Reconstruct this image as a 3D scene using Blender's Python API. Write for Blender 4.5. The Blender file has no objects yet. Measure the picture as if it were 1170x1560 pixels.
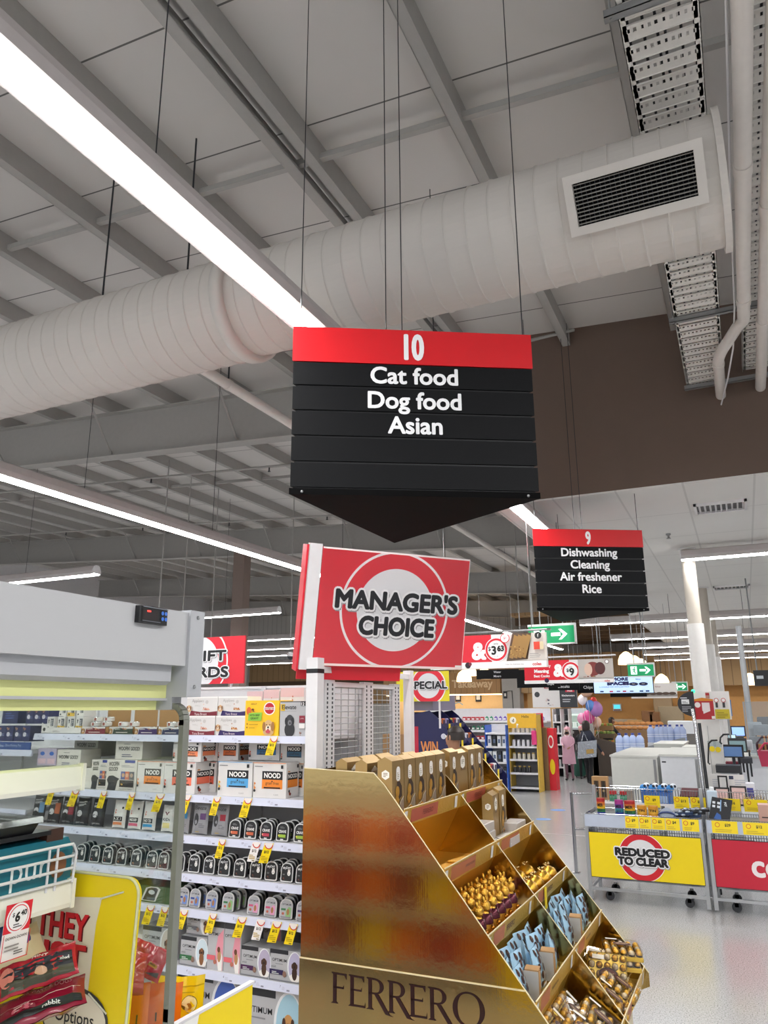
import bpy, math, random
from mathutils import Vector, Matrix, Euler
sc = bpy.context.scene
COL = sc.collection
PI = math.pi
rnd = random.Random(7)
# ------------------------------------------------------------------ camera
YAW, PITCH, ROLL, FPX, EYE = math.radians(24.8895), math.radians(14.6454), math.radians(-.358), 1145.594, 2.15
_f = Vector((-math.sin(YAW)*math.cos(PITCH), math.cos(YAW)*math.cos(PITCH), math.sin(PITCH)))
_r = Vector((math.cos(YAW), math.sin(YAW), 0)); _u = _r.cross(_f)
CR = math.cos(ROLL)*_r + math.sin(ROLL)*_u
CU = -math.sin(ROLL)*_r + math.cos(ROLL)*_u
EYEP = Vector((0, 0, EYE))
cam_data = bpy.data.cameras.new('camera'); cam = bpy.data.objects.new('camera', cam_data); COL.objects.link(cam)
cam.matrix_world = Matrix(((CR.x, CU.x, -_f.x, 0), (CR.y, CU.y, -_f.y, 0), (CR.z, CU.z, -_f.z, EYE), (0, 0, 0, 1)))
cam_data.sensor_fit = 'VERTICAL'; cam_data.sensor_height = 36; cam_data.lens = 36*FPX/1560
cam_data.clip_start = .02; cam_data.clip_end = 200
sc.camera = cam
def ray(px, py): return CR*((px-585)/FPX) + CU*((780-py)/FPX) + _f
def at(px, py, x=None, y=None, z=None, d=None):
    "the point of the place seen at a pixel of the photograph, on a plane of the building"
    r = ray(px, py)
    if d is not None: t = d
    elif x is not None: t = x/r.x
    elif y is not None: t = y/r.y
    else: t = (z-EYE)/r.z
    return EYEP + r*t
# ------------------------------------------------------------------ materials
def lin(h):
    h = h.lstrip('#'); c = [int(h[i:i+2], 16)/255 for i in (0, 2, 4)]
    return [v/12.92 if v <= .04045 else ((v+.055)/1.055)**2.4 for v in c]
_mats = {}
def mat(name, hexcol, rough=.5, metal=0., emit=0., var=.06, scale=14., bump=0., bscale=80., spec=.5, coat=0.):
    if name in _mats: return _mats[name]
    m = bpy.data.materials.new(name); m.use_nodes = True; nt = m.node_tree; b = nt.nodes['Principled BSDF']
    c = lin(hexcol)
    b.inputs['Roughness'].default_value = rough; b.inputs['Metallic'].default_value = metal
    b.inputs['Specular IOR Level'].default_value = spec
    if coat: b.inputs['Coat Weight'].default_value = coat; b.inputs['Coat Roughness'].default_value = .08
    if emit:
        b.inputs['Base Color'].default_value = (*c, 1)
        b.inputs['Emission Color'].default_value = (*c, 1); b.inputs['Emission Strength'].default_value = emit
    else:
        tc = nt.nodes.new('ShaderNodeTexCoord'); n = nt.nodes.new('ShaderNodeTexNoise'); n.inputs['Scale'].default_value = scale; n.inputs['Detail'].default_value = 3
        nt.links.new(tc.outputs['Object'], n.inputs['Vector'])
        r = nt.nodes.new('ShaderNodeMapRange'); r.inputs['To Min'].default_value = 1-var; r.inputs['To Max'].default_value = 1+var
        nt.links.new(n.outputs['Fac'], r.inputs['Value'])
        x = nt.nodes.new('ShaderNodeVectorMath'); x.operation = 'SCALE'; x.inputs[0].default_value = c
        nt.links.new(r.outputs['Result'], x.inputs['Scale']); nt.links.new(x.outputs['Vector'], b.inputs['Base Color'])
        if bump:
            n2 = nt.nodes.new('ShaderNodeTexNoise'); n2.inputs['Scale'].default_value = bscale; n2.inputs['Detail'].default_value = 4
            nt.links.new(tc.outputs['Object'], n2.inputs['Vector'])
            bp = nt.nodes.new('ShaderNodeBump'); bp.inputs['Strength'].default_value = bump; bp.inputs['Distance'].default_value = .01
            nt.links.new(n2.outputs['Fac'], bp.inputs['Height']); nt.links.new(bp.outputs['Normal'], b.inputs['Normal'])
    _mats[name] = m
    return m
def ink(h, rough=.42): return mat('print_'+h.strip('#'), h, rough, var=.03)
def clear(name, tint='#ffffff', gloss=.07, rough=.03):
    if name in _mats: return _mats[name]
    m = bpy.data.materials.new(name); m.use_nodes = True; nt = m.node_tree; nt.nodes.clear()
    o = nt.nodes.new('ShaderNodeOutputMaterial'); t = nt.nodes.new('ShaderNodeBsdfTransparent'); g = nt.nodes.new('ShaderNodeBsdfGlossy'); mx = nt.nodes.new('ShaderNodeMixShader')
    t.inputs['Color'].default_value = (*lin(tint), 1); g.inputs['Roughness'].default_value = rough
    lw = nt.nodes.new('ShaderNodeLayerWeight'); lw.inputs['Blend'].default_value = .25
    mr = nt.nodes.new('ShaderNodeMapRange'); mr.inputs['To Min'].default_value = gloss; mr.inputs['To Max'].default_value = min(1, gloss+.3)
    nt.links.new(lw.outputs['Fresnel'], mr.inputs['Value']); nt.links.new(mr.outputs['Result'], mx.inputs['Fac'])
    nt.links.new(t.outputs['BSDF'], mx.inputs[1]); nt.links.new(g.outputs['BSDF'], mx.inputs[2]); nt.links.new(mx.outputs['Shader'], o.inputs['Surface'])
    _mats[name] = m
    return m
# ------------------------------------------------------------------ text outlines (built-in font), cached
_txt = {}
def glyphs(s, bold=0., res=3):
    k = (s, bold, res)
    if k in _txt: return _txt[k]
    cu = bpy.data.curves.new('t', 'FONT'); cu.body = s; cu.size = 1; cu.fill_mode = 'FRONT'; cu.offset = bold; cu.resolution_u = res
    o = bpy.data.objects.new('t', cu); COL.objects.link(o)
    dg = bpy.context.evaluated_depsgraph_get(); me = o.evaluated_get(dg).to_mesh()
    vs = [(v.co.x, v.co.y) for v in me.vertices]; fs = [tuple(p.vertices) for p in me.polygons]
    o.evaluated_get(dg).to_mesh_clear(); bpy.data.objects.remove(o); bpy.data.curves.remove(cu)
    xs = [v[0] for v in vs] or [0, 1]; ys = [v[1] for v in vs] or [0, 1]
    _txt[k] = (vs, fs, min(xs), max(xs), min(ys), max(ys))
    return _txt[k]
# ------------------------------------------------------------------ mesh builder
class MB:
    def __init__(s): s.v = []; s.f = []; s.m = []; s.mats = []; s.sm = []
    def mi(s, m):
        if isinstance(m, str): m = ink(m)
        if m not in s.mats: s.mats.append(m)
        return s.mats.index(m)
    def add(s, vs, fs, m, smooth=False):
        b = len(s.v); k = s.mi(m); s.v += [tuple(v) for v in vs]
        for f in fs: s.f.append(tuple(i+b for i in f)); s.m.append(k); s.sm.append(smooth)
        return s
    def box(s, x0, x1, y0, y1, z0, z1, m):
        v = [(x, y, z) for z in (z0, z1) for y in (y0, y1) for x in (x0, x1)]
        return s.add(v, [(0, 2, 3, 1), (4, 5, 7, 6), (0, 1, 5, 4), (2, 6, 7, 3), (0, 4, 6, 2), (1, 3, 7, 5)], m)
    def obox(s, o, a, b, c, m):
        "box from corner o along edge vectors a, b, c"
        o, a, b, c = map(Vector, (o, a, b, c))
        v = [o+a*i+b*j+c*k for k in (0, 1) for j in (0, 1) for i in (0, 1)]
        f = [(0, 2, 3, 1), (4, 5, 7, 6), (0, 1, 5, 4), (2, 6, 7, 3), (0, 4, 6, 2), (1, 3, 7, 5)]
        if a.cross(b).dot(c) < 0: f = [q[::-1] for q in f]
        return s.add(v, f, m)
    def rbox(s, x0, x1, y0, y1, z0, z1, m, r=.005):
        "box with chamfered vertical and top edges"
        p = [(x0+r, y0), (x1-r, y0), (x1, y0+r), (x1, y1-r), (x1-r, y1), (x0+r, y1), (x0, y1-r), (x0, y0+r)]
        cx, cy = (x0+x1)/2, (y0+y1)/2; kx = (x1-x0-2*r)/max(1e-9, x1-x0); ky = (y1-y0-2*r)/max(1e-9, y1-y0)
        v = [(x, y, z0) for x, y in p]+[(x, y, z1-r) for x, y in p]+[(cx+(x-cx)*kx, cy+(y-cy)*ky, z1) for x, y in p]
        f = [tuple(range(7, -1, -1)), tuple(range(16, 24))]
        for k in (0, 8):
            for i in range(8): j = (i+1) % 8; f.append((k+i, k+j, k+8+j, k+8+i))
        return s.add(v, f, m)
    def quad(s, a, b, c, d, m): return s.add([a, b, c, d], [(0, 1, 2, 3)], m)
    def prism(s, pts, ax, m, smooth=False):
        "closed polygon of 3-D points swept by the vector ax"
        n = len(pts); P = [Vector(p) for p in pts]; a = Vector(ax)
        nrm = Vector((0, 0, 0))
        for i in range(n): nrm += P[i].cross(P[(i+1) % n])
        if nrm.dot(a) > 0: P = P[::-1]
        v = P+[p+a for p in P]
        s.add(v, [tuple(range(n)), tuple(range(2*n-1, n-1, -1))], m)
        return s.add(v, [((i+1) % n, i, n+i, n+(i+1) % n) for i in range(n)], m, smooth)
    def tube(s, pts, r, m, n=8, caps=True, smooth=True):
        P = [Vector(p) for p in pts]; rr = r if isinstance(r, (list, tuple)) else [r]*len(P); vs = []; fs = []
        up = None
        for i, p in enumerate(P):
            d = (P[min(i+1, len(P)-1)]-P[max(i-1, 0)]).normalized()
            if up is None: up = Vector((0, 0, 1)) if abs(d.z) < .9 else Vector((1, 0, 0))
            a = d.cross(up).normalized(); b = a.cross(d).normalized(); up = b
            for k in range(n): t = 2*PI*k/n; vs.append(p+(a*math.cos(t)+b*math.sin(t))*rr[i])
        for i in range(len(P)-1):
            for k in range(n): l = (k+1) % n; fs.append((i*n+k, i*n+l, (i+1)*n+l, (i+1)*n+k))
        s.add(vs, fs, m, smooth)
        if caps: s.add(vs, [tuple(range(n-1, -1, -1)), tuple(range((len(P)-1)*n, len(P)*n))], m)
        return s
    def lathe(s, prof, c, m, n=16, ax='z', smooth=True, caps=True, sx=1, sy=1):
        "profile [(radius, height)] turned about an axis through c"
        vs = []; fs = []
        for r, h in prof:
            for k in range(n):
                t = 2*PI*k/n; p = (r*math.cos(t)*sx, r*math.sin(t)*sy, h)
                if ax == 'x': p = (p[2], p[0], p[1])
                elif ax == 'y': p = (p[1], p[2], p[0])
                vs.append((p[0]+c[0], p[1]+c[1], p[2]+c[2]))
        for i in range(len(prof)-1):
            for k in range(n): l = (k+1) % n; fs.append((i*n+k, i*n+l, (i+1)*n+l, (i+1)*n+k))
        s.add(vs, fs, m, smooth)
        if caps: s.add(vs, [tuple(range(n-1, -1, -1)), tuple(range((len(prof)-1)*n, len(prof)*n))], m)
        return s
    def ball(s, c, r, m, n=10, k=6, sz=1., sx=1., sy=1.):
        pr = [(max(1e-4, r*math.sin(PI*i/k)), -r*sz*math.cos(PI*i/k)) for i in range(k+1)]
        return s.lathe(pr, c, m, n, sx=sx, sy=sy)
    def build(s, name, parent=None, world=False, smooth_angle=None):
        me = bpy.data.meshes.new(name)
        off = Vector((0, 0, 0)); o = bpy.data.objects.new(name, me)
        if parent is None:
            xs, ys, zs = zip(*s.v); off = Vector(((min(xs)+max(xs))/2, (min(ys)+max(ys))/2, min(zs))); o.location = off
        elif world:
            p = parent; off = Vector((0, 0, 0))
            while p is not None: off += p.location; p = p.parent
        me.from_pydata([(v[0]-off.x, v[1]-off.y, v[2]-off.z) for v in s.v], [], s.f)
        for m in s.mats: me.materials.append(m)
        me.polygons.foreach_set('material_index', s.m); me.polygons.foreach_set('use_smooth', s.sm); me.update()
        COL.objects.link(o)
        if parent is not None: o.parent = parent
        return o
class Face:
    "a printed face: local axes u (right), v (up) from origin o; every mark lies a hair above the last"
    def __init__(s, mb, o, u, v, lift=.0004):
        s.mb = mb; s.o = Vector(o); s.u = Vector(u).normalized(); s.v = Vector(v).normalized(); s.n = s.u.cross(s.v); s.k = 1; s.l = lift
    def p(s, x, y): return s.o+s.u*x+s.v*y+s.n*(s.k*s.l)
    def poly(s, pts, m): s.mb.add([s.p(*q) for q in pts], [tuple(range(len(pts)))], m); s.k += 1; return s
    def rect(s, x, y, w, h, m): return s.poly([(x, y), (x+w, y), (x+w, y+h), (x, y+h)], m)
    def disc(s, x, y, r, m, n=28, ry=None): return s.poly([(x+r*math.cos(2*PI*i/n), y+(ry or r)*math.sin(2*PI*i/n)) for i in range(n)], m)
    def ring(s, x, y, r0, r1, m, n=40, a0=0., a1=2*PI, clip=None):
        c = (lambda q: (min(max(q[0], clip[0]), clip[1]), min(max(q[1], clip[2]), clip[3]))) if clip else (lambda q: q)
        for i in range(n):
            t, w = a0+(a1-a0)*i/n, a0+(a1-a0)*(i+1)/n
            q = [(x+r1*math.cos(t), y+r1*math.sin(t)), (x+r1*math.cos(w), y+r1*math.sin(w)), (x+r0*math.cos(w), y+r0*math.sin(w)), (x+r0*math.cos(t), y+r0*math.sin(t))]
            if clip and all(not (clip[0] <= a <= clip[1] and clip[2] <= b <= clip[3]) for a, b in q): continue
            s.mb.add([s.p(*c(a)) for a in q], [(3, 0, 1, 2)], m)
        s.k += 1; return s
    def text(s, t, x, y, w=None, h=None, m='#111111', bold=0., anchor='c', res=3, rot=0., grow=0.):
        vs, fs, x0, x1, y0, y1 = glyphs(t, bold, res)
        bw, bh = x1-x0, y1-y0
        if not fs or bw <= 0: return s
        if grow:   # outline pass: same layout as the plain text, fattened
            v0 = glyphs(t, bold-grow, res); bw0, bh0 = v0[3]-v0[2], v0[5]-v0[4]
        else: bw0, bh0 = bw, bh
        sx = w/bw0 if w else h/bh0; sy = h/bh0 if h else sx
        ax = {'c': -(x0+x1)/2, 'l': -x0, 'r': -x1}[anchor]; ay = -(y0+y1)/2
        cr, sr = math.cos(rot), math.sin(rot)
        P = []
        for a, b in vs:
            a, b = (a+ax)*sx, (b+ay)*sy
            P.append(s.p(x+a*cr-b*sr, y+a*sr+b*cr))
        s.mb.add(P, fs, m); s.k += 1; return s
    def btext(s, t, x, y, w=None, h=None, m='#111111', rad=.004, anchor='c', n=10, rot=0., res=4):
        "heavy lettering: the same outline struck several times around a small circle"
        k = s.k
        for i in range(n+1):
            a = 2*PI*i/n; q = 0 if i == n else rad
            s.k = k+.18*i; s.text(t, x+q*math.cos(a), y+q*math.sin(a), w, h, m, 0., anchor, res, rot)
        return s
    def scribble(s, x, y, w, h, m, n=3, seed=1):
        "lines of small print"
        r = random.Random(seed)
        for i in range(n):
            s.rect(x, y+h*(n-1-i)/n, w*r.uniform(.55, 1), h/n*.45, m); s.k -= 1
        s.k += 1; return s
    def pile(s, x, y, w, h, cols, n=24, seed=1, size=.16):
        "a heap of food chunks"
        r = random.Random(seed)
        for i in range(n):
            a, b = r.uniform(0, 2*PI), math.sqrt(r.random()); q = size*w*r.uniform(.6, 1.2); cx, cy = x+w/2*b*math.cos(a), y+h/2*b*math.sin(a); ph = r.uniform(0, PI)
            s.poly([(min(max(cx+q*math.cos(ph+2*PI*k/6)*r.uniform(.6, 1), x), x+w), min(max(cy+q*.8*math.sin(ph+2*PI*k/6)*r.uniform(.6, 1), y), y+h)) for k in range(6)], cols[i % len(cols)])
            if i % 4: s.k -= .8
        return s
    def dog(s, x, y, h, c1='#c79a63', c2='#8a5a30', face='#f1e3cf'):
        "head of a dog: ears, head, muzzle, eyes, nose"
        s.disc(x, y-.30*h, .36*h, c1, 16, .22*h)
        s.disc(x, y, .30*h, c1, 18, .34*h)
        for k in (-1, 1): s.disc(x+k*.29*h, y-.02*h, .11*h, c2, 12, .26*h)
        s.disc(x, y-.13*h, .17*h, face, 14, .17*h)
        for k in (-1, 1): s.disc(x+k*.11*h, y+.08*h, .035*h, '#1d1713', 8)
        s.disc(x, y-.06*h, .06*h, '#1d1713', 8); s.rect(x-.06*h, y-.2*h, .12*h, .05*h, '#a33b3b')
        return s
def tag(o, label=None, cat=None, group=None, kind=None):
    if label:
        o['label'] = label
        if len(label.split()) > 16: print('LONG', label)
    if cat: o['category'] = cat
    if group: o['group'] = group
    if kind: o['kind'] = kind
    return o
def thing(name, label, cat, loc=(0, 0, 0), group=None, rz=0.):
    o = bpy.data.objects.new(name, None); o.empty_display_size = .1; COL.objects.link(o)
    o.location = loc; o.rotation_euler = (0, 0, rz)
    return tag(o, label, cat, group)
def struct(mb, name): return tag(mb.build(name), kind='structure')
def dup(root, loc=None, rz=None, label=None, group=None):
    def cp(o, par):
        c = o.copy(); COL.objects.link(c); c.parent = par
        for ch in o.children: cp(ch, c)
        return c
    r = cp(root, root.parent)
    if loc is not None: r.location = loc
    if rz is not None: r.rotation_euler = (0, 0, rz)
    if label: r['label'] = label
    if group: r['group'] = group
    return r
ORD = ['', 'first', 'second', 'third', 'fourth', 'fifth', 'sixth', 'seventh', 'eighth', 'ninth', 'tenth', 'eleventh', 'twelfth', 'thirteenth', 'fourteenth', 'fifteenth', 'sixteenth', 'seventeenth', 'eighteenth', 'nineteenth', 'twentieth']
NUM = ['zero', 'one', 'two', 'three', 'four', 'five', 'six', 'seven', 'eight', 'nine', 'ten']
# shared materials
WHITE = mat('white_metal', '#dddcde', .4)
OFFW = mat('white_painted_steel', '#d2d2d5', .45)
GREYM = mat('grey_steel', '#9a9c9d', .4, .6)
CHROME = mat('chrome', '#c8cace', .22, 1.)
DARKM = mat('dark_steel', '#3a3c40', .4, .5)
BLACKP = mat('black_plastic', '#121316', .4)
DUCTM = mat('painted_duct', '#cdc8c2', .62, var=.04, scale=4)
ROOFS = mat('painted_roof_steel', '#a9a7a3', .6)
PIPEM = mat('painted_pipe', '#dfd9d3', .5)
GOLD = mat('gold_foil', '#e2bc55', .36, .85, var=.05, scale=6, bump=.3, bscale=55)
GOLDP = mat('gold_paper', '#b49763', .34, .75, var=.06)
GOLDB = mat('gold_bright', '#e3b048', .3, .9, bump=.4, bscale=200)
CARD = mat('cardboard', '#b1895b', .7)
CHOC = mat('chocolate', '#2e1a12', .35)
YEL = mat('yellow_card', '#f6d90c', .45, var=.02)
RED = mat('store_red', '#dc1f33', .4, var=.02)
# ================================================================== THE BUILDING
def roof_z(x): return 6.35-.06*x
BW = 8.15      # plane of the brown bulkhead
LC = 4.4       # height of the low tiled ceiling
# floor: polished speckled vinyl
def floor_mat():
    m = mat('speckled_vinyl_floor', '#b6b6b7', .22, var=.03, scale=3); nt = m.node_tree; b = nt.nodes['Principled BSDF']
    old = b.inputs['Base Color'].links[0].from_socket
    tc = nt.nodes.new('ShaderNodeTexCoord'); v = nt.nodes.new('ShaderNodeTexNoise'); v.inputs['Scale'].default_value = 90; v.inputs['Detail'].default_value = 2
    nt.links.new(tc.outputs['Object'], v.inputs['Vector'])
    cr = nt.nodes.new('ShaderNodeValToRGB'); cr.color_ramp.elements[0].position = .36; cr.color_ramp.elements[0].color = (.55, .55, .55, 1); cr.color_ramp.elements[1].position = .5; cr.color_ramp.elements[1].color = (1, 1, 1, 1)
    nt.links.new(v.outputs['Fac'], cr.inputs['Fac'])
    mx = nt.nodes.new('ShaderNodeMix'); mx.data_type = 'RGBA'; mx.blend_type = 'MULTIPLY'; mx.inputs[0].default_value = 1
    nt.links.new(old, mx.inputs[6]); nt.links.new(cr.outputs['Color'], mx.inputs[7])
    # faint vinyl joints every 1.8 m
    nt.links.new(mx.outputs[2], b.inputs['Base Color'])
    b.inputs['Coat Weight'].default_value = .35; b.inputs['Coat Roughness'].default_value = .12
    return m
b = MB(); b.box(-26, 12, -6, 40, -.1, 0, floor_mat()); struct(b, 'floor')
# roof sheet with seams every 1.13 m
def seam_mat(name, hexcol, axis, pitch, width, off=0., axis2=None, pitch2=1., off2=0., dark=.35, rough=.65):
    m = mat(name, hexcol, rough, var=.03, scale=1.5); nt = m.node_tree; b = nt.nodes['Principled BSDF']; old = b.inputs['Base Color'].links[0].from_socket
    g = nt.nodes.new('ShaderNodeNewGeometry'); sp = nt.nodes.new('ShaderNodeSeparateXYZ'); nt.links.new(g.outputs['Position'], sp.inputs[0])
    def line(ax, p, o):
        a = nt.nodes.new('ShaderNodeMath'); a.operation = 'ADD'; a.inputs[1].default_value = 1000*p-o; nt.links.new(sp.outputs[ax], a.inputs[0])
        d = nt.nodes.new('ShaderNodeMath'); d.operation = 'MODULO'; d.inputs[1].default_value = p; nt.links.new(a.outputs[0], d.inputs[0])
        l = nt.nodes.new('ShaderNodeMath'); l.operation = 'LESS_THAN'; l.inputs[1].default_value = width; nt.links.new(d.outputs[0], l.inputs[0]); return l
    l = line(axis, pitch, off); fac = l.outputs[0]
    if axis2:
        l2 = line(axis2, pitch2, off2); mm = nt.nodes.new('ShaderNodeMath'); mm.operation = 'MAXIMUM'; nt.links.new(fac, mm.inputs[0]); nt.links.new(l2.outputs[0], mm.inputs[1]); fac = mm.outputs[0]
    mr = nt.nodes.new('ShaderNodeMapRange'); mr.inputs['To Min'].default_value = 1; mr.inputs['To Max'].default_value = dark; nt.links.new(fac, mr.inputs['Value'])
    x = nt.nodes.new('ShaderNodeVectorMath'); x.operation = 'SCALE'; nt.links.new(old, x.inputs[0]); nt.links.new(mr.outputs['Result'], x.inputs['Scale']); nt.links.new(x.outputs['Vector'], b.inputs['Base Color'])
    return m
roofm = seam_mat('lined_roof_sheet', '#cdcac6', 'Y', 1.13, .014, 3.03, dark=.2)
b = MB(); X0, X1 = -26, 12
b.obox((X0, -6, roof_z(X0)), (X1-X0, 0, roof_z(X1)-roof_z(X0)), (0, 46, 0), (0, 0, .15), roofm); struct(b, 'ceiling')
# C purlins under the roof
purx = [-1.38-1.18*k for k in range(-4, 20)]
for i, x in enumerate(purx):
    y1 = BW if x > -2.2 else 36
    for dx, fl in (((0, 1),) if i != 5 else ((0, 1), (-.27, -1))):
        b = MB(); zt = roof_z(x)-.005; zb = zt-.2; xx = x+dx
        b.box(xx-.008, xx, -3, y1, zb, zt, ROOFS)                                   # web
        b.box(min(xx, xx-fl*.085), max(xx, xx-fl*.085), -3, y1, zb-.004, zb, ROOFS)   # flange
        b.box(xx-fl*.085-.003, xx-fl*.085+.003, -3, y1, zb-.004, zb+.02, ROOFS)       # lip
        struct(b, 'trim_purlin')
    # bridging straps between purlins
b = MB()
for yy in (4.35, 12.3, 20.3, 28):
    b.obox((-24, yy, roof_z(-24)-.16), (24+(2.5 if yy > BW else 4.5)*(-1 if yy > BW else 1), 0, -.06*(24+(2.5 if yy > BW else 4.5)*(-1 if yy > BW else 1))), (0, .05, 0), (0, 0, .05), ROOFS)
struct(b, 'trim_bridging')
# rafters: deep I beams along X
for yy in (BW+.1, 16.4, 24.3, 32):
    b = MB(); xa, xb = -25, (-2.45 if yy > BW else 9)
    za, zb = roof_z(xa)-.21, roof_z(xb)-.21; L = xb-xa; s = zb-za
    b.obox((xa, yy-.008, za-.72), (L, 0, s), (0, .016, 0), (0, 0, .72), ROOFS)
    for dz in (-.72, -.014): b.obox((xa, yy-.11, za+dz), (L, 0, s), (0, .22, 0), (0, 0, .014), ROOFS)
    for k in range(2, 19, 2):                                                        # fly braces from purlin to bottom flange
        x = -1.38-1.18*k
        b.tube([(x, yy-.55, roof_z(x)-.2), (x, yy-.03, roof_z(x)-.88)], .022, ROOFS, 4)
    struct(b, 'trim_rafter')
BROWN = mat('brown_painted_wall', '#6b5a50', .7, var=.04, scale=8, bump=.15, bscale=120)
b = MB(); b.prism([(-2.41, BW, LC+.02), (9, BW, LC+.02), (9, BW, roof_z(9)), (-2.41, BW, roof_z(-2.41))], (0, .14, 0), BROWN); struct(b, 'wall_bulkhead')
b = MB(); b.box(-2.41, -2.3, BW+.14, 39, LC+.02, 6.45, OFFW); struct(b, 'wall_fascia')
tile = seam_mat('ceiling_tile', '#dddcd9', 'X', .68, .022, -.35, 'Y', 1.34, 9.43, dark=.82, rough=.8)
b = MB(); b.box(-2.41, 12, BW, 39, LC, LC+.02, tile); struct(b, 'ceiling_low')
# end wall of the hall
corr = seam_mat('ribbed_wall_sheet', '#c7c5c1', 'X', .3, .03, 0, dark=.7)
b = MB(); b.box(-26, 12, 36, 36.2, 0, 8.2, corr); struct(b, 'wall_end')
b = MB(); b.box(-26, -25.8, -6, 36, 0, 8.2, OFFW); struct(b, 'wall_left')
b = MB(); b.box(11.8, 12, -6, 36, 0, 8.2, OFFW); struct(b, 'wall_right')
# timber lined soffit and fascia of the bakery at the far end
wood = seam_mat('timber_lining', '#a98a62', 'X', .35, .03, 0, dark=.55)
woodd = mat('dark_timber', '#5a4733', .7)
b = MB(); b.box(-6.8, -2.45, 24.6, 35.9, 5.1, 5.2, wood)
for k in range(7): b.box(-6.8, -2.45, 25.2+k*1.5, 25.45+k*1.5, 4.85, 5.1, woodd)
struct(b, 'ceiling_timber')
b = MB(); b.box(-25, -9.5, 35.85, 35.99, 2.4, 4.6, wood); b.box(-25, -9.5, 35.8, 35.99, 3.4, 3.6, woodd); struct(b, 'trim_timber_band')
b = MB(); b.box(-12, 9, 33, 33.3, 2.95, 4.39, wood); struct(b, 'trim_bakery_fascia')
ORANGE = mat('bakery_wall_paint', '#dca35c', .6)
b = MB(); b.box(-12, 9, 34.2, 34.4, 0, 3.2, ORANGE); struct(b, 'wall_bakery')
# ------------------------------------------------------------------ air duct along X
DY, DZ = 3.94, 4.90
duct = thing('air_duct', 'large round painted spiral air duct crossing under the roof above the aisle signs', 'duct', (-4, DY, DZ))
b = MB(); pr = []; x = -12.; SEAM = mat('duct_seam', '#77736e', .6)
while x < .17:
    R = .36 if x < -2.9 else .345
    pr += [(R, x), (R, x+.14), (R+.006, x+.122), (R+.006, x+.13)]; x += .134
pr.append((.345, .2))
b.lathe(pr, (0, DY, DZ), DUCTM, 48, 'x', smooth=False); o = b.build('duct_tube', duct, True)
b = MB(); b.lathe([(.36, -2.93), (.385, -2.93), (.39, -2.88), (.385, -2.84), (.36, -2.84)], (0, DY, DZ), DUCTM, 48, 'x'); b.build('coupling_ring', duct, True)
b = MB(); b.lathe([(.345, .18), (.375, .18), (.375, .215), (.01, .215)], (0, DY, DZ), DUCTM, 48, 'x', smooth=False); b.build('end_cap', duct, True)
# grille on the side of the duct that faces down the aisle
ga = math.radians(34.9); gn = Vector((0, -math.cos(ga), -math.sin(ga))); gu = Vector((0, -math.sin(ga), math.cos(ga))); gx = Vector((1, 0, 0))
def on(px, py, p0, n): r = ray(px, py); return EYEP+r*((Vector(p0)-EYEP).dot(n)/r.dot(n))
gp = Vector((0, DY, DZ))+gn*.37
q = [on(*p, gp, gn) for p in ((875, 283), (1058, 225), (1062, 300), (880, 345))]
gx0, gx1 = (q[0].x+q[3].x)/2, (q[1].x+q[2].x)/2; gh = sum((p-gp).dot(gu) for p in q[:2])/2; gl = sum((p-gp).dot(gu) for p in q[2:])/2
grl = thing('air_grille', 'rectangular slatted air grille with pale frame on the end of the round duct', 'air vent', tuple(gp+gx*gx0))
def gbox(b, x0, x1, v0, v1, d0, d1, m): b.obox(gp+gx*x0+gu*v0+gn*d0, gx*(x1-x0), gu*(v1-v0), gn*(d1-d0), m)
b = MB(); fw = .045
for (a0, a1, c0, c1) in ((gx0-fw, gx1+fw, gh, gh+fw), (gx0-fw, gx1+fw, gl-fw, gl), (gx0-fw, gx0, gl, gh), (gx1, gx1+fw, gl, gh)): gbox(b, a0, a1, c0, c1, -.12, .035, DUCTM)
b.build('frame', grl, True)
b = MB(); gbox(b, gx0, gx1, gl, gh, -.016, -.013, mat('grille_inner_shade', '#08080a', .9, spec=.1)); b.build('backing', grl, True)  # near-black sheet stands in for the unlit inside of the duct
for k in range(11):
    b = MB(); v = gl+(gh-gl)*(k+.5)/11; b.obox(gp+gx*gx0+gu*(v-.002)+gn*.012, gx*(gx1-gx0), gu*.003-gn*.010, gu*.004, mat('grille_slat', '#8d8984', .5)); b.build('slat', grl, True)
b = MB()
for k in range(24): xx = gx0+(gx1-gx0)*(k+.5)/24; gbox(b, xx-.0015, xx+.001, gl, gh, -.012, -.009, DARKM)
b.build('cross_blade', grl, True)
for i, (x, s) in enumerate(((-4.3, 1), (-3.45, 1), (-6.5, 1))):
    b = MB(); b.tube([(x, DY, roof_z(x)-.02), (x, DY, DZ+.36)], .008, DARKM, 5); tag(b.build('duct_hanger_rod'), ['thin dark rod holding the duct, middle of three', 'thin dark rod holding the duct beside its coupling ring', 'thin dark rod holding the duct, leftmost of three'][i], 'rod', 'duct hanger rods')
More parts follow.
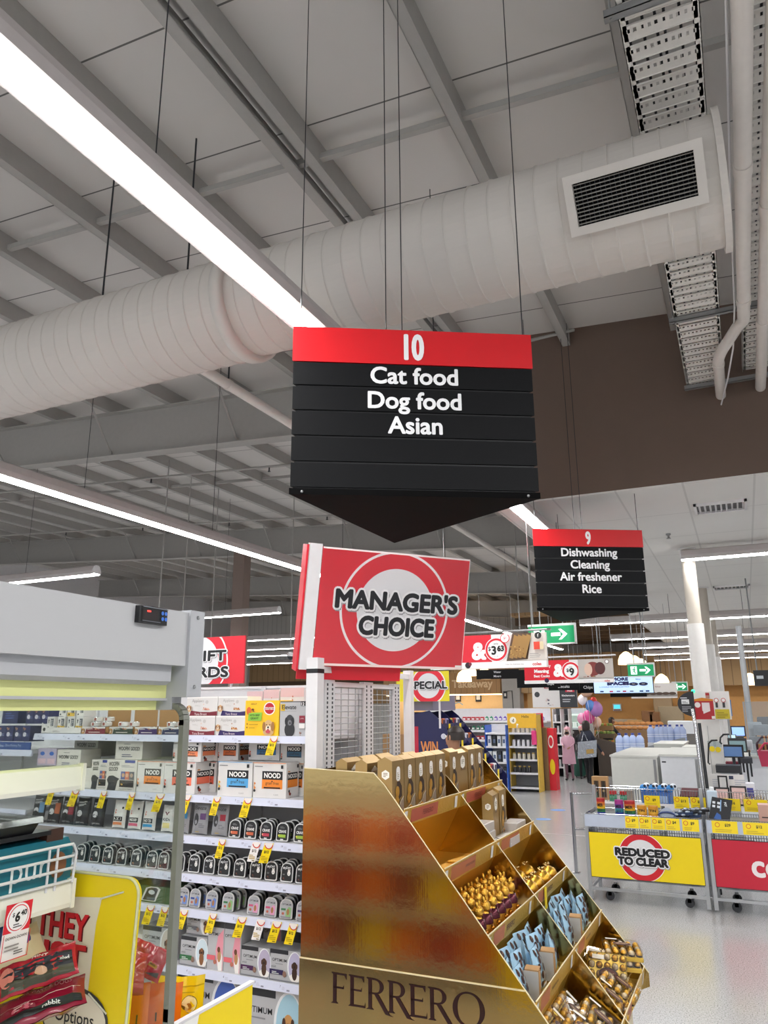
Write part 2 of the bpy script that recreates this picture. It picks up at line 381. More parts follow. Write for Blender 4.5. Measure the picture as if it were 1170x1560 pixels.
# ------------------------------------------------------------------ cable trays
TRAYM = mat('galvanised_tray', '#e3e0db', .5, .0)
def tray(x0, x1, z, y0, y1, name, label):
    t = thing(name, label, 'cable tray', ((x0+x1)/2, y0, z))
    b = MB()
    for x in (x0, x1-.004): b.box(x, x+.004, y0, y1, z, z+.07, TRAYM)
    b.build('side_rail', t, True)
    b = MB(); y = y0; p = .135; w = x1-x0
    while y < y1-p:
        b.box(x0+.01, x1-.01, y+.034, y+.062, z, z+.003, TRAYM); b.box(x0+.01, x1-.01, y+.088, y+p, z, z+.003, TRAYM)
        for k in range(11):   # steel left between the punched holes
            xx = x0+.012+(w-.03)*k/10; wd = (.018, .014, .020)[k % 3]; b.box(xx-wd*.3, min(xx+wd*.8, x1-.01), y+.062, y+.088, z, z+.003, TRAYM)
        b.box(x0, x0+.03, y, y+p, z, z+.003, TRAYM); b.box(x1-.03, x1, y, y+p, z, z+.003, TRAYM)
        b.box(x0+.03, x1-.03, y+.034, y+.037, z-.007, z, TRAYM); b.box(x0+.03, x1-.03, y+p-.003, y+p, z-.007, z, TRAYM)
        y += p
    b.build('tray_bed', t, True)
    b = MB(); r = random.Random(3)
    for k in range(6):
        xx = x0+.04+(w-.08)*k/5; b.tube([(xx+r.uniform(-.02, .02), y0+(y1-y0)*j/5, z+.02+r.uniform(0, .02)) for j in range(6)], .008, DARKM, 5)
    b.build('cable', t, True)
    return t
tray(-.19, .178, 5.43, 2.4, BW-.02, 'cable_tray', 'pale perforated cable tray running over the end of the round duct')
tray(.36, .73, 5.52, 2.4, BW-.02, 'cable_tray', 'pale perforated cable tray above the two white pipes at the right edge')
def strut(y, x0, x1, z, label):
    t = thing('support_channel', label, 'bracket', ((x0+x1)/2, y, z)); b = MB()
    b.box(x0, x1, y-.02, y+.02, z-.045, z-.04, GREYM); b.box(x0, x1, y-.02, y-.017, z-.045, z, GREYM); b.box(x0, x1, y+.017, y+.02, z-.045, z, GREYM); b.build('channel', t, True)
    for x in (x0+.03, x1-.03): b = MB(); b.tube([(x, y, z-.05), (x, y, roof_z(x)-.01)], .006, GREYM, 5); b.build('rod', t, True)
strut(6.43, -.23, .8, 5.42, 'grey support channel under the cable trays in front of the brown wall')
strut(7.98, -.21, .8, 5.41, 'grey support channel fixed low on the brown wall under the cable trays')
strut(3.12, -.25, .2, 5.42, 'grey support channel under the cable tray at the top of the view')
b = MB(); pth = [(.35, 2.2, 5.31), (.35, 6.45, 5.31)]
for k in range(1, 9): a = k/8*math.radians(48); pth.append((.35-.14*(1-math.cos(a)), 6.45+.19*math.sin(a), 5.31))
e0 = pth[-1]; pth.append((e0[0]-.13, e0[1]+.42, 5.31)); e1 = pth[-1]
for k in range(1, 9): a = k/8; pth.append((e1[0]-.08*a+.035*a*a, e1[1]+.28*a, 5.31))
pth.append((pth[-1][0], BW+.02, 5.31))
def pipe(path, r, label, joints):
    t = thing('water_pipe', label, 'pipe', path[0]); b = MB(); b.tube(path, r, PIPEM, 14); b.build('pipe_run', t, True)
    for p, q in joints: b = MB(); b.tube([p, q], r+.006, PIPEM, 14); b.build('joint_sleeve', t, True)
    return t
pipe(pth, .05, 'white pipe with an offset bend ending in the brown wall', [((.35, 4.4, 5.31), (.35, 4.5, 5.31)), ((.35, 6.1, 5.31), (.35, 6.2, 5.31)), (pth[-2], (pth[-2][0], pth[-2][1]+.06, 5.31))])
pipe([(.5, 2.2, 5.33), (.505, BW+.02, 5.33)], .05, 'straight white pipe running into the brown wall at the right edge', [((.5, 4.9, 5.33), (.5, 5.0, 5.33)), ((.503, 6.6, 5.33), (.503, 6.7, 5.33))])
b = MB(); b.tube([(.29, 2.2, 5.35), (.28, 5, 5.36), (.285, 6.3, 5.34), (.26, 7.0, 5.3), (.2, 7.6, 5.26), (.12, 8.13, 5.2)], .008, WHITE, 5); tag(b.build('electric_cable'), 'thin white cable running beside the bent white pipe', 'cable')
pipe([(-4.62, 4.3, 5.5), (-4.62, 27, 5.5)], .055, 'long pale pipe running away under the roof left of the red and black sign', [((-4.62, 6.0, 5.5), (-4.62, 6.06, 5.5)), ((-4.62, 9.5, 5.5), (-4.62, 9.56, 5.5))])
b = MB(); b.tube([(-4.62, 6.03, roof_z(-4.6)-.2), (-4.62, 6.03, 5.56)], .01, DARKM, 5); tag(b.build('pipe_hanger'), 'dark hanger holding the long pale pipe under the roof', 'rod')
for i, (y, z) in enumerate(((9.5, 6.05), (12.8, 6.05))):
    t = thing('sprinkler_pipe', ['thin sprinkler pipe crossing under the roof just past the nearest beam', 'thin sprinkler pipe crossing under the roof between the first and second beams'][i], 'pipe', (-9, y, z), 'sprinkler pipes')
    b = MB(); b.tube([(-22, y, z+.72), (-2.5, y, z-.42)], .02, ROOFS, 6); b.build('pipe_run', t, True)
    for k in range(5):
        x = -4-2.4*k-.8*i; zz = z-.42-.0585*(x+2.5); b = MB(); b.tube([(x, y, zz), (x, y, zz-.07)], .012, DARKM, 6); b.lathe([(.022, -.085), (.022, -.075)], (x, y, zz), DARKM, 8); b.build('sprinkler_head', t, True)
# brace at the top of the brown wall
b = MB(); b.tube([(-1.86, 7.6, 6.1), (-1.3, 8.0, 6.33)], .02, ROOFS, 4); tag(b.build('roof_brace'), 'pale diagonal brace at the top left of the brown wall', 'brace')
# ------------------------------------------------------------------ linear lights
LEDM = mat('led_diffuser', '#fdfcfb', emit=46.)
LEDF = mat('led_diffuser_far', '#fdfcfb', emit=32.)
HOUS = mat('light_housing', '#c3bcbb', .5)
def light_run(p0, p1, label, group, w=.12, em=None, ends=True, wires=(), wtop=None, hh=.12):
    p0, p1 = Vector(p0), Vector(p1); d = (p1-p0).normalized(); sd = Vector((-d.y, d.x, 0)); L = (p1-p0).length
    t = thing('linear_light', label, 'ceiling light', tuple(p0), group)
    b = MB(); z = Vector((0, 0, 1)); a = w/2
    prof = [(-a-.02, .05), (-a-.02, -.004), (-a, -.004), (-a, .008), (a, .008), (a, -.004), (a+.02, -.004), (a+.02, .05), (a*.8, hh), (a*.35, hh+.02), (-a*.35, hh+.02), (-a*.8, hh)]
    b.prism([p0+sd*x+z*y for x, y in prof], d*L, HOUS); b.build('housing', t, True)
    b = MB(); b.prism([p0+sd*x+z*y for x, y in ((-a+.002, .006), (-a+.002, -.004), (-a*.7, -.016), (a*.7, -.016), (a-.002, -.004), (a-.002, .006))], d*L, em or LEDM); b.build('diffuser', t, True)
    if ends:
        for e, s in ((p0, -1), (p1, 1)):
            b = MB(); b.prism([e+sd*x+z*y for x, y in prof], d*.012*s, WHITE); b.build('end_cap', t, True)
    for u in wires:
        q = p0+d*u; b = MB(); b.tube([q+z*(hh+.02), Vector((q.x, q.y, wtop-.002 if wtop else roof_z(q.x)-.01))], .004, DARKM, 4, smooth=False); b.build('suspension_wire', t, True)
    return t
light_run((-1.96, -4, 4.2), (-1.96, 11, 4.2), 'long bright linear light running overhead at the upper left, above the aisle signs', 'ceiling light rows', .14, wires=(4.1, 6.0, 9.2))
light_run((-5.88, -4, 4.2), (-5.88, 28, 4.2), 'long bright linear light running above the pet food shelves at mid left', 'ceiling light rows', .14, wires=(7.4, 9.4, 11.5, 15, 20, 25))
# the same rows continue over the aisles behind and beside the camera
light_run((1.84, -4, 4.2), (1.84, 7.8, 4.2), 'linear light in the row over the aisle to the right of the view', 'ceiling light rows', .14)
light_run((5.7, -4, 4.2), (5.7, 7.8, 4.2), 'linear light in the second row over the aisle to the right of the view', 'ceiling light rows', .14)
light_run((-9.75, -4, 4.2), (-9.75, 6, 4.2), 'linear light in the row left of the view', 'ceiling light rows', .14)
fl = ['nearest', 'second nearest', 'third nearest', 'fourth nearest', 'fifth nearest', 'farthest']
for i, (y, xe) in enumerate(((8.6, -8.94), (14.0, -9.05), (19.5, -8.6), (22.7, -8.2), (25.6, -8.4), (30.0, -7.5))):
    light_run((-22, y, 4.2), (xe, y, 4.2), 'crosswise linear light at the left of the hall, %s of its six rows' % fl[i], 'crosswise lights left', .14, LEDF, wires=(11.5,))
for i, y in enumerate((16.4, 20.5, 23.8, 27.0, 30.5)):
    light_run((-3.0+.02*i, y, 3.85), (-.86, y, 3.85), 'crosswise light left of the round column, %s of five rows under the tiles' % fl[i], 'crosswise lights under the tiled ceiling', .14, LEDF, wires=(.6, 1.8), wtop=LC)
    light_run((-.64, y, 3.85), (4.5, y, 3.85), 'crosswise light right of the round column, %s of five rows under the tiles' % fl[i], 'crosswise lights under the tiled ceiling', .14, LEDF, wires=(.8, 2.6), wtop=LC)
light_run((-.6, 11.5, 4.2), (4.8, 11.5, 4.2), 'crosswise linear light over the checkouts out of view to the right', 'crosswise lights under the tiled ceiling', .14)
# pendants over the bakery
for i, (px, py, y) in enumerate(((707, 1030, 26), (716, 1022, 29), (738, 1026, 27), (954, 1003, 26), (967, 1008, 29), (977, 1012, 31), (1008, 1036, 30), (1143, 1035, 30))):
    p = at(px, py, y=y); t = thing('pendant_lamp', 'glowing dome pendant lamp over the far fresh food counter, %s from the left' % ORD[i+1], 'lamp', tuple(p), 'dome pendant lamps'); b = MB()
    b.lathe([(.27, -.2), (.26, -.05), (.2, .1), (.08, .2), (.03, .22)], p, mat('lamp_glow', '#ffe6b8', emit=2.2), 16); b.build('shade', t, True)
    b = MB(); b.tube([p+Vector((0, 0, .2)), p+Vector((0, 0, 1.2))], .012, DARKM, 5); b.build('cord', t, True)
# ------------------------------------------------------------------ things on the tiled ceiling
for i, (xa, xb, y) in enumerate(((-.29, .27, 9.28), (-.32, .33, 16.0))):
    t = thing('ceiling_vent', ['white louvred ceiling vent nearest above the columns', 'white louvred ceiling vent farther back beside the second column'][i], 'air vent', ((xa+xb)/2, y, LC), 'ceiling vents')
    b = MB(); d = .22
    for (a, c, e, g) in ((xa, xb, y-d, y-d+.03), (xa, xb, y+d-.03, y+d), (xa, xa+.03, y-d, y+d), (xb-.03, xb, y-d, y+d)): b.box(a, c, e, g, LC-.03, LC, WHITE)
    b.build('frame', t, True)
    b = MB(); b.box(xa+.03, xb-.03, y-d+.03, y+d-.03, LC-.004, LC-.002, DARKM); b.build('backing', t, True)
    for k in range(9):
        xx = xa+.05+(xb-xa-.1)*k/8; b = MB(); b.obox((xx, y-d+.03, LC-.028), (.02, 0, .022), (0, 2*d-.06, 0), (0, 0, .004), WHITE); b.build('louvre', t, True)
p = at(1018, 813, z=LC); b = MB(); b.lathe([(.03, 0), (.03, -.02), (.012, -.03), (.012, -.06), (.03, -.065), (.03, -.07)][::-1], p, GREYM, 10); tag(b.build('ceiling_sprinkler'), 'small sprinkler head on the white tiled ceiling right of the aisle 9 sign', 'sprinkler')
COLM = mat('column_paint', '#c4bcb0', .5); COLW = mat('column_sleeve', '#e4e2df', .4)
for i, y in enumerate((11.75, 15.9, 20.0)):
    t = thing('round_column', ['tall round column nearest, with a white sleeve, beside the checkouts', 'tall round column second in the row beside the checkouts', 'tall round column farthest in the row beside the checkouts'][i], 'column', (-.53, y, 0), 'round columns'); tag(t, kind='structure')
    b = MB(); b.tube([(-.53, y, 0), (-.53, y, LC)], .095, COLM, 20); b.build('shaft', t, True)
    b = MB(); b.tube([(-.53, y, 0), (-.53, y, 3.3)], .115, COLW, 20); b.build('sleeve', t, True)
    b = MB(); b.lathe([(.13, -.015), (.13, 0)], (-.53, y, LC), WHITE, 20); b.build('collar', t, True)
p = at(357, 840, y=16); b = MB(); b.box(-11.95, -11.6, 16.2, 16.5, 0, 6.4, mat('brown_column', '#8d7c74', .6)); tag(b.build('column_brown'), kind='structure')
for i, (px, y) in enumerate(((240, 10.5), (277, 11.5), (322, 12.5), (443, 13.5), (812, 13), (792, 14))):
    q = at(px, 960, y=y); zb = at(px, 985, y=y).z; b = MB(); b.tube([(q.x, y, zb), (q.x, y, roof_z(q.x)-.2 if q.x < -2.5 else LC)], .012, ROOFS, 6)
    tag(b.build('drop_pole'), 'thin pale pole hanging from the roof, %s from the left' % ORD[i+1], 'pole', 'drop poles')
p = at(443, 1000, y=13.5); b = MB(); b.ball(p, .07, DARKM, 12, 8); b.lathe([(.085, 0), (.085, .05), (.03, .09)], p, WHITE, 14); tag(b.build('dome_camera'), 'small dome security camera hanging at the end of a thin pole', 'security camera')
# ================================================================== AISLE SIGNS (triangular prisms on wires)
SRED = mat('sign_red', '#d3141f', .38, var=.03); SBLK = mat('sign_black', '#0a0b0e', .55, var=.05, spec=.2)
SBOT = mat('sign_underside', '#050506', .75, spec=.1); SLIT = mat('sign_lettering', '#f1f1f3', .5)
def aisle_sign(ax, ay, side, z0, z1, number, lines, rows, label, group='hanging aisle signs', numw=.11):
    "triangle a-b-c seen from below; the face a-b carries the words"
    A = Vector((ax, ay, 0)); Bp = Vector((ax+side*math.cos(math.radians(30)), ay+side*.5, 0)); Cp = Vector((ax, ay+side, 0))
    t = thing('aisle_sign', label, 'sign', (ax, ay, z0), group); H = z1-z0; hr = H*.215
    def tri(za, zb, g, m, b):
        cen = (A+Bp+Cp)/3; P = [cen+(p-cen)*g for p in (A, Bp, Cp)]
        b.prism([p+Vector((0, 0, za)) for p in P], (0, 0, zb-za), m)
    b = MB(); tri(z1-hr, z1, 1., SRED, b); u = (Bp-A).normalized()
    f = Face(b, A+Vector((0, 0, z1-hr)), u, (0, 0, 1), .001); W = side
    f.btext(number, W*.5+.0, hr*.5, .043*len(number)+.004, hr*.72, SLIT, .006); tri(z1, z1+.002, .985, BLACKP, b); o = b.build('number_panel', t, True)  # unseen black cap added on top to stop red bounce onto the duct
    ph = (H-hr-.03)/rows
    for k in range(rows):
        b = MB(); zt = z1-hr-k*ph-.004; tri(zt-ph+.012, zt, .992, SBLK, b)
        tri(zt-ph, zt-ph+.012, .965, BLACKP, b)
        if k < len(lines):
            f = Face(b, A+(Bp-A)*.004+Vector((0, 0, zt-ph))+Vector((u.y, -u.x, 0))*.0, u, (0, 0, 1), .001)
            s_ = lines[k]; desc = any(c in 'gpqyj' for c in s_)
            g = glyphs('Ch', .006); gh_ = g[5]-g[4]; gg = glyphs(s_, .006)
            hh = ph*.66*(gg[5]-gg[4])/gh_
            f.btext(s_, W*.5-.005, ph*.5+.006-(.11*ph if desc else 0), None, hh, SLIT, .0035, n=6)
        b.build('slat_panel', t, True)
    b = MB(); tri(z0, z0+.03, 1., SBOT, b); b.build('bottom_tray', t, True)
    b = MB()
    for k in (.05, .95): b.ball(A+(Bp-A)*k+Vector((u.y*.004, -u.x*.004, z0+.012)), .007, GREYM, 8, 5)
    b.build('rivet', t, True)
    cen = (A+Bp+Cp)/3
    for p, q in ((A, .06), (Bp, .06), (A*.62+Bp*.38, .04), (A*.55+Bp*.45, .04), (Cp, .12)):
        p = p+(cen-p)*q; roof = roof_z(p.x)-.01 if p.y < BW else LC
        b = MB(); b.tube([p+Vector((0, 0, z1-.02)), p+Vector((0, 0, roof))] if p is not Cp else [p, p], .003, DARKM, 4, smooth=False)
        if not (DY-.42 < p.y < DY+.42): b.build('wire', t, True)
    return t
aisle_sign(-1.82, 2.87, 1.2, 3.12, 3.985, '10', ['Cat food', 'Dog food', 'Asian'], 5, 'large red and black hanging aisle sign numbered 10 for cat and dog food')
aisle_sign(-1.84, 7.7, 1.2, 3.12, 3.985, '9', ['Dishwashing', 'Cleaning', 'Air freshener', 'Rice'], 5, 'smaller looking red and black hanging aisle sign numbered 9 for dishwashing and cleaning')
# ------------------------------------------------------------------ plain hanging boards
def board(name, label, cat, px0, py0, px1, py1, y, mcol, wires=True, thick=.02, group=None, frame=None, top=None):
    a = at(px0, py1, y=y); c = at(px1, py0, y=y); w, h = c.x-a.x, c.z-a.z
    t = thing(name, label, cat, (a.x, y, a.z), group); b = MB(); b.box(a.x, a.x+w, y, y+thick, a.z, a.z+h, mcol)
    f = Face(b, (a.x, y, a.z), (1, 0, 0), (0, 0, 1), .0012)
    return t, b, f, w, h, a
def hang(t, a, w, h, y, z1, n=2, r=.004):
    for k in range(n):
        x = a.x+w*(.12+.76*k/max(1, n-1)); b = MB(); b.tube([(x, y+.01, a.z+h), (x, y+.01, z1)], r, GREYM, 4, smooth=False); b.build('wire', t, True)
# Exit signs
EXG = mat('exit_green', '#0d8a55', emit=.55); EXW = mat('exit_white', '#e8fff4', emit=1.1)
def exit_sign(px0, py0, px1, py1, y, label, ztop, man=True):
    t, b, f, w, h, a = board('exit_sign', label, 'exit sign', px0, py0, px1, py1, y, EXG, thick=.06, group='green exit signs')
    ax, s = w*.68, h*.62   # arrow
    f.poly([(ax-s*.8, h*.5-s*.16), (ax+s*.1, h*.5-s*.16), (ax+s*.1, h*.5+s*.16), (ax-s*.8, h*.5+s*.16)], EXW)
    f.poly([(ax+s*.75, h*.5), (ax+s*.18, h*.5+s*.5), (ax-s*.08, h*.5+s*.5), (ax+s*.36, h*.5), (ax-s*.08, h*.5-s*.5), (ax+s*.18, h*.5-s*.5)], EXW)
    if man:
        x0 = w*.12; f.rect(x0, h*.14, w*.24, h*.72, EXW)
        m = EXG; cx = x0+w*.12
        f.disc(cx+w*.03, h*.74, h*.07, m, 12); f.poly([(cx-w*.02, h*.4), (cx+w*.03, h*.4), (cx+w*.05, h*.66), (cx, h*.66)], m)
        f.poly([(cx-w*.02, h*.42), (cx+w*.03, h*.42), (cx+w*.09, h*.2), (cx+w*.05, h*.18)], m); f.poly([(cx-w*.02, h*.42), (cx+w*.02, h*.42), (cx-w*.04, h*.3), (cx-w*.1, h*.2), (cx-w*.11, h*.25), (cx-w*.06, h*.32)], m)
        f.poly([(cx, h*.66), (cx+w*.1, h*.56), (cx+w*.09, h*.5), (cx+w*.02, h*.58)], m); f.poly([(cx, h*.66), (cx-w*.08, h*.56), (cx-w*.06, h*.5), (cx+w*.02, h*.6)], m)
    b.build('lit_panel', t, True)
    b = MB(); b.box(a.x-.015, a.x+w+.015, y+.02, y+.07, a.z+h, a.z+h+.03, WHITE); b.box(a.x+w, a.x+w+.015, y-.002, y+.07, a.z-.01, a.z+h, WHITE); b.box(a.x-.015, a.x+w+.015, y-.002, y+.07, a.z-.015, a.z, WHITE); b.build('casing', t, True)
    for k in (.25, .75): b = MB(); b.tube([(a.x+w*k, y+.04, a.z+h+.02), (a.x+w*k, y+.04, ztop)], .008, GREYM, 5); b.build('hanger', t, True)
exit_sign(806, 952, 874, 981, 9.2, 'green exit sign with a white arrow, partly behind the hanging price banner', LC)
exit_sign(957, 1012, 995, 1030, 13, 'green exit sign with a running figure and white arrow, above the blue screen', LC)
exit_sign(1025, 1040, 1046, 1052, 20, 'smallest green exit sign, farthest away beside the round column', LC)
# Price banners
t, b, f, w, h, a = board('price_banner', 'hanging red and white price banner showing $3.63 and grilled skewers', 'banner', 660, 963, 832, 1021, 8.0, '#e9e7e5')
f.rect(0, h*.19, w*.53, h*.81, RED); f.text('ies', w*.1, h*.72, None, h*.12, '#ffffff', .02)
f.btext('&', w*.42, h*.52, None, h*.46, '#ffffff', .012)
f.disc(w*.573, h*.55, h*.355, '#ffffff'); f.disc(w*.573, h*.55, h*.335, RED); f.disc(w*.573, h*.55, h*.27, '#ffffff')
f.text('only', w*.573, h*.72, None, h*.08, '#111111', .01); f.text('$', w*.515, h*.57, None, h*.14, '#111111', .02); f.btext('3', w*.552, h*.53, None, h*.24, '#111111', .005); f.btext('63', w*.612, h*.58, None, h*.15, '#111111', .004); f.text('per 100g', w*.573, h*.35, None, h*.035, '#555555')
f.rect(w*.71, h*.2, w*.29, h*.8, '#d8d2cb')
f.poly([(w*.66, h*.2), (w*.72, h), (w*.88, h), (w*.84, h*.24)], '#5b4636')
for k in range(4):
    x = w*(.685+.038*k); f.poly([(x, h*.3), (x+w*.03, h*.26), (x+w*.085, h*.9), (x+w*.05, h*.96)], '#a07a42'); f.pile(x+w*.012, h*.32, w*.06, h*.6, ['#8b5f2e', '#c29a58', '#6b4422', '#b08a4c'], 22, k, .18)
f.disc(w*.665, h*.86, h*.14, RED); f.disc(w*.665, h*.86, h*.12, '#ffffff'); f.text('$1', w*.665, h*.86, None, h*.08, '#c01525', .02)
f.rect(w*.905, h*.5, w*.05, h*.22, '#d9432f'); f.rect(w*.955, h*.5, w*.03, h*.22, '#d7c9a4'); f.disc(w*.945, h*.9, h*.1, '#222222'); f.text('f', w*.945, h*.9, None, h*.1, '#ffffff')
f.scribble(w*.87, h*.27, w*.11, h*.15, '#a8a4a0', 3, 3)
f.rect(0, 0, w, h*.18, '#f2f1f0'); f.text('coles', w*.925, h*.09, None, h*.095, '#c5172c', .03); f.text('Value the Australian way', w*.74, h*.09, None, h*.05, '#8a8684'); f.disc(w*.34, h*.1, h*.09, '#2a1a22'); f.disc(w*.36, h*.13, h*.05, '#7a2a3a')
b.build('printed_panel', t, True)
b = MB(); b.tube([(a.x-.2, 8.01, a.z+h+.03), (a.x+w+.05, 8.01, a.z+h+.03)], .012, GREYM, 6); b.build('top_rail', t, True); hang(t, a, w, h, 8.0, 6.2)
t, b, f, w, h, a = board('price_banner', 'hanging red and white price banner showing $9 and sliced roast meat', 'banner', 800, 1003, 933, 1042, 12.0, '#e6e4e2')
f.rect(0, h*.14, w*.52, h*.86, '#e2112d'); f.text('community', w*.21, h*.75, w*.2, None, '#ffffff', .02); f.text('Meaning', w*.2, h*.52, w*.17, None, '#ffffff', .05); f.text('Best Cooks', w*.2, h*.33, w*.18, None, '#ffffff', .03)
f.btext('&', w*.40, h*.55, None, h*.48, '#ffffff', .014); f.disc(w*.535, h*.52, h*.4, '#ffffff'); f.disc(w*.535, h*.52, h*.375, '#e2112d'); f.disc(w*.535, h*.52, h*.29, '#f4f4f4')
f.text('only', w*.535, h*.68, None, h*.08, '#222222'); f.btext('9', w*.545, h*.48, None, h*.30, '#1a1a1a', .006); f.text('$', w*.5, h*.54, None, h*.17, '#1a1a1a', .03)
f.rect(w*.62, h*.2, w*.38, h*.8, '#bdb6b0'); f.disc(w*.78, h*.58, h*.34, '#7c2c28', 24, h*.3); f.disc(w*.73, h*.56, h*.17, '#d7b7a4', 20, h*.26); f.disc(w*.86, h*.6, h*.22, '#4d1a1c', 20, h*.26); f.pile(w*.66, h*.24, w*.28, h*.2, ['#a8672f', '#7d3a25', '#5d6a35'], 16, 5, .08)
f.disc(w*.94, h*.87, h*.09, '#4a1f24'); f.disc(w*.94, h*.87, h*.07, '#f2f2f2'); f.rect(0, 0, w, h*.14, '#efeeed'); f.text('coles', w*.93, h*.07, None, h*.08, '#c5172c', .03); f.text('Value the Australian way', w*.73, h*.07, None, h*.04, '#8a8684'); f.disc(w*.26, h*.13, h*.1, '#2b1f45')
b.build('printed_panel', t, True)
b = MB(); b.tube([(a.x-.05, 12.01, a.z+h+.05), (a.x+w+.05, 12.01, a.z+h+.05)], .014, WHITE, 6); b.build('top_rail', t, True); hang(t, a, w, h, 12.0, LC)
# digital screen
SCRB = mat('screen_blue', '#b9d2f0', emit=.8)
t, b, f, w, h, a = board('digital_screen', 'pale blue lit hanging screen reading MORE SPACES behind the $9 banner', 'screen', 905, 1029, 994, 1057, 14.0, BLACKP, thick=.06)
f.rect(.008, .008, w-.016, h-.016, SCRB); n_ = '#2d2f6e'
f.btext('MORE', w*.46, h*.83, w*.26, h*.17, n_, .006); f.btext('SPACES', w*.42, h*.58, w*.36, h*.17, n_, .008); f.text('is included with every purchase', w*.35, h*.38, w*.5, None, n_); f.text('flybuys', w*.76, h*.8, None, h*.1, '#333344', .02)
for x in (.68, .84): f.disc(w*x, h*.53, w*.075, '#23254f', 20, h*.1); f.text('Apply', w*x, h*.53, None, h*.07, '#ffffff')
for x, c in ((.14, '#23406f'), (.3, '#d8475a'), (.42, '#8a8fb0'), (.52, '#d8475a'), (.64, '#8a8fb0'), (.8, '#23406f'), (.9, '#23406f')): f.rect(w*x-w*.03, h*.08, w*.06, h*.08, c)
b.build('display', t, True); hang(t, a, w, h, 14.03, LC, 2, .012)
# plain black category boards
for i, (r_, y, lines, lab) in enumerate((((726, 1019, 790, 1035), 13.2, ['Water', 'Mixers'], 'small black hanging board reading Water and Mixers under the $3.63 banner'), ((788, 1019, 852, 1048), 13.0, ['Hair', 'Sham', 'Cof', 'Longlife'], 'black hanging board reading Longlife half behind the $9 banner'), ((836, 1040, 882, 1052), 15.0, ['Biscuits'], 'narrow black hanging board reading Biscuits'), ((880, 1040, 912, 1056), 15.3, ['Chips'], 'narrow black hanging board reading Chips'), ((930, 1054, 985, 1062), 16, [], 'blank dark hanging board below the pale blue screen'))):
    t, b, f, w, h, a = board('category_board', lab, 'sign', *r_, y, SBLK, group='black category boards')
    for k, s_ in enumerate(lines):
        hh = h/(len(lines)+.3); f.text(s_, w*(.5 if i < 1 or i > 1 else .86), h-hh*(k+.62), None, hh*.5, SLIT, .01, 'r' if i == 1 else 'c')
    b.build('printed_panel', t, True); hang(t, a, w, h, y, LC)
# round cornered product board
t, b, f, w, h, a = board('promotion_board', 'pale promotional board with a dark round end, hanging above the dark shelving', 'sign', 812, 1045, 878, 1078, 17.0, '#e3dfdd')
f.disc(w*.11, h*.62, h*.13, '#3b3d42'); f.pile(w*.3, h*.1, w*.34, h*.65, ['#b9a9a9', '#8e8188', '#d8c4c0', '#6b6470'], 20, 2, .12); f.rect(w*.62, 0, w*.38, h*.98, '#33363b'); f.rect(w*.75, h*.72, w*.2, h*.14, '#d3304a'); f.text('FREE', w*.85, h*.79, None, h*.09, '#ffffff', .02); f.text('Kitchenware', w*.81, h*.56, w*.28, None, '#ffffff', .02); f.scribble(w*.68, h*.25, w*.27, h*.2, '#b8bbc0', 2, 4); f.text('MasterChef', w*.4, h*.93, None, h*.08, '#b5283a', .02)
b.build('printed_panel', t, True); hang(t, a, w, h, 17, LC)
t, b, f, w, h, a = board('television', 'black wall television hanging at the right edge', 'television', 1150, 1020, 1200, 1045, 15, BLACKP, thick=.07)
f.rect(w*.08, h*.45, w*.2, h*.2, '#c9d0d6'); f.rect(w*.55, h*.3, w*.3, h*.35, '#9fb7c9'); b.build('display', t, True); hang(t, a, w, h, 15.03, LC, 2, .012)
t, b, f, w, h, a = board('blue_banner', 'narrow blue vertical banner behind the round columns', 'banner', 1071, 1024, 1077, 1044, 19, '#2b4f9e'); b.build('printed_panel', t, True); hang(t, a, w, h, 19, LC)
t, b, f, w, h, a = board('grey_banner', 'wide pale banner with dark loaves printed along it, right of the pale blue screen', 'banner', 962, 1040, 1030, 1064, 18.0, '#cfcac6')
f.rect(0, h*.1, w, h*.16, '#8a8580')
for k in range(6): f.disc(w*(.2+.14*k), h*.3, w*.08, '#4b3a30', 14, h*.1)
f.text('flybuys', w*.6, h*.75, None, h*.12, '#8a4a4a'); b.build('printed_panel', t, True); hang(t, a, w, h, 18, LC)
# ------------------------------------------------------------------ MANAGER'S CHOICE board on the end of the pet food gondola
PGX, PGY = -2.42, 4.15
def starburst_sign(f, w, h, cx, cy, r, words, pt):
    f.rect(0, 0, w, h, RED); f.ring(cx, cy, r*1.37, r*1.43, '#f3eef0', 72, clip=(0.004, w-.004, .004, h-.004)); f.ring(cx, cy, 0, r, '#e4e3e6', 64, clip=(0, w, 0, h))
    big(f, words, pt)
def big(f, words, q=1.):
    "black heavy words with a white outline and a grey drop shadow; q scales the weight"
    k = f.k
    for s_, x, y, tw, th in words:
        f.k = k; f.btext(s_, x+.006*q, y-.008*q, tw, th, '#9a979b', .021*q)
        f.k = k+3; f.btext(s_, x, y, tw, th, '#f3f2f4', .021*q, n=14)
    for s_, x, y, tw, th in words: f.k = k+7; f.btext(s_, x, y, tw, th, '#17181c', .0078*q)
TL, BL = at(487, 832, d=4.75), at(482, 1013, d=4.72); BR_, TR = at(709, 1020, d=5.1), at(709, 852, d=5.12)
su = ((BR_-BL)+(TR-TL)).normalized(); sv = ((TL-BL)+(TR-BR_)); sv = (sv-su*sv.dot(su)).normalized(); sn = su.cross(sv)
sw = ((BR_-BL).length+(TR-TL).length)/2; sh = ((TL-BL).length+(TR-BR_).length)/2; so = (BL+BR_+TL+TR)/4-su*sw/2-sv*sh/2
t = thing('promotion_sign', "big red board reading MANAGER'S CHOICE in a white circle above the gold chocolate stand", 'sign', tuple(so), None)
b = MB(); b.obox(so-sn*.012, su*sw, sv*sh, sn*.012, '#b01020'); f = Face(b, so, su, sv, .0006)
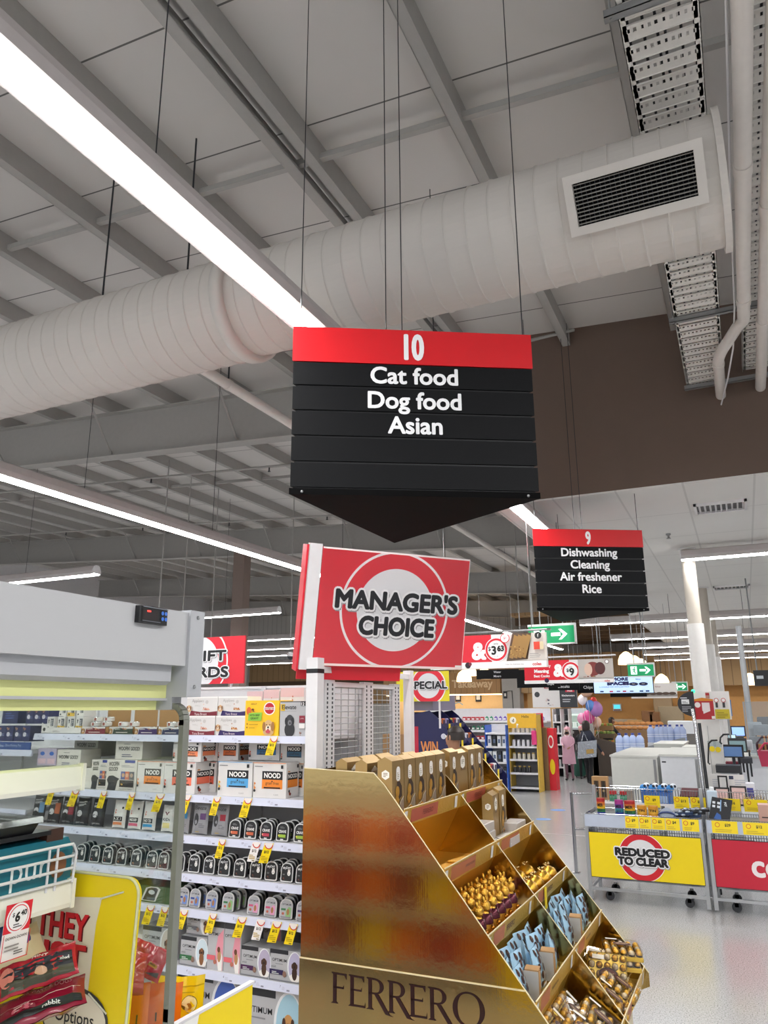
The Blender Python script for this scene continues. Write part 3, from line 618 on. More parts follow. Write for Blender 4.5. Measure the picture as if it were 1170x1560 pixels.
starburst_sign(f, sw, sh, sw*.505, sh*.50, sh*.36, [("MANAGER'S", sw*.52, sh*.575, sw*.82, sh*.155), ('CHOICE', sw*.525, sh*.355, sw*.50, sh*.15)], 1)
f.rect(0, 0, sw, sh*.02, '#f0d9d6'); f.rect(0, sh*.985, sw, sh*.015, '#efe3e4'); f.rect(sw*.95, sh*.02, sw*.05, sh*.018, '#efe9e6'); f.rect(sw-.004, 0, .004, sh, '#e9d9da')
b.build('printed_board', t, True)
GLOSS = clear('clear_sleeve', '#ffffff', .03, .12)
b = MB(); b.obox(so+sn*.006, su*sw, sv*sh, sn*.001, GLOSS); b.build('clear_sleeve', t, True)
b = MB(); b.obox(so-su*.085-sn*.05-sv*.03, su*.08, sv*(sh+.045), sn*.05, WHITE); b.build('white_post', t, True)
b = MB(); b.obox(so-su*.10-sn*.12-sv*.045, su*.012, sv*(sh+.05), sn*.10, RED); b.build('side_board', t, True)
b = MB(); b.obox(so-su*.08-sn*.08-sv*.1, su*(sw*.68), sv*.2, sn*.012, RED); b.build('rear_board', t, True)
# SPECIAL and GIFT CARDS boards farther back
t, b, f, w, h, a = board('promotion_sign', 'yellow and red board reading SPECIAL above the dark blue chocolate stand', 'sign', 604, 1022, 683, 1069, 9.3, '#e3d31a')
f.ring(w*.62, h*.52, 0, h*.64, '#f4efe6', 48, clip=(0, w, 0, h)); f.ring(w*.62, h*.52, 0, h*.6, RED, 48, clip=(0, w, 0, h)); f.disc(w*.62, h*.52, h*.42, '#dfe0e2', 40); big(f, [('SPECIAL', w*.62, h*.54, w*.70, h*.24)], .7)
b.build('printed_board', t, True)
b = MB()
for x in (.2, .8): b.box(a.x+w*x-.01, a.x+w*x+.01, 9.33, 9.35, 1.9, a.z+h*.5, WHITE)
b.build('post', t, True)
t, b, f, w, h, a = board('promotion_sign', 'red and white board reading GIFT CARDS behind the chiller', 'sign', 237, 968, 374, 1044, 8.0, RED)
starburst_sign(f, w, h, w*.47, h*.46, h*.58, [('GIFT', w*.60, h*.60, w*.40, h*.21), ('CARDS', w*.53, h*.25, w*.60, h*.21)], 1)
b.build('printed_board', t, True); b = MB()
for x in (.15, .85): b.box(a.x+w*x-.012, a.x+w*x+.012, 8.022, 8.045, 2.2, a.z+h*.4, WHITE)
b.build('post', t, True)
# ================================================================== GOLD CHOCOLATE STAND
FY0, FYM, FY1 = 4.05, 5.0, 5.95
TX = [-1.785, -1.555, -1.33, -1.099, -.84]; TZ = [1.61, 1.326, 1.03, .765, .44]; LIPH = .085
st = thing('display_stand', 'tall stepped gold cardboard display stand of boxed chocolates, with big dark lettering on its side', 'display stand', (-1.6, 4.05, 0))
EDGE = mat('card_edge', '#e6d6ae', .5)
def gold_side():
    m = mat('gold_foil_board', '#bba470', .13, 1., var=.04, scale=5, bump=.05, bscale=24); nt = m.node_tree; b = nt.nodes['Principled BSDF']
    tc = nt.nodes.new('ShaderNodeTexCoord'); mp = nt.nodes.new('ShaderNodeMapping'); mp.inputs['Scale'].default_value = (160, 160, 1.5); n = nt.nodes.new('ShaderNodeTexNoise'); n.inputs['Scale'].default_value = 1
    nt.links.new(tc.outputs['Object'], mp.inputs['Vector']); nt.links.new(mp.outputs['Vector'], n.inputs['Vector'])
    old = b.inputs['Normal'].links[0].from_node; b2 = nt.nodes.new('ShaderNodeBump'); b2.inputs['Strength'].default_value = .035; b2.inputs['Distance'].default_value = .004
    nt.links.new(n.outputs['Fac'], b2.inputs['Height']); nt.links.new(old.outputs['Normal'], b2.inputs['Normal']); nt.links.new(b2.outputs['Normal'], b.inputs['Normal'])
    return m
GSIDE = gold_side()
prof = [(-2.41, .81), (-2.41, 1.81), (-1.955, 1.795), (-1.89, 1.735), (-1.135, .81)]
low = [(-2.415, .03), (-2.415, .81), (-1.135, .81), (-.80, .40), (-.80, .32), (-.93, .26), (-.93, .03)]
for y, nm in ((FY0, 'side_panel'), (FYM, 'divider'), (FY1, 'side_panel')):
    b = MB(); p = prof if y != FYM else [(-2.35, .81), (-2.35, 1.74), (-1.91, 1.74), (-1.86, 1.70), (-1.135, .81)]
    b.prism([(x, y, z) for x, z in p], (0, .007, 0), GSIDE); b.prism([(x if y == FY0 else max(x, -2.35), y-.002, z) for x, z in low], (0, .010, 0), GSIDE)
    for i in range(len(p)):   # pale cut edges
        a, c = p[i], p[(i+1) % len(p)]
        if i in (1, 2, 3): b.obox((a[0], y-.001, a[1]), (c[0]-a[0], 0, c[1]-a[1]), (0, .009, 0), (.0, 0, .004), EDGE)
    a, c = (-1.135, .81), (-.80, .40); b.obox((a[0], y-.003, a[1]), (c[0]-a[0], 0, c[1]-a[1]), (0, .012, 0), (0, 0, .004), EDGE)
    if y == FY0: b.obox((-2.415, y-.004, .806), (1.28, 0, 0), (0, .004, 0), (0, 0, .007), EDGE)
    o = b.build(nm, st, True)
    if y == FY0:   # serif lettering on the lower side panel, drawn stroke by stroke
        b = MB(); LET = mat('dark_lettering', '#2a0f12', .3)
        f = Face(b, (-2.20, FY0-.0035, .615), (1, 0, 0), (0, 0, 1), .0006); H = .148
        def stem(x, w=.021, y0=0, y1=H):
            f.k = 1
            f.rect(x, y0, w, y1-y0, LET)
            for yy, d in ((y0, 1), (y1, -1)): f.poly([(x-.012, yy), (x+w+.012, yy), (x+w, yy+d*.008), (x, yy+d*.008)][::d], LET)
        def bar(x0, x1, y, w=.008, ser=0.): 
            f.k = 1
            f.rect(x0, y-w/2, x1-x0, w, LET)
            if ser: f.poly([(x1-.012, y-w/2), (x1, y-w/2-max(0, -ser)), (x1, y+w/2+max(0, ser)), (x1-.004, y+w/2)], LET)
        def arc(cx, cy, rx, ry, t0, t1, wx, n=14):
            f.k = 1
            for i in range(n):
                a, c = t0+(t1-t0)*i/n, t0+(t1-t0)*(i+1)/n; q = []
                for t, s_ in ((a, 1), (c, 1), (c, 0), (a, 0)): k = wx*abs(math.cos(t))+.006; q.append((cx+(rx-(0 if s_ else k))*math.cos(t), cy+(ry-(0 if s_ else .008))*math.sin(t)))
                f.poly(q, LET); f.k -= 1
            f.k += 1
        def F_(x): stem(x); bar(x, x+.082, H-.005, .009, -.02); bar(x, x+.065, H*.52, .008, .012); return x+.105
        def E_(x): stem(x); bar(x, x+.082, H-.005, .009, -.02); bar(x, x+.068, H*.53, .008, .012); bar(x, x+.09, .005, .009, .02); return x+.108
        def R_(x):
            stem(x); arc(x+.035, H*.745, .055, H*.255, -PI/2, PI/2, .017); bar(x, x+.036, H-.004, .008); bar(x, x+.036, H*.49+.004, .008)
            f.poly([(x+.035, H*.5), (x+.06, H*.5), (x+.125, -.012), (x+.145, -.018), (x+.10, -.012)], LET); return x+.122
        x = 0.
        for fn in (F_, E_, R_, R_, E_, R_): x = fn(x)
        arc(x+.085, H*.5, .085, H*.53, 0, 2*PI, .02, 32)
        b.build('lettering', o, True)
b = MB(); b.box(-2.362, -2.354, FY0+.01, FY1, .03, 1.80, GSIDE); b.build('back_panel', st, True)
b = MB(); b.box(-2.355, -.86, FY0+.01, FY1, .0, .03, GSIDE); b.box(-.94, -.93, FY0, FY1, .03, .36, mat('cream_card', '#d9cfb4', .5)); b.build('base', st, True)
FZ = [z-LIPH for z in TZ]
for k in range(5):
    for c, (ya, yb) in enumerate(((FY0+.008, FYM-.001), (FYM+.008, FY1-.001))):
        sh = MB(); xb = -2.35 if k == 0 else TX[k-1]-.16
        sh.box(xb, TX[k], ya, yb, FZ[k]-.006, FZ[k], GOLD)
        if k: sh.obox((xb, ya, FZ[k]), (.16-.012, 0, FZ[k-1]-.008-FZ[k]), (0, yb-ya, 0), (.006, 0, 0), GOLDB if c == 0 and k < 3 else GOLD)
        s_ = sh.build('tier', st, True)
        lp = MB(); lp.obox((TX[k], ya, FZ[k]), (.012, 0, LIPH), (0, yb-ya, 0), (.005, 0, 0), GOLD); lp.obox((TX[k]+.012, ya, TZ[k]), (.006, 0, 0), (0, yb-ya, 0), (0, 0, .004), EDGE)
        f = Face(lp, (TX[k]+.0052, ya, FZ[k]), (0, 1, 0), (.14, 0, .99), .0006)
        f.rect(.10, .006, .42 if k < 2 else .2, .07, '#a8503c' if k == 0 else '#b0653e'); f.text('FERRERO ROCHER' if k % 2 else 'FERRERO', .42 if k else .36, .042, .16, None, '#5a1c14', .01)  # reddish block also paints the red reflections in the foil lip
        for x in (.0, .82): f.rect(x, .004, .045, .07, '#d9d8d6')
        lp.build('front_lip', s_, True)
# --- tall boxes with a window on the top tier
def tall_box(w, d, h, wide):
    t = thing('chocolate_box', 'x', 'box'); b = MB(); b.box(-d, 0, -w/2, w/2, 0, h, GOLDP); b.obox((-d*.5, -w/2, h), (0, 0, .0), (0, w, 0), (0, 0, .0), GOLDP) if 0 else None
    b.prism([(-d, -w/2, h), (0, -w/2, h), (-d*.5, -w/2, h+.022)], (0, w, 0), GOLDP); b.build('carton', t)
    p = MB(); f = Face(p, (0.0006, -w/2, 0), (0, 1, 0), (0, 0, 1), .0005)
    if wide:
        f.poly([(w*.5+w*.26*math.cos(a*PI/3+PI/6), h*.80+w*.24*math.sin(a*PI/3+PI/6)) for a in range(6)], '#f0ece2'); f.scribble(w*.35, h*.775, w*.3, .03, '#8a7a5a', 3, 2); f.text('FERRERO', w*.5, h*.66, w*.5, None, '#6b4a22', .01)
        f.pile(w*.1, .01, w*.8, h*.3, ['#8a5a30', '#c79a4a', '#5a2f18', '#e0bd6a'], 14, 4, .14)
    else:
        f.poly([(w*.34, h*.86), (w*.42, h*.9), (w*.58, h*.9), (w*.66, h*.86), (w*.66, h*.70), (w*.58, h*.67), (w*.42, h*.67), (w*.34, h*.70)], '#f1ede6'); f.scribble(w*.41, h*.70, w*.18, h*.12, '#9a8a6a', 4, 1)
        f.poly([(w*.3, h*.3), (w*.45, h*.36), (w*.8, h*.42), (w*.78, h*.58), (w*.62, h*.66), (w*.4, h*.66), (w*.36, h*.5)], CHOC)
        f.disc(w*.42, h*.5, w*.16, GOLDB, 16, h*.09); f.disc(w*.36, h*.36, w*.16, GOLDB, 16, h*.09)
        f.poly([(w*.08, .01), (w*.92, .01), (w*.92, h*.40), (w*.7, h*.34), (w*.5, h*.24), (w*.1, h*.19)], '#8d7f72'); f.poly([(w*.1, h*.19), (w*.5, h*.24), (w*.7, h*.34), (w*.92, h*.40), (w*.92, h*.415), (w*.68, h*.355), (w*.48, h*.255), (w*.1, h*.205)], '#d8cdb4')
        f.disc(w*.5, h*.14, w*.2, GOLDB, 14); f.disc(w*.5, h*.14, w*.13, '#7a4a2a', 12)
    f = Face(p, (-d, -w/2-.0006, 0), (1, 0, 0), (0, 0, 1), .0005); f.poly([(d*.55+d*.3*math.cos(a*PI/3+PI/6), h*.78+d*.3*math.sin(a*PI/3+PI/6)) for a in range(6)], '#f0ece2'); f.scribble(d*.4, h*.75, d*.3, .025, '#8a7a5a', 3, 2)
    p.build('printed_front', t); return t
nb = tall_box(.165, .09, .335, False); wb = tall_box(.20, .075, .32, True); G_ = 'tall chocolate boxes'
for i, y in enumerate((4.145, 4.316, 4.487, 4.658, 4.829, 5.085, 5.465, 5.64)):
    lab = 'tall tan chocolate box with dark window, top tier, %s from the camera end' % ORD[i+1]
    if i == 0: nb.location = (-1.845, y, FZ[0]+.001); tag(nb, lab, None, G_)
    else: dup(nb, (-1.845, y, FZ[0]+.001), None, lab, G_)
for i, (x, y, lab) in enumerate(((-2.0, 4.16, 'broad tan chocolate box behind the first tall window box on the top tier'), (-2.0, 4.40, 'broad tan chocolate box behind the second tall window box on the top tier'), (-1.85, 5.275, 'broad brown gold box between tall window boxes beyond the middle divider'),
        (-2.15, 4.2, 'broad tan box in the back row of the top tier, nearest the camera'), (-2.15, 4.43, 'broad tan box in the back row of the top tier, second from the camera'), (-2.15, 4.66, 'broad tan box in the back row of the top tier, third from the camera'), (-2.05, 4.85, 'broad tan box in the back row of the top tier beside the middle divider'))):
    if i == 0: wb.location = (x, y, FZ[0]+.001); tag(wb, lab, None, G_)
    else: dup(wb, (x, y, FZ[0]+.001), None, lab, G_)
dup(wb, (-1.66, 5.40, FZ[1]+.001), .1, 'lone broad gold chocolate box standing on the second tier, far column'); dup(nb, (-1.665, 5.59, FZ[1]+.001), 0, 'tall window chocolate box standing alone on the second tier, far column')
# flat packs on the second tier
def flat_pack(l, w, h, cols, m):
    t = thing('chocolate_pack', 'x', 'pack'); b = MB(); b.rbox(-w/2, w/2, -l/2, l/2, 0, h, m, .004); b.build('wrapper', t)
    p = MB(); f = Face(p, (w/2+.0006, -l/2, 0), (0, 1, 0), (0, 0, 1), .0004); f.pile(.01, .0, l-.02, h, cols, 22, 3, .06); f = Face(p, (w/2-.004, -l/2+.006, h+.0005), (0, 1, 0), (-1, 0, 0), .0004); f.pile(.01, .01, l-.02, w-.02, cols, 26, 5, .07)
    p.build('printed_pattern', t); return t
g1 = flat_pack(.20, .11, .035, ['#f0d27a', '#8a5a24', '#c79a3c', '#fff0c0'], GOLDB)
g1.location = (-1.64, 4.36, FZ[1]+.001); tag(g1, 'flat gold chocolate pack lying alone on the second tier near the camera end', 'pack', 'flat packs on the second tier')
dup(g1, (-1.63, 4.62, FZ[1]+.001), -.25, 'flat gold chocolate pack lying beside the lone one on the second tier')
g2 = flat_pack(.24, .12, .055, ['#e9e6e2', '#8c8a90', '#c9b39a', '#6d6a70', '#d7d2cc'], mat('grey_wrap', '#b9b4b0', .35))
for i, (y, zz, x) in enumerate(((5.16, 0, -1.68), (5.16, .056, -1.69), (5.17, .112, -1.70), (5.43, 0, -1.6), (5.70, 0, -1.62), (5.72, .056, -1.63))):
    lab = ['grey patterned chocolate pack at the bottom of the stack beside the middle divider', 'grey patterned chocolate pack in the middle of the stack beside the middle divider', 'grey patterned chocolate pack topping the stack beside the middle divider', 'grey patterned chocolate pack lying in front of the lone broad gold box', 'grey patterned chocolate pack under another at the far end of the second tier', 'grey patterned chocolate pack on top at the far end of the second tier'][i]
    if i == 0: g2.location = (x, y, FZ[1]+.001); tag(g2, lab, 'pack', 'grey packs on the second tier')
    else: dup(g2, (x, y, FZ[1]+zz+.001), .0, lab)
# foil figures on the third tier
FS = 1.4
fig = thing('foil_figure', 'x', 'chocolate figure'); b = MB()
b.lathe([(.001, 0), (.026, .0), (.032, .03), (.027, .062), (.018, .085), (.012, .095)], (0, 0, 0), GOLDB, 12); b.build('body', fig)
b = MB(); b.ball((.004, 0, .108), .021, GOLDB, 12, 7); b.ball((.004, -.013, .132), .007, GOLDB, 6, 5, 1.8); b.ball((.004, .013, .132), .007, GOLDB, 6, 5, 1.8); b.build('head', fig)
b = MB(); b.lathe([(.031, .05), (.0305, .062), (.022, .086), (.0205, .086)], (.003, 0, 0), mat('wine_foil', '#5b2430', .25, .6), 12, caps=False); b.build('printed_coat', fig)
b = MB(); b.ball((.03, 0, .035), .012, mat('amber_foil', '#b9761f', .25, .8), 8, 5); b.build('badge', fig)
n = 0; rows = ['front', 'middle', 'back']
for r_ in range(3):
    for c in range(7):
        if (r_ == 0 and c == 6): continue
        y = 4.15+.122*c+.02*r_; x = -1.40-.09*r_; lab = 'gold foil figure, %s row of the third tier, %s from the camera end' % (rows[r_], ORD[c+1]); n += 1
        if n == 1: fig.scale = (FS,)*3; fig.location = (x, y, FZ[2]+.02); tag(fig, lab, 'chocolate figure', 'gold foil figures on the third tier')
        else: dup(fig, (x, y, FZ[2]+.02), rnd.uniform(-.4, .4), lab)
b = MB(); b.box(-1.60, -1.345, 4.1, 4.97, FZ[2], FZ[2]+.018, mat('pale_tray', '#cfc6bd', .5)); tag(b.build('card_tray'), 'pale card tray under the gold foil figures on the third tier', 'tray')
# big foil balls
ball = thing('foil_ball', 'x', 'chocolate ball'); b = MB()
pr = [(.004, .016)]+[(.062*math.sin(PI*k/9)*(1+.02*(k % 2)), .07-.058*math.cos(PI*k/9)) for k in range(1, 9)]+[(.004, .128)]
b.lathe(pr, (0, 0, 0), mat('gold_ball_foil', '#d6a640', .3, 1., bump=.25, bscale=70), 18); b.build('foil', ball)
b = MB(); b.lathe([(.062, 0), (.07, .028), (.066, .028), (.055, .004), (.055, 0)], (0, 0, 0), CHOC, 20, caps=False); b.lathe([(.06, 0), (.06, .003)], (0, 0, 0), CHOC, 16); b.build('paper_cup', ball)
b = MB(); f = Face(b, (.058, -.02, .055), (0, 1, 0), (-.25, 0, 1), .0008); f.poly([(.02+.022*math.cos(a*PI/3), .02+.024*math.sin(a*PI/3)) for a in range(6)], '#efe9df'); f.scribble(.008, .01, .024, .02, '#8a7a6a', 3, 2); b.build('label', ball)
b = MB()
for k in range(9): a = rnd.uniform(0, 6.28); b.ball((-.01+.03*math.cos(a)*rnd.random(), .04*math.sin(a), .128+.012*rnd.random()), .008, mat('bell_foil', '#cdb27a', .25, 1.), 6, 4)
tag(b.build('bells', ball), kind='stuff')
for i, (x, y) in enumerate(((-1.40, 5.20), (-1.40, 5.36), (-1.39, 5.53), (-1.39, 5.70), (-1.55, 5.28), (-1.55, 5.48), (-1.54, 5.68))):
    lab = 'large gold foil chocolate ball with bells, %s of the %s row on the third tier' % (ORD[i+1] if i < 4 else ORD[i-3], 'front' if i < 4 else 'back')
    if i == 0: ball.location = (x, y, FZ[2]+.001); tag(ball, lab, 'chocolate ball', 'large foil balls')
    else: dup(ball, (x, y, FZ[2]+.001), 0, lab)
b = MB()
b.tube([(-1.52, 5.10+.04*k, FZ[2]+.12+.03*math.sin(k*1.3)) for k in range(7)], [.004, .016, .012, .018, .012, .016, .004], mat('dark_ribbon', '#2b1d18', .3), 6); tag(b.build('ribbon'), 'dark ribbon trailing over the large foil balls beside the divider', 'ribbon')
# pale blue bags on the fourth tier
BLUE = mat('pale_blue_film', '#a9cfe8', .3, var=.04); DOT = mat('choc_print', '#3c2420', .4)
def bag(w, h, d, m, art):
    t = thing('chocolate_bag', 'x', 'bag'); b = MB(); n = 7; vs = []; fs = []
    for j in range(9):
        v = j/8; th = d*math.sin(PI*min(1, v*1.02))**.6*.5; wid = w*(.5-.03*math.sin(PI*v))
        for s in (1, -1):
            for i in range(n): u = -1+2*i/(n-1); vs.append((s*th*(1-u*u)**.6+.001*s-.03*v, u*wid, v*h))
    for j in range(8):
        for s in range(2):
            for i in range(n-1):
                a = j*2*n+s*n+i; q = (a, a+1, a+2*n+1, a+2*n); fs.append(q if s == 0 else q[::-1])
    b.add(vs, fs, m, True); b.build('film', t)
    p = MB(); f = Face(p, (0, -w/2, .0), (0, 1, 0), (0, 0, 1), .0006); art(f, w, h)
    for i, (x, y, z) in enumerate(p.v):
        u, v = max(-1, min(1, 2*y/w)), max(0, min(1, z/h)); th = d*max(0, math.sin(PI*min(1, v*1.02)))**.6*.5
        p.v[i] = (x+th*(1-u*u)**.6-.03*v+.003, y*(1-.06*math.sin(PI*v)), z)
    p.build('printed_front', t)
    return t
def bag_art(f, w, h):
    r = random.Random(2)
    for x, y, q in ((.28, .9, .1), (.62, .86, .12), (.4, .74, .11), (.76, .7, .1), (.2, .6, .1), (.56, .56, .12), (.8, .46, .09), (.3, .42, .11), (.6, .33, .1), (.2, .22, .09)): f.disc(w*x, h*y, w*q, DOT, 10, w*q*1.2); f.disc(w*x+.005, h*y+.005, w*q*.45, '#6e4a3c', 8)
    f.rect(w*.2, h*.12, w*.6, h*.08, '#e9f2f7'); f.scribble(w*.25, h*.13, w*.45, h*.05, '#4a6a8a', 2, 1)
bg = bag(.14, .205, .06, BLUE, bag_art); n = 0
for c in range(2):
    for r_ in range(3):
        for k in range(5):
            y = (4.14, 5.09)[c]+.17*k+.03*(r_ % 2); x = -1.17-.062*r_
            if (c == 0 and k in (1, 3) and r_ == 0) or (c == 1 and k in (2,) and r_ == 0): continue
            lab = 'pale blue dotted bag, %s row of the fourth tier, %s in the %s column' % (rows[r_], ORD[k+1], ['near', 'far'][c]); n += 1
            if n == 1: bg.location = (x, y, FZ[3]+.012*r_+.001); tag(bg, lab, 'bag', 'pale blue bags on the fourth tier')
            else: dup(bg, (x, y, FZ[3]+.012*r_+.001), rnd.uniform(-.35, .35), lab)
for i, (y, c) in enumerate(((4.31, 'left of the two in the near column'), (4.65, 'right of the two in the near column'), (5.43, 'of the far column'))):
    t = thing('card_divider', 'plain cardboard divider box between pale blue bags, %s' % c, 'divider', (-1.15, y, FZ[3]), 'cardboard dividers'); b = MB(); b.box(-1.20, -1.125, y-.018, y+.018, FZ[3]+.001, FZ[3]+.15, CARD); b.build('box', t, True)
    b = MB(); b.box(-1.21, -1.128, y-.021, y-.0185, FZ[3]+.004, FZ[3]+.145, mat('divider_grey', '#b9b6b2', .5)); b.build('grey_side', t, True); b = MB(); b.obox((-1.20, y-.018, FZ[3]+.151), (.075, 0, .0), (0, .036, .012), (0, 0, .001), CARD); b.build('flap', t, True)
b = MB(); f = Face(b, (TX[2]+.025, 5.24, TZ[2]-.13), (0, 1, 0), (.1, 0, 1), .001); b.box(TX[2]+.02, TX[2]+.025, 5.24, 5.28, TZ[2]-.13, TZ[2]-.005, YEL); tag(b.build('price_ticket'), 'yellow price ticket hanging from the third lip of the gold stand', 'price ticket')
# clear lidded trays on the bottom tier
CLEAR = clear('clear_lid', '#ffffff', .08, .04)
tr = thing('chocolate_tray', 'x', 'box'); S = .20
b = MB(); b.rbox(-S/2, S/2, -S/2, S/2, 0, .022, GOLD, .006); b.build('gold_base', tr)
b = MB(); r2 = random.Random(5)
for i in range(5):
    for j in range(5):
        if abs(i-2) < 1 and abs(j-2) < 1: continue
        b.ball((-S/2+.02+.04*i, -S/2+.02+.04*j, .033), .0165, GOLDB if (i+j) % 3 else mat('pale_foil', '#dcc9a8', .3, .5), 8, 5); b.lathe([(.014, .018), (.018, .03)], (-S/2+.02+.04*i, -S/2+.02+.04*j, 0), CHOC, 8, caps=False)
b.build('chocolates', tr)
b = MB(); b.rbox(-S/2+.002, S/2-.002, -S/2+.002, S/2-.002, .022, .056, CLEAR, .006); b.build('clear_lid', tr)
b = MB(); f = Face(b, (-S/2, -S/2, .0565), (1, 0, 0), (0, 1, 0), .0006); f.disc(S*.5, S*.5, .048, '#3a1c16', 24, .03); f.disc(S*.5, S*.5, .04, '#5b2c1e', 24, .023); f.text('FERRERO', S*.5, S*.5, .06, None, '#e7d29a', .01)
f.rect(S*.1, S*.82, S*.3, S*.1, '#efe7d8'); b.build('oval_label', tr)
spots = [((-.97, 4.27, FZ[4]+.06), (0, .55, .12), 'clear lidded tray of gold chocolates leaning at the near end of the bottom tier'), ((-.98, 4.53, FZ[4]+.07), (.0, .5, .02), 'clear lidded tray of gold chocolates leaning second on the bottom tier'),
         ((-.95, 4.80, FZ[4]+.05), (0, .6, .05), 'clear lidded tray of gold chocolates leaning third on the bottom tier'), ((-1.08, 4.40, FZ[4]+.10), (0, .7, 0), 'clear lidded tray of gold chocolates behind the first on the bottom tier'), ((-1.07, 4.68, FZ[4]+.10), (0, .7, 0), 'clear lidded tray of gold chocolates behind the third on the bottom tier'),
         ((-.93, 5.72, TZ[4]+.10), (0, .04, .25), 'clear lidded tray of gold chocolates lying uppermost at the far end of the bottom tier'), ((-.94, 5.71, TZ[4]+.04), (0, .03, .2), 'clear lidded tray lying under the uppermost tray at the far end'),
         ((-.95, 5.20, FZ[4]+.05), (0, .6, .1), 'clear lidded tray leaning just beyond the divider on the bottom tier'), ((-.93, 5.43, FZ[4]+.06), (0, .55, -.05), 'clear lidded tray leaning in the middle of the far column of the bottom tier'), ((-1.05, 5.60, FZ[4]+.11), (1.1, .2, .3), 'clear lidded tray tipped on its edge at the back of the bottom tier'), ((-1.0, 5.50, FZ[4]+.12), (1.2, .1, .3), 'clear lidded tray tipped on its edge beside another at the back of the bottom tier')]
for i, (l, e, lab) in enumerate(spots):
    t = tr if i == 0 else dup(tr, None, None, lab); t.scale = (1.22,)*3; t.location = (l[0], l[1], l[2]+(.03 if l[1] < 5 else .015)); t.rotation_euler = e; tag(t, lab, 'box', 'clear lidded chocolate trays')
for i, (y, c) in enumerate(((4.12, '#efe6dd'), (4.22, '#f3d33a'))):
    b = MB(); b.box(-.90, -.893, y, y+.08, FZ[4]+.02, FZ[4]+.13, c); f = Face(b, (-.893, y, FZ[4]+.02), (0, 1, 0), (0, 0, 1), .0008); f.disc(.04, .07, .022, '#6a3030' if i == 0 else '#d9a01a'); f.scribble(.01, .01, .06, .03, '#555555', 3, 1)
    tag(b.build('shelf_card'), ['white shelf card with a dark picture at the near end of the bottom tier', 'yellow shelf card at the near end of the bottom tier'][i], 'card')
# ================================================================== OPEN CHILLER AT THE LEFT
CX, CY0, CY1 = -1.022, -.6, 1.24
COOLW = mat('chiller_white', '#bcbdbf', .45, var=.03); COOLG = mat('chiller_grey', '#b4b6ba', .45); SHELFW = mat('chiller_shelf', '#eceadd', .4)
LAMP = mat('chiller_lamp_cover', '#cfd28f', emit=.12)
LAMPI = mat('chiller_lamp', '#e4f29c', emit=4.)
ck = thing('open_chiller', 'white open front chiller at the left with a small black thermostat on its canopy', 'chiller', (-1.5, .3, 0))
b = MB(); b.prism([(CX, CY0, 2.236), (CX, CY0, 2.344), (CX-.03, CY0, 2.349), (-1.95, CY0, 2.349), (-1.95, CY0, 2.236)], (0, CY1-CY0, 0), COOLW); b.build('canopy', ck, True)
b = MB(); b.prism([(CX-.018, CY0, 2.236), (CX-.018, CY0, 2.205), (CX-.03, CY0, 2.198), (CX-.05, CY0, 2.198), (CX-.05, CY0, 2.236)], (0, CY1-.02-CY0, 0), COOLG)
b.build('canopy_lip', ck, True)
b = MB(); b.box(CX-.06, CX-.045, CY0, CY1, 2.172, 2.2, LAMP); b.box(CX-.075, CX-.06, CY0, CY1-.01, 2.150, 2.170, LAMP); b.build('lamp_cover', ck, True)
b = MB(); b.box(-1.22, -1.17, CY0+.02, CY1-.04, 2.226, 2.236, LAMPI); b.build('lamp_tube', ck, True)
b = MB(); b.box(CX-.058, CX-.042, CY0, CY1, 2.168, 2.173, COOLG); b.build('lamp_trim', ck, True)
b = MB(); b.box(-1.95, CX+.007, CY1, CY1+.045, 2.175, 2.349, COOLG); b.box(-1.95, CX-.03, CY1+.0, CY1+.03, 2.15, 2.175, COOLG)
for z in (2.335, 2.195): b.ball((CX+.008, CY1+.022, z), .004, GREYM, 8, 4)
b.build('end_cap', ck, True)
b = MB(); b.box(-1.97, -1.93, CY0, CY1+.03, .0, 2.345, COOLW); b.build('back_panel', ck, True)
b = MB(); b.box(-1.93, CX, CY0, CY1, .08, .55, COOLW); b.box(-1.93, CX-.05, CY0, CY1, 0, .08, DARKM); b.build('base', ck, True)
b = MB(); ty = (1.086, 1.165)
b.rbox(-.01, .01, -.039, .039, -.0165, .0165, BLACKP, .002)
o = b.build('thermostat', ck); o.location = Vector((CX+.002, 1.126, 2.326))-Vector(ck.location)
b = MB(); f = Face(b, (.0105, -.039, -.0165), (0, 1, 0), (0, 0, 1), .0004)
f.rect(.006, .006, .042, .02, '#1c1012'); f.rect(.018, .021, .01, .003, mat('red_led', '#ff3b30', emit=2)); f.rect(.006, .003, .05, .0015, '#6a6f78')
for x, y in ((.060, .022), (.069, .022), (.060, .011), (.069, .011)): f.disc(x, y, .0038, '#3c78d8', 12)
f.rect(.004, .029, .07, .0015, '#7c8088'); b.build('thermostat_buttons', o)
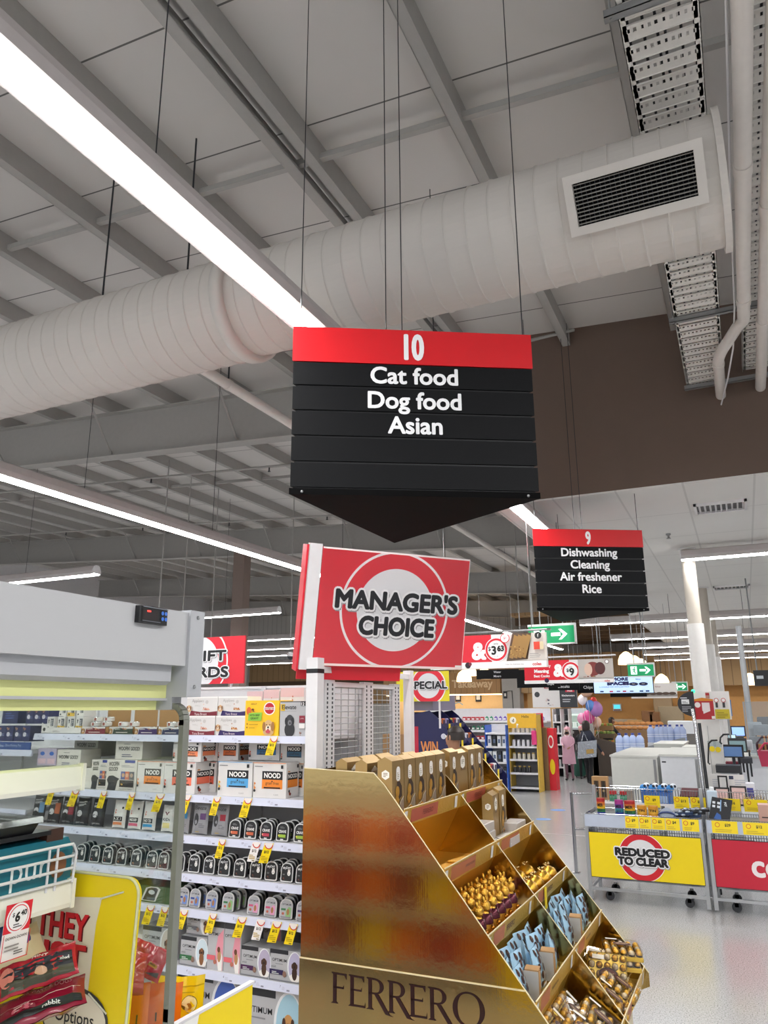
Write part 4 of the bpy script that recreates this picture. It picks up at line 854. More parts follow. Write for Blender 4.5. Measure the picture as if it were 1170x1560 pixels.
# shelves inside
SX = -1.237
for i, (z, nm) in enumerate(((2.0, 'shelf'), (1.785, 'shelf'), (1.50, 'shelf'))):
    b = MB(); b.box(-1.92, SX-.006, CY0+.02, CY1-.04, z, z+.012, SHELFW); s_ = b.build(nm, ck, True)
    b = MB(); b.prism([(SX-.006, CY0+.02, z-.004), (SX+.002, CY0+.02, z-.004), (SX+.004, CY0+.02, z+.004), (SX, CY0+.02, z+.04), (SX-.004, CY0+.02, z+.044), (SX-.012, CY0+.02, z+.044)], (0, CY1-.06-CY0, 0), SHELFW)
    b.box(SX-.01, SX+.006, CY1-.042, CY1-.034, z-.006, z+.046, SHELFW); b.build('price_rail', s_, True)
b = MB(); zz = 1.83   # wire fence along the front of the second shelf
for k in range(4): b.tube([(SX+.006, CY0+.02, zz+.022*k), (SX+.006, 1.19, zz+.022*k)]+([(SX+.0, 1.205, zz+.022*k), (SX-.03, 1.207, zz+.022*k)] if k < 3 else []), .0028, WHITE, 6)
b.tube([(SX+.006, 1.195, zz-.004), (SX+.006, 1.2, zz+.05), (SX+.006, 1.19, zz+.066)], .0028, WHITE, 6)
for k in range(9): y = 1.155-.02*(k % 2)-.14*(k//2); b.tube([(SX+.004, y, zz-.012), (SX+.004, y, zz+.066)], .0026, WHITE, 6)
b.build('wire_fence', ck, True)
# glass end panel in its metal frame
GLASS = clear('chiller_glass', '#eef3f0', .05, .01)
gl = thing('glass_end_panel', 'clear glass chiller end panel in a grey green metal frame with a rounded corner', 'glass panel', (-1.5, 1.252, .55))
FR = mat('frame_olive_grey', '#8b8d84', .4, .3)
b = MB(); b.box(-1.92, CX-.012, 1.250, 1.254, .55, 2.15, GLASS); b.build('pane', gl, True)
b = MB(); pth = [(CX+.004, .55), (CX-.0, 1.6), (CX-.004, 2.12)]
for k in range(6): a = k/5*PI/2; pth.append((CX-.004-.028*(1-math.cos(a)), 2.13+.028*math.sin(a)))
pth.append((-1.3, 2.160)); 
for k in range(len(pth)-1):
    (xa, za), (xb, zb) = pth[k], pth[k+1]; d = Vector((xb-xa, 0, zb-za)); n = Vector((-d.z, 0, d.x)).normalized()*.0115
    b.obox(Vector((xa, 1.243, za))-n*.5, d*1.02, (0, .018, 0), n, FR)
b.build('frame', gl, True)
# yellow divider board with a stretched poster
yb = thing('yellow_board', 'yellow divider board with a pale poster reading CAN THEY RESIST inside the chiller', 'board', (-1.3, 1.235, 1.3))
b = MB(); xr, zt = -1.094, 1.836; cr = [(xr-.03+.03*math.sin(k*PI/10), zt-.03+.03*math.cos(k*PI/10)) for k in range(6)]
b.prism([(-1.9, 1.232, 1.3), (-1.9, 1.232, zt), *[(x, 1.232, z) for x, z in cr], (xr-.02, 1.232, 1.3)], (0, .008, 0), YEL); b.build('board', yb, True)
b = MB(); e = [(x, 1.231, z) for x, z in cr]+[(xr-.02, 1.231, 1.3)]
b.tube([(-1.9, 1.231, zt), *e], .003, mat('clear_edge', '#d9d6a8', .2), 6); b.build('edge_strip', yb, True)
b = MB(); f = Face(b, (-1.60, 1.2318, 1.58), (1, 0, 0), (0, 0, 1), .0007); PO = mat('poster_cream', '#ece4cf', .35, var=.08, scale=9)
P = [(.0, .05), (.10, .04), (.22, .048), (.33, .054), (.398, .045), (.402, .12), (.405, .17), (.415, .215), (.30, .207), (.1, .205), (0, .2)]
f.poly(P, PO); k = f.k
for c, d in (('#6a141c', .0022), ('#d3202e', 0)):
    f.text('CAN THEY', .25+d, .158-d, .275, .048, c, .03); f.text("RESIST", .262+d, .103-d, .25, .05, c, .03)
    f.k = k+2
b.build('poster', yb, True)
b = MB()
for p, q in (((-1.187, 1.793), (-1.13, 1.81)), ((-1.198, 1.627), (-1.15, 1.60))): b.tube([(p[0], 1.229, p[1]), (q[0], 1.229, q[1])], .0018, mat('clear_cord', '#d8d8c8', .2), 5)
b.build('cord', yb, True)
b = MB(); f = Face(b, (-1.36, 1.231, 1.54), (1, 0, 0), (0, 0, 1), .0006); f.disc(.13, .04, .085, '#3b3b3b', 28, .055); f.disc(.13, .038, .08, '#efe6cf', 28, .05); f.text('Options', .13, .04, .1, None, '#33302c', .01); b.build('logo_print', yb, True)
# teal box behind the wire fence
TEAL = mat('teal_card', '#1f6f80', .3, var=.05)
t = thing('pet_food_box', 'teal pet food box lying behind the white wire fence in the chiller', 'box', (-1.32, 1.1, 1.80)); b = MB()
b.prism([(-1.247, .98, 1.80), (-1.247, .98, 1.885), (-1.262, .98, 1.905), (-1.36, .98, 1.915), (-1.40, .98, 1.90), (-1.40, .98, 1.80)], (0, .225, 0), TEAL); b.build('carton', t, True)
b = MB(); f = Face(b, (-1.2465, .98, 1.80), (0, 1, 0), (0, 0, 1), .0005); f.rect(0, 0, .225, .012, '#123e4a'); f.text('pur', .125, .052, .085, None, '#e8f1f2', .0); f.disc(.19, .06, .02, '#8a5a3a', 14, .024); f.disc(.02, .035, .035, '#a8513c', 14, .03); f.disc(.10, .018, .03, '#8c4a34', 12, .012)
f = Face(b, (-1.262, .98, 1.9055), (0, 1, 0), (-1, 0, .1), .0006); f.disc(.06, .04, .04, '#e2b07a', 16, .018); f.pile(.03, .03, .06, .025, ['#e8c79a', '#c9783f', '#f2e4cc'], 10, 3, .2); f.text('grain free', .16, .06, .09, None, '#d5eef2'); f.text('2 x 85', .18, .02, .04, None, '#d5eef2'); f.poly([(.11, .02), (.14, .028), (.13, .045), (.105, .035)], '#141b20')
b.build('printed_art', t, True)
t = thing('food_tray', 'black plastic food tray with a clear lid on the chiller shelf above the teal box', 'tray', (-1.36, 1.02, 1.92)); b = MB(); b.prism([(-1.24, .86, 1.945), (-1.255, .86, 1.925), (-1.43, .86, 1.925), (-1.45, .86, 1.945)], (0, .25, 0), BLACKP); b.build('tub', t, True)
b = MB(); b.prism([(-1.236, .855, 1.945), (-1.24, .855, 1.955), (-1.45, .855, 1.957), (-1.455, .855, 1.945)], (0, .262, 0), clear('tray_lid', '#dfe3e6', .2, .1)); b.build('clear_lid', t, True)
b = MB(); b.box(-1.45, -1.26, 1.15, 1.19, 1.87, 1.925, mat('brown_label', '#4a2f24', .4)); b.box(-1.43, -1.25, .98, 1.15, 1.917, 1.925, BLACKP); tag(b.build('food_tub'), 'dark tub under the black food tray on the chiller shelf', 'tub')
# ticket $6.40
t = thing('price_ticket', 'red and white $6.40 price ticket hanging from the chiller shelf', 'price ticket', (-1.226, 1.07, 1.73)); b = MB(); b.obox((-1.229, 1.042, 1.725), (0, .056, 0), (.006, 0, .092), (.0006, 0, 0), '#f1ece6'); b.build('card', t, True)
b = MB(); f = Face(b, (-1.2282, 1.042, 1.725), (0, 1, 0), (.06, 0, 1), .0003); f.rect(0, .044, .056, .048, RED); f.disc(.028, .067, .0245, '#f3f1ee'); f.disc(.028, .067, .0215, RED); f.disc(.028, .067, .02, '#f6f4f1'); f.text('$', .017, .073, None, .008, '#1b1b1b', .02); f.text('6', .026, .069, None, .017, '#1b1b1b', .04); f.text('40', .038, .074, None, .0095, '#1b1b1b', .03)
f.scribble(.018, .052, .02, .008, '#555555', 2, 1); f.text('DOWN DOWN', .028, .036, .044, None, '#3a2a2a', .01); f.scribble(.006, .016, .03, .012, '#9a928c', 2, 2); f.scribble(.026, .008, .022, .008, '#5a5450', 2, 5); f.rect(0, 0, .0015, .044, RED); f.rect(.0545, 0, .0015, .044, RED); f.rect(0, 0, .056, .0015, RED); b.build('printed_face', t, True)
# foil treat bags lying on the third shelf
def pouch(name, label, cat, w, h, d, m, art, group=None, wrinkle=.006, seed=1, crimp=None):
    "a filled flat bag lying in its local x-y plane, thickness along z"
    t = thing(name, label, cat, (0, 0, 0), group); b = MB(); r = random.Random(seed); nx, ny = 14, 10; vs = []; fs = []
    for s in (1, -1):
        for j in range(ny+1):
            for i in range(nx+1):
                u, v = i/nx*2-1, j/ny*2-1; th = d/2*max(0, (1-u**4))**.7*max(0, (1-v**4))**.6
                e = 1 if s == 1 else 1
                wob = wrinkle*math.sin(7*u+5*v+seed)*math.cos(4*u-6*v)*(1-abs(u)**3)
                vs.append((u*w/2*(1-.04*(1-v*v)), v*h/2*(1-.05*(1-u*u)), s*th+wob+.0008*s))
    N = (nx+1)*(ny+1)
    for s in range(2):
        for j in range(ny):
            for i in range(nx):
                a = s*N+j*(nx+1)+i; q = (a, a+1, a+nx+2, a+nx+1); fs.append(q if s == 0 else q[::-1])
    b.add(vs, fs, m, True)
    if art:
        p = MB(); g = Face(p, (-w/2, -h/2, 0), (1, 0, 0), (0, 1, 0), .0004); art(g, w, h)
        for k, (x, y, z) in enumerate(p.v):   # the print follows the film
            u, v = max(-1, min(1, 2*x/w)), max(-1, min(1, 2*y/h)); th = d/2*max(0, (1-u**4))**.7*max(0, (1-v**4))**.6
            p.v[k] = (x*(1-.04*(1-v*v)), y*(1-.05*(1-u*u)), z+th+wrinkle*math.sin(7*u+5*v+seed)*math.cos(4*u-6*v)*(1-abs(u)**3)+.0012)
        b.build('film', t); p.build('printed_front', t)
    else: b.build('film', t)
    return t
def grid(f, x, y, w, h, m, n=10, k=6):
    "a printed field cut fine enough to follow a bulging bag"
    for j in range(k):
        for i in range(n): f.rect(x+w*i/n, y+h*j/k, w/n, h/k, m); f.k -= 1
    f.k += 1
REDF = mat('red_film', '#b3142c', .22, var=.1, coat=.4); WINE = mat('wine_film', '#8f1a35', .22, var=.1, coat=.4); ORF = mat('orange_film', '#e8771c', .3, var=.08, coat=.3); YELF = mat('yellow_film', '#f1d314', .28, var=.05, coat=.3)
def art1(f, w, h):
    grid(f, w*.04, h*.30, w*.92, h*.42, '#23232a'); grid(f, w*.04, h*.05, w*.92, h*.25, '#4b4a3a'); f.text('MINT', w*.55, h*.82, w*.2, None, '#f0dede', .02); f.disc(w*.55, h*.33, w*.08, '#caa083', 14, h*.13); f.disc(w*.12, h*.5, w*.1, '#e38a7a', 14, h*.3); f.text('ziwi', w*.86, h*.5, w*.12, None, '#e9e9e9', .02)
def art2(f, w, h):
    f.text('FOR CATS & DOGS', w*.55, h*.78, w*.62, None, '#c98a96', .0); grid(f, w*.04, h*.5, w*.92, h*.012, '#e6c3bb', 10, 1); grid(f, w*.04, h*.06, w*.92, h*.2, '#1d2227'); f.pile(w*.1, h*.25, w*.75, h*.28, ['#a82a44', '#c0556a', '#7d1630'], 16, 6, .05); f.text('rabbit', w*.62, h*.15, w*.2, None, '#dfe4e4', .02); f.scribble(w*.2, h*.3, w*.3, h*.14, '#d9a8a8', 3, 4)
def lay(t, loc, xdir, ydir):
    x = Vector(xdir).normalized(); y = Vector(ydir); y = (y-x*y.dot(x)).normalized(); z = x.cross(y)
    t.rotation_euler = Matrix((x, y, z)).transposed().to_euler(); t.location = loc
def pv(px, py, d): return at(px, py, d=d)
t = pouch('treat_bag', 'crumpled red and black foil treat bag, upper of two on the chiller shelf', 'bag', .135, .06, .03, REDF, art1, 'foil treat bags', .006, 2)
lay(t, pv(58, 1479, 1.37), pv(122, 1449, 1.39)-pv(5, 1492, 1.34), pv(60, 1440, 1.39)-pv(72, 1500, 1.34))
t = pouch('treat_bag', 'wine red foil treat bag, lower of two on the chiller shelf', 'bag', .15, .075, .028, WINE, art2, 'foil treat bags', .004, 5)
lay(t, pv(64, 1530, 1.355), pv(130, 1505, 1.38)-pv(10, 1550, 1.33), pv(62, 1498, 1.40)-pv(78, 1558, 1.31))
t = pouch('treat_bag', 'cream and blue treat bag behind the $6.40 ticket', 'bag', .16, .09, .035, mat('cream_film', '#dfd3a8', .3), None, 'foil treat bags', .005, 9); lay(t, pv(14, 1462, 1.40), (0, 1, .1), (-.5, 0, .8))
t = pouch('treat_bag', 'blue topped treat bag at the left edge behind the $6.40 ticket', 'bag', .12, .06, .03, mat('blue_film', '#27508e', .3), None, 'foil treat bags', .004, 11); lay(t, pv(2, 1432, 1.40), (0, 1, .1), (-.5, 0, .8))
# ------------------------------------------------------------------ yellow bin of treat pouches beyond the glass
bn = thing('dump_bin', 'yellow and white card bin of pet treats just beyond the glass end panel', 'bin', (-1.6, 1.6, 0)); b = MB(); BZ = 1.457
b.box(-1.256, -1.25, 1.30, 1.86, .0, BZ, YEL); b.box(-1.93, -1.25, 1.855, 1.861, 0, 1.2, YEL); b.box(-1.93, -1.924, 1.30, 1.86, 0, BZ, YEL); b.box(-1.93, -1.25, 1.30, 1.306, 0, BZ-.1, YEL); b.build('panels', bn, True)
b = MB(); b.box(-1.92, -1.257, 1.31, 1.85, 1.22, 1.23, WHITE); b.build('inner_shelf', bn, True)
b = MB(); b.box(-1.26, -1.245, 1.30, 1.862, BZ, BZ+.006, WHITE); f = Face(b, (-1.2495, 1.30, 1.2), (0, 1, 0), (0, 0, 1), .0008); f.poly([(0, 0), (.2, 0), (.24, .06), (.25, .11), (.30, .14), (.31, .19), (.33, .22), (.34, .257), (0, .257)], '#f3f2ee'); b.build('white_rim', bn, True)
def stand(t, px, py, d, xdir, h, lean=(0, 0, 1)): 
    p = at(px, py, d=d); lay(t, p-Vector((0, 0, h/2)), xdir, lean)
def orange_art(f, w, h):
    f.disc(w*.3, h*.32, w*.13, '#f3efe2', 16); f.disc(w*.3, h*.32, w*.1, '#a9a08a', 14); f.disc(w*.68, h*.3, w*.15, '#f3efe2', 16); f.disc(w*.68, h*.3, w*.12, '#cdbb90', 14); f.pile(w*.6, h*.24, w*.16, h*.1, ['#8a7a5a', '#e8d7b0'], 6, 2, .3); grid(f, w*.38, h*.26, w*.16, h*.13, '#e9d9b8', 4, 3); f.rect(w*.8, h*.6, w*.03, h*.1, '#2b2b2b'); f.scribble(w*.2, h*.05, w*.6, h*.08, '#b9c8c2', 2, 3)
def yellow_art(f, w, h):
    f.disc(w*.76, h*.72, w*.15, '#7a6a22', 22); f.disc(w*.76, h*.72, w*.14, '#f6efb8', 22); f.disc(w*.76, h*.70, w*.06, '#b98a3a', 12); grid(f, w*.3, h*.64, w*.26, h*.14, '#d8c12a', 6, 4); f.scribble(w*.3, h*.66, w*.24, h*.1, '#7a6a22', 4, 1); f.rect(w*.3, h*.84, w*.55, h*.006, '#a8921e'); grid(f, 0, h*.90, w, h*.012, '#c9ae10', 8, 1); f.disc(w*.72, h*.48, w*.02, '#2b2410', 8); f.scribble(w*.35, h*.12, w*.4, h*.1, '#a8921e', 3, 7)
U25 = Vector((.906, .42, 0))
t = pouch('treat_pouch', 'bright yellow standing treat pouch seen behind the chiller frame post', 'pouch', .138, .22, .03, YELF, yellow_art, 'treat pouches'); stand(t, 272, 1484, 1.93, U25, .22)
for i, (px, py, d, rz) in enumerate(((240, 1497, 1.86, .55), (230, 1497, 1.84, .5), (219, 1495, 1.82, .45), (190, 1496, 1.80, .42), (190, 1498, 1.77, .40))):
    t = pouch('treat_pouch', 'orange standing treat pouch beyond the glass, %s from the right' % ORD[i+1], 'pouch', .125, .2, .022, ORF, orange_art, 'treat pouches', .003, i); stand(t, px, py, d, Vector((.9, rz, 0)), .2)
def red_art(f, w, h): grid(f, w*.55, h*.3, w*.3, h*.16, '#b78a2a', 5, 3); f.text('treats', w*.7, h*.38, w*.22, None, '#3a1a10', .02); f.poly([(w*.6, h*.08), (w*.95, h*.1), (w*.95, h*.24)], '#2b2b30')
for i, (px, py, d, xd, sd) in enumerate(((222, 1462, 1.82, (.85, .45, -.35), 4), (190, 1470, 1.74, (.8, .5, -.35), 6), (186, 1490, 1.68, (.8, .5, .05), 8))):
    t = pouch('treat_bag', 'glossy red treat bag lying over the orange pouches, %s from the right' % ORD[i+1], 'bag', .10, .075, .035, REDF, red_art if i == 0 else None, 'glossy red treat bags', .008, sd); lay(t, at(px, py, d=d), xd, (-.3, .4, .85))
# ------------------------------------------------------------------ low treat shelving back to back with the chiller (its colours show in the gold board)
ts = thing('treat_shelf', 'low white shelving of coloured pet treats beyond the chiller', 'shelf unit', (-3.1, 1.5, 0)); b = MB()
b.box(-4.3, -1.98, 1.28, 1.30, 0, 1.44, OFFW); b.box(-4.3, -4.28, 1.3, 1.8, 0, 1.3, OFFW); b.build('back_panel', ts, True)
for z in (.12, .52, .92): b = MB(); b.box(-4.28, -1.98, 1.30, 1.80, z-.03, z, OFFW); b.box(-4.28, -1.98, 1.80, 1.81, z-.035, z+.01, WHITE); b.build('shelf', ts, True)
src = {}; n = 0
cols = [(ORF, 'orange'), (REDF, 'red'), (ORF, 'orange'), (YELF, 'yellow'), (WINE, 'wine red'), (ORF, 'orange'), (REDF, 'red')]
for r_, z in enumerate((.12, .52, .92)):
    for c in range(14):
        m, cn = cols[(c//2+r_*2) % 7]; lab = '%s treat pouch on the low shelving beyond the chiller, %s of the %s shelf' % (cn, ORD[c+1], ['bottom', 'middle', 'top'][r_])
        if cn not in src: t = src[cn] = pouch('treat_pouch', lab, 'pouch', .15, .30, .06, m, None, 'treat pouches on the low shelving', .006, 3)
        else: t = dup(src[cn], None, None, lab)
        lay(t, (-2.08-.157*c, 1.70, z+.16), (-1, 0, 0), (0, -.12, 1))
# ================================================================== PET FOOD GONDOLA
GF, GB, GX1, GXM, GX0 = 4.25, 4.85, -2.46, -4.90, -7.4     # front edge, back panel, right end, joint of bays, left end
RAILM = mat('price_rail', '#cfd3e6', .35, var=.02); SHADE = mat('perforated_back', '#cfd0d4', .5)
SZ = [1.983, 1.605, 1.352, 1.123, .92, .592, .18]        # shelf tops of the right bay
SZL = [1.862, 1.44, 1.1, .7, .18]
def bay(x0, x1, zs, name, label):
    t = thing(name, label, 'shelf unit', ((x0+x1)/2, GF, 0)); b = MB(); b.box(x0, x1, GB, GB+.03, 0, 2.317, OFFW); b.box(x0, x1, GB-.012, GB, 2.30, 2.317, WHITE)
    b.build('back_panel', t, True)
    for x in [x0+.02] + [x0+(x1-x0)*.68]:
        b = MB(); b.box(x-.018, x+.018, GB-.02, GB, 0, 2.317, OFFW)
        for k in range(3): b.box(x-.006, x+.006, GB-.0215, GB-.02, 2.17+.05*k, 2.195+.05*k, DARKM if k < 2 else OFFW)
        b.build('upright', t, True)
    for i, z in enumerate(zs):
        b = MB(); b.box(x0, x1, GF+.01, GB, z-.025, z, OFFW); s_ = b.build('shelf', t, True)
        b = MB(); b.prism([(x0, GF-.004, z-.044), (x0, GF+.012, z-.044), (x0, GF+.012, z+.001), (x0, GF+.006, z+.001)], (x1-x0, 0, 0), RAILM)
        f = Face(b, (x0, GF-.0045, z-.044), (1, 0, 0), (0, .01, .045), .0005); r = random.Random(i)
        x = .06
        while x < x1-x0-.1:
            f.scribble(x, .012, .03, .018, '#b7b8c8', 3, int(x*100)); f.text(r.choice(['2', '12', '3', '4', '19', '7']), x-.012, .027, None, .012, '#4a4a66'); f.rect(x+.034, .008, .02, .008, '#8a8a9c'); f.k = 1; x += r.uniform(.14, .3)
        b.build('price_rail', s_, True)
    b = MB(); b.box(x0, x1, GF+.03, GB, .0, .15, OFFW); b.build('kick_panel', t, True)
    return t
bay(GXM, GX1, SZ, 'shelf_unit', 'tall white shelf unit of dog food between the chiller and the gold stand')
bay(GX0, GXM-.004, SZL, 'shelf_unit', 'tall white shelf unit of cat food at the far left behind the chiller')
FX = lambda px, py: at(px, py, y=GF+.03).x
def carton(name, label, cat, x0, x1, z0, h, base, art, y0=GF+.03, d=.14, group=None, side=None, topc=None, rz=0.):
    "a printed box standing on a shelf, printed front toward the aisle"
    w = x1-x0; t = thing(name, label, cat, ((x0+x1)/2, y0+d/2, z0), group, rz); b = MB()
    b.box(-w/2, w/2, -d/2, d/2, 0, h, base)
    if topc: b.box(-w/2+.001, w/2-.001, -d/2+.001, d/2-.001, h, h+.0008, topc)
    b.build('carton', t); p = MB(); f = Face(p, (-w/2, -d/2, 0), (1, 0, 0), (0, 0, 1), .0005); art(f, w, h)
    if side: f = Face(p, (w/2, -d/2, 0), (0, 1, 0), (0, 0, 1), .0005); side(f, d, h)
    p.build('printed_panels', t); return t
WB = mat('white_carton', '#dcdad8', .4); GB_ = mat('grey_carton', '#b9babd', .4)
# ---- shelf 1 : from the left, card trays of pouches and cans, then boxes
def catbox(c):
    def a(f, w, h):
        f.rect(0, 0, w, h*.3, '#e7c04a' if c % 2 else '#e6e4de'); f.rect(w*.5, h*.25, w*.4, h*.6, '#5e6066'); f.disc(w*.25, h*.72, w*.09, '#1d1d1f', 10); f.rect(w*.2, h*.5, w*.1, h*.2, '#1d1d1f'); f.disc(w*.25, h*.15, w*.1, '#2a2a2c', 10); f.scribble(w*.55, h*.3, w*.3, h*.5, '#c9c9cc', 4, c)
    return a
n = 0
for r_, (xs, z, yy) in enumerate((((76, 92, 107, 120), 0.03, 0), ((88, 101, 115), .125, .03))):
    for k, px in enumerate(xs):
        x = FX(px, 1105); n += 1
        carton('cat_food_box', 'white black and yellow pouch box, %s in the %s row of its white tray' % (ORD[k+1], ['lower', 'upper'][r_]), 'box', x-.036, x+.036, SZ[0]+z, .092, WB, catbox(k), GF+.035+yy, .12, 'pouch boxes in the white tray')
t = thing('card_tray', 'low white card tray holding the pouch boxes on the top shelf', 'tray', (FX(95, 1120), GF+.03, SZ[0])); b = MB(); xa, xb = FX(64, 1118), FX(124, 1118)
b.box(xa, xb, GF+.02, GF+.024, SZ[0]+.001, SZ[0]+.045, WB); b.box(xa, xb, GF+.02, GF+.25, SZ[0]+.001, SZ[0]+.004, WB); b.prism([(xa, GF+.02, SZ[0]+.045), (xa+.05, GF+.02, SZ[0]+.045), (xa, GF+.02, SZ[0]+.08)], (0, .004, 0), WB); b.build('card', t, True)
b = MB(); f = Face(b, (xa, GF+.0195, SZ[0]), (1, 0, 0), (0, 0, 1), .0006); f.disc(.03, .03, .014, '#333333', 10); f.scribble(.12, .012, .08, .016, '#a5a3a0', 2, 1); b.build('print', t, True)
can = thing('pet_food_can', 'x', 'can'); b = MB(); b.lathe([(.034, 0), (.036, .003), (.036, .031), (.034, .034)], (0, 0, 0), mat('can_metal', '#c9cbce', .25, .9), 18); b.build('tin', can)
b = MB(); b.lathe([(.0365, .004), (.0365, .030)], (0, 0, 0), WB, 18, caps=False); f = Face(b, (-.02, -.0368, .005), (1, 0, 0), (0, 0, 1), .0004); f.rect(.012, .002, .02, .02, '#a2544a'); f.pile(.016, .004, .014, .012, ['#c9a08a', '#8c4a3a', '#7a8a4a'], 6, 1, .3); b.build('label_wrap', can)
used = False
for k, (pl, pr_, col, cn, nst) in enumerate(((124, 160, '#7d2433', 'dark red', 3), (166, 202, '#2e3b2e', 'dark green', 2), (205, 239, '#3c2260', 'purple', 1), (241, 276, '#232a52', 'navy', 2))):
    xa, xb = FX(pl, 1115), FX(pr_, 1115); z0 = SZ[0]+.001; t = thing('card_tray', 'open cardboard tray with a %s printed front on the top shelf' % cn, 'tray', ((xa+xb)/2, GF+.03, z0), 'can trays'); b = MB()
    b.box(xa, xb, GF+.03, GF+.033, z0, z0+.05, WB); b.box(xa, xb, GF+.03, GF+.28, z0, z0+.003, CARD); b.box(xa, xb, GF+.277, GF+.28, z0, z0+.17, CARD); b.box(xa, xa+.003, GF+.03, GF+.28, z0, z0+.05, CARD); b.box(xb-.003, xb, GF+.03, GF+.28, z0, z0+.05, CARD); b.build('card', t, True)
    b = MB(); w = xb-xa; f = Face(b, (xa, GF+.0296, z0), (1, 0, 0), (0, 0, 1), .0005); f.poly([(w*.16, 0), (w, 0), (w, .038), (w*.7, .036), (w*.45, .044), (w*.2, .04)], col); f.text('Applaws', w*.33, .036, w*.26, None, '#f3efe6', .01); f.scribble(w*.3, .01, w*.5, .01, '#e4dcd4', 1, 2); f.dog(w*.08, .024, .045); f.pile(w*.6, .030, w*.4, .02, ['#d8b08a', '#b9855c', '#c9583a'], 10, k, .1); b.build('printed_front', t, True)
    for s_ in range(nst):
        for c in range(2):
            lab = 'small pet food can in the %s tray, %s can, %s level' % (cn, ['left', 'right'][c], ['bottom', 'middle', 'top'][s_]); loc = (xa+w*(.28+.46*c), GF+.085+.02*s_, z0+.004+.0345*s_+.012)
            if not used: can.location = loc; tag(can, lab, 'can', 'small cans in the card trays'); used = True
            else: dup(can, loc, None, lab)
def appl(col, pile):
    def a(f, w, h):
        f.rect(0, h*.93, w, h*.07, '#f7f5f2'); f.poly([(0, 0), (w, 0), (w, h*.22), (w*.75, h*.2), (w*.4, h*.26), (w*.1, h*.24), (0, h*.28)] if 0 else [(w*.1, 0), (w, 0), (w, h*.24), (w*.75, h*.19), (w*.45, h*.2), (w*.15, h*.27)], col)
        f.text('Applaws', w*.36, h*.77, w*.38, None, '#a9a6a2', .0); f.disc(w*.66, h*.72, w*.05, '#c9c6c2', 12); f.pile(w*.55, h*.3, w*.42, h*.6, pile, 26, 4, .12); f.dog(w*.1, h*.42, h*.42, '#d9b183', '#8a5c38'); f.text('Tuna Breast', w*.5, h*.09, w*.4, None, '#e9d9d9', .0); f.scribble(w*.3, h*.5, w*.2, h*.1, '#c9c6c2', 2, 1)
    return a
P1 = ['#c77a64', '#d9a08a', '#a8553f', '#e3c2ad']; P2 = ['#d9a36a', '#c7854c', '#e8cba0', '#b06d3c']
h_ = .125
for k, (pl, pr_, lev, c, nm) in enumerate(((281, 327, 0, '#7a1f2f', 'maroon'), (281, 328, 1, '#7a1f2f', 'maroon'), (328.5, 373, 0, '#31205f', 'purple'), (329, 374, 1, '#31205f', 'purple'))):
    carton('dog_food_box', 'white boxed dog food with a %s ribbon, %s of two stacked' % (nm, ['lower', 'upper'][lev]), 'box', FX(pl, 1110), FX(pr_, 1110), SZ[0]+.001+lev*(h_+.001), h_, WB, appl(c, P1 if k < 2 else P2), GF+.03+.012*lev, .16, 'white ribbon boxes on the top shelf')
for k, (pl, pr_, c) in enumerate(((376, 400, 'pink'), (401, 425, 'white'), (427, 463, 'pale'))):
    carton('dog_food_box', '%s pet food box behind the yellow and silver boxes on the top shelf' % c, 'box', at(pl, 1070, y=GF+.36).x, at(pr_, 1070, y=GF+.36).x, SZ[0]+.001, .29+.01*k, WB, lambda f, w, h: (f.rect(0, h*.8, w, h*.2, '#d9b9bb'), f.pile(w*.5, h*.7, w*.5, h*.3, P1, 10, 3, .14)), GF+.36, .15)
def pedi(f, w, h):
    f.text('ADULT', w*.25, h*.9, w*.18, None, '#8a2a1a', .01); f.disc(w*.72, h*.77, w*.17, '#f4efe4', 24, w*.16); f.disc(w*.72, h*.77, w*.14, '#c01c2c', 22, w*.135); f.rect(w*.56, h*.735, w*.32, h*.07, '#f4efe4'); f.text('pedigree', w*.72, h*.77, w*.28, None, '#9a1a2a', .01)
    f.pile(w*.2, h*.68, w*.28, h*.16, ['#5a2a1c', '#7d3a28'], 12, 2, .14); f.disc(w*.12, h*.7, w*.07, '#d9642a', 12, w*.1); f.poly([(w*.1, h*.42), (w*.5, h*.42), (w*.52, h*.66), (w*.12, h*.64)], '#8cc63f'); f.text('WITH BEEF', w*.3, h*.58, w*.3, None, '#1e4a1a', .02); f.text('GRAVY', w*.3, h*.49, w*.24, None, '#1e4a1a', .02)
    f.dog(w*.72, h*.27, h*.52, '#d9b27c', '#a8763f'); f.disc(w*.72, h*.12, w*.07, '#c9505a', 12, h*.05)
    for k in range(2): f.disc(w*.1, h*(.33-.1*k), w*.02, '#8a4a1a', 8); f.scribble(w*.16, h*(.31-.1*k), w*.28, h*.04, '#b98a1a', 1, k)
carton('dog_food_box', 'bright yellow dog food box with a smiling golden dog on the top shelf', 'box', FX(373.5, 1110), FX(425, 1110), SZ[0]+.001, .222, mat('yellow_carton', '#f5c518', .38), pedi, GF+.025, .17)
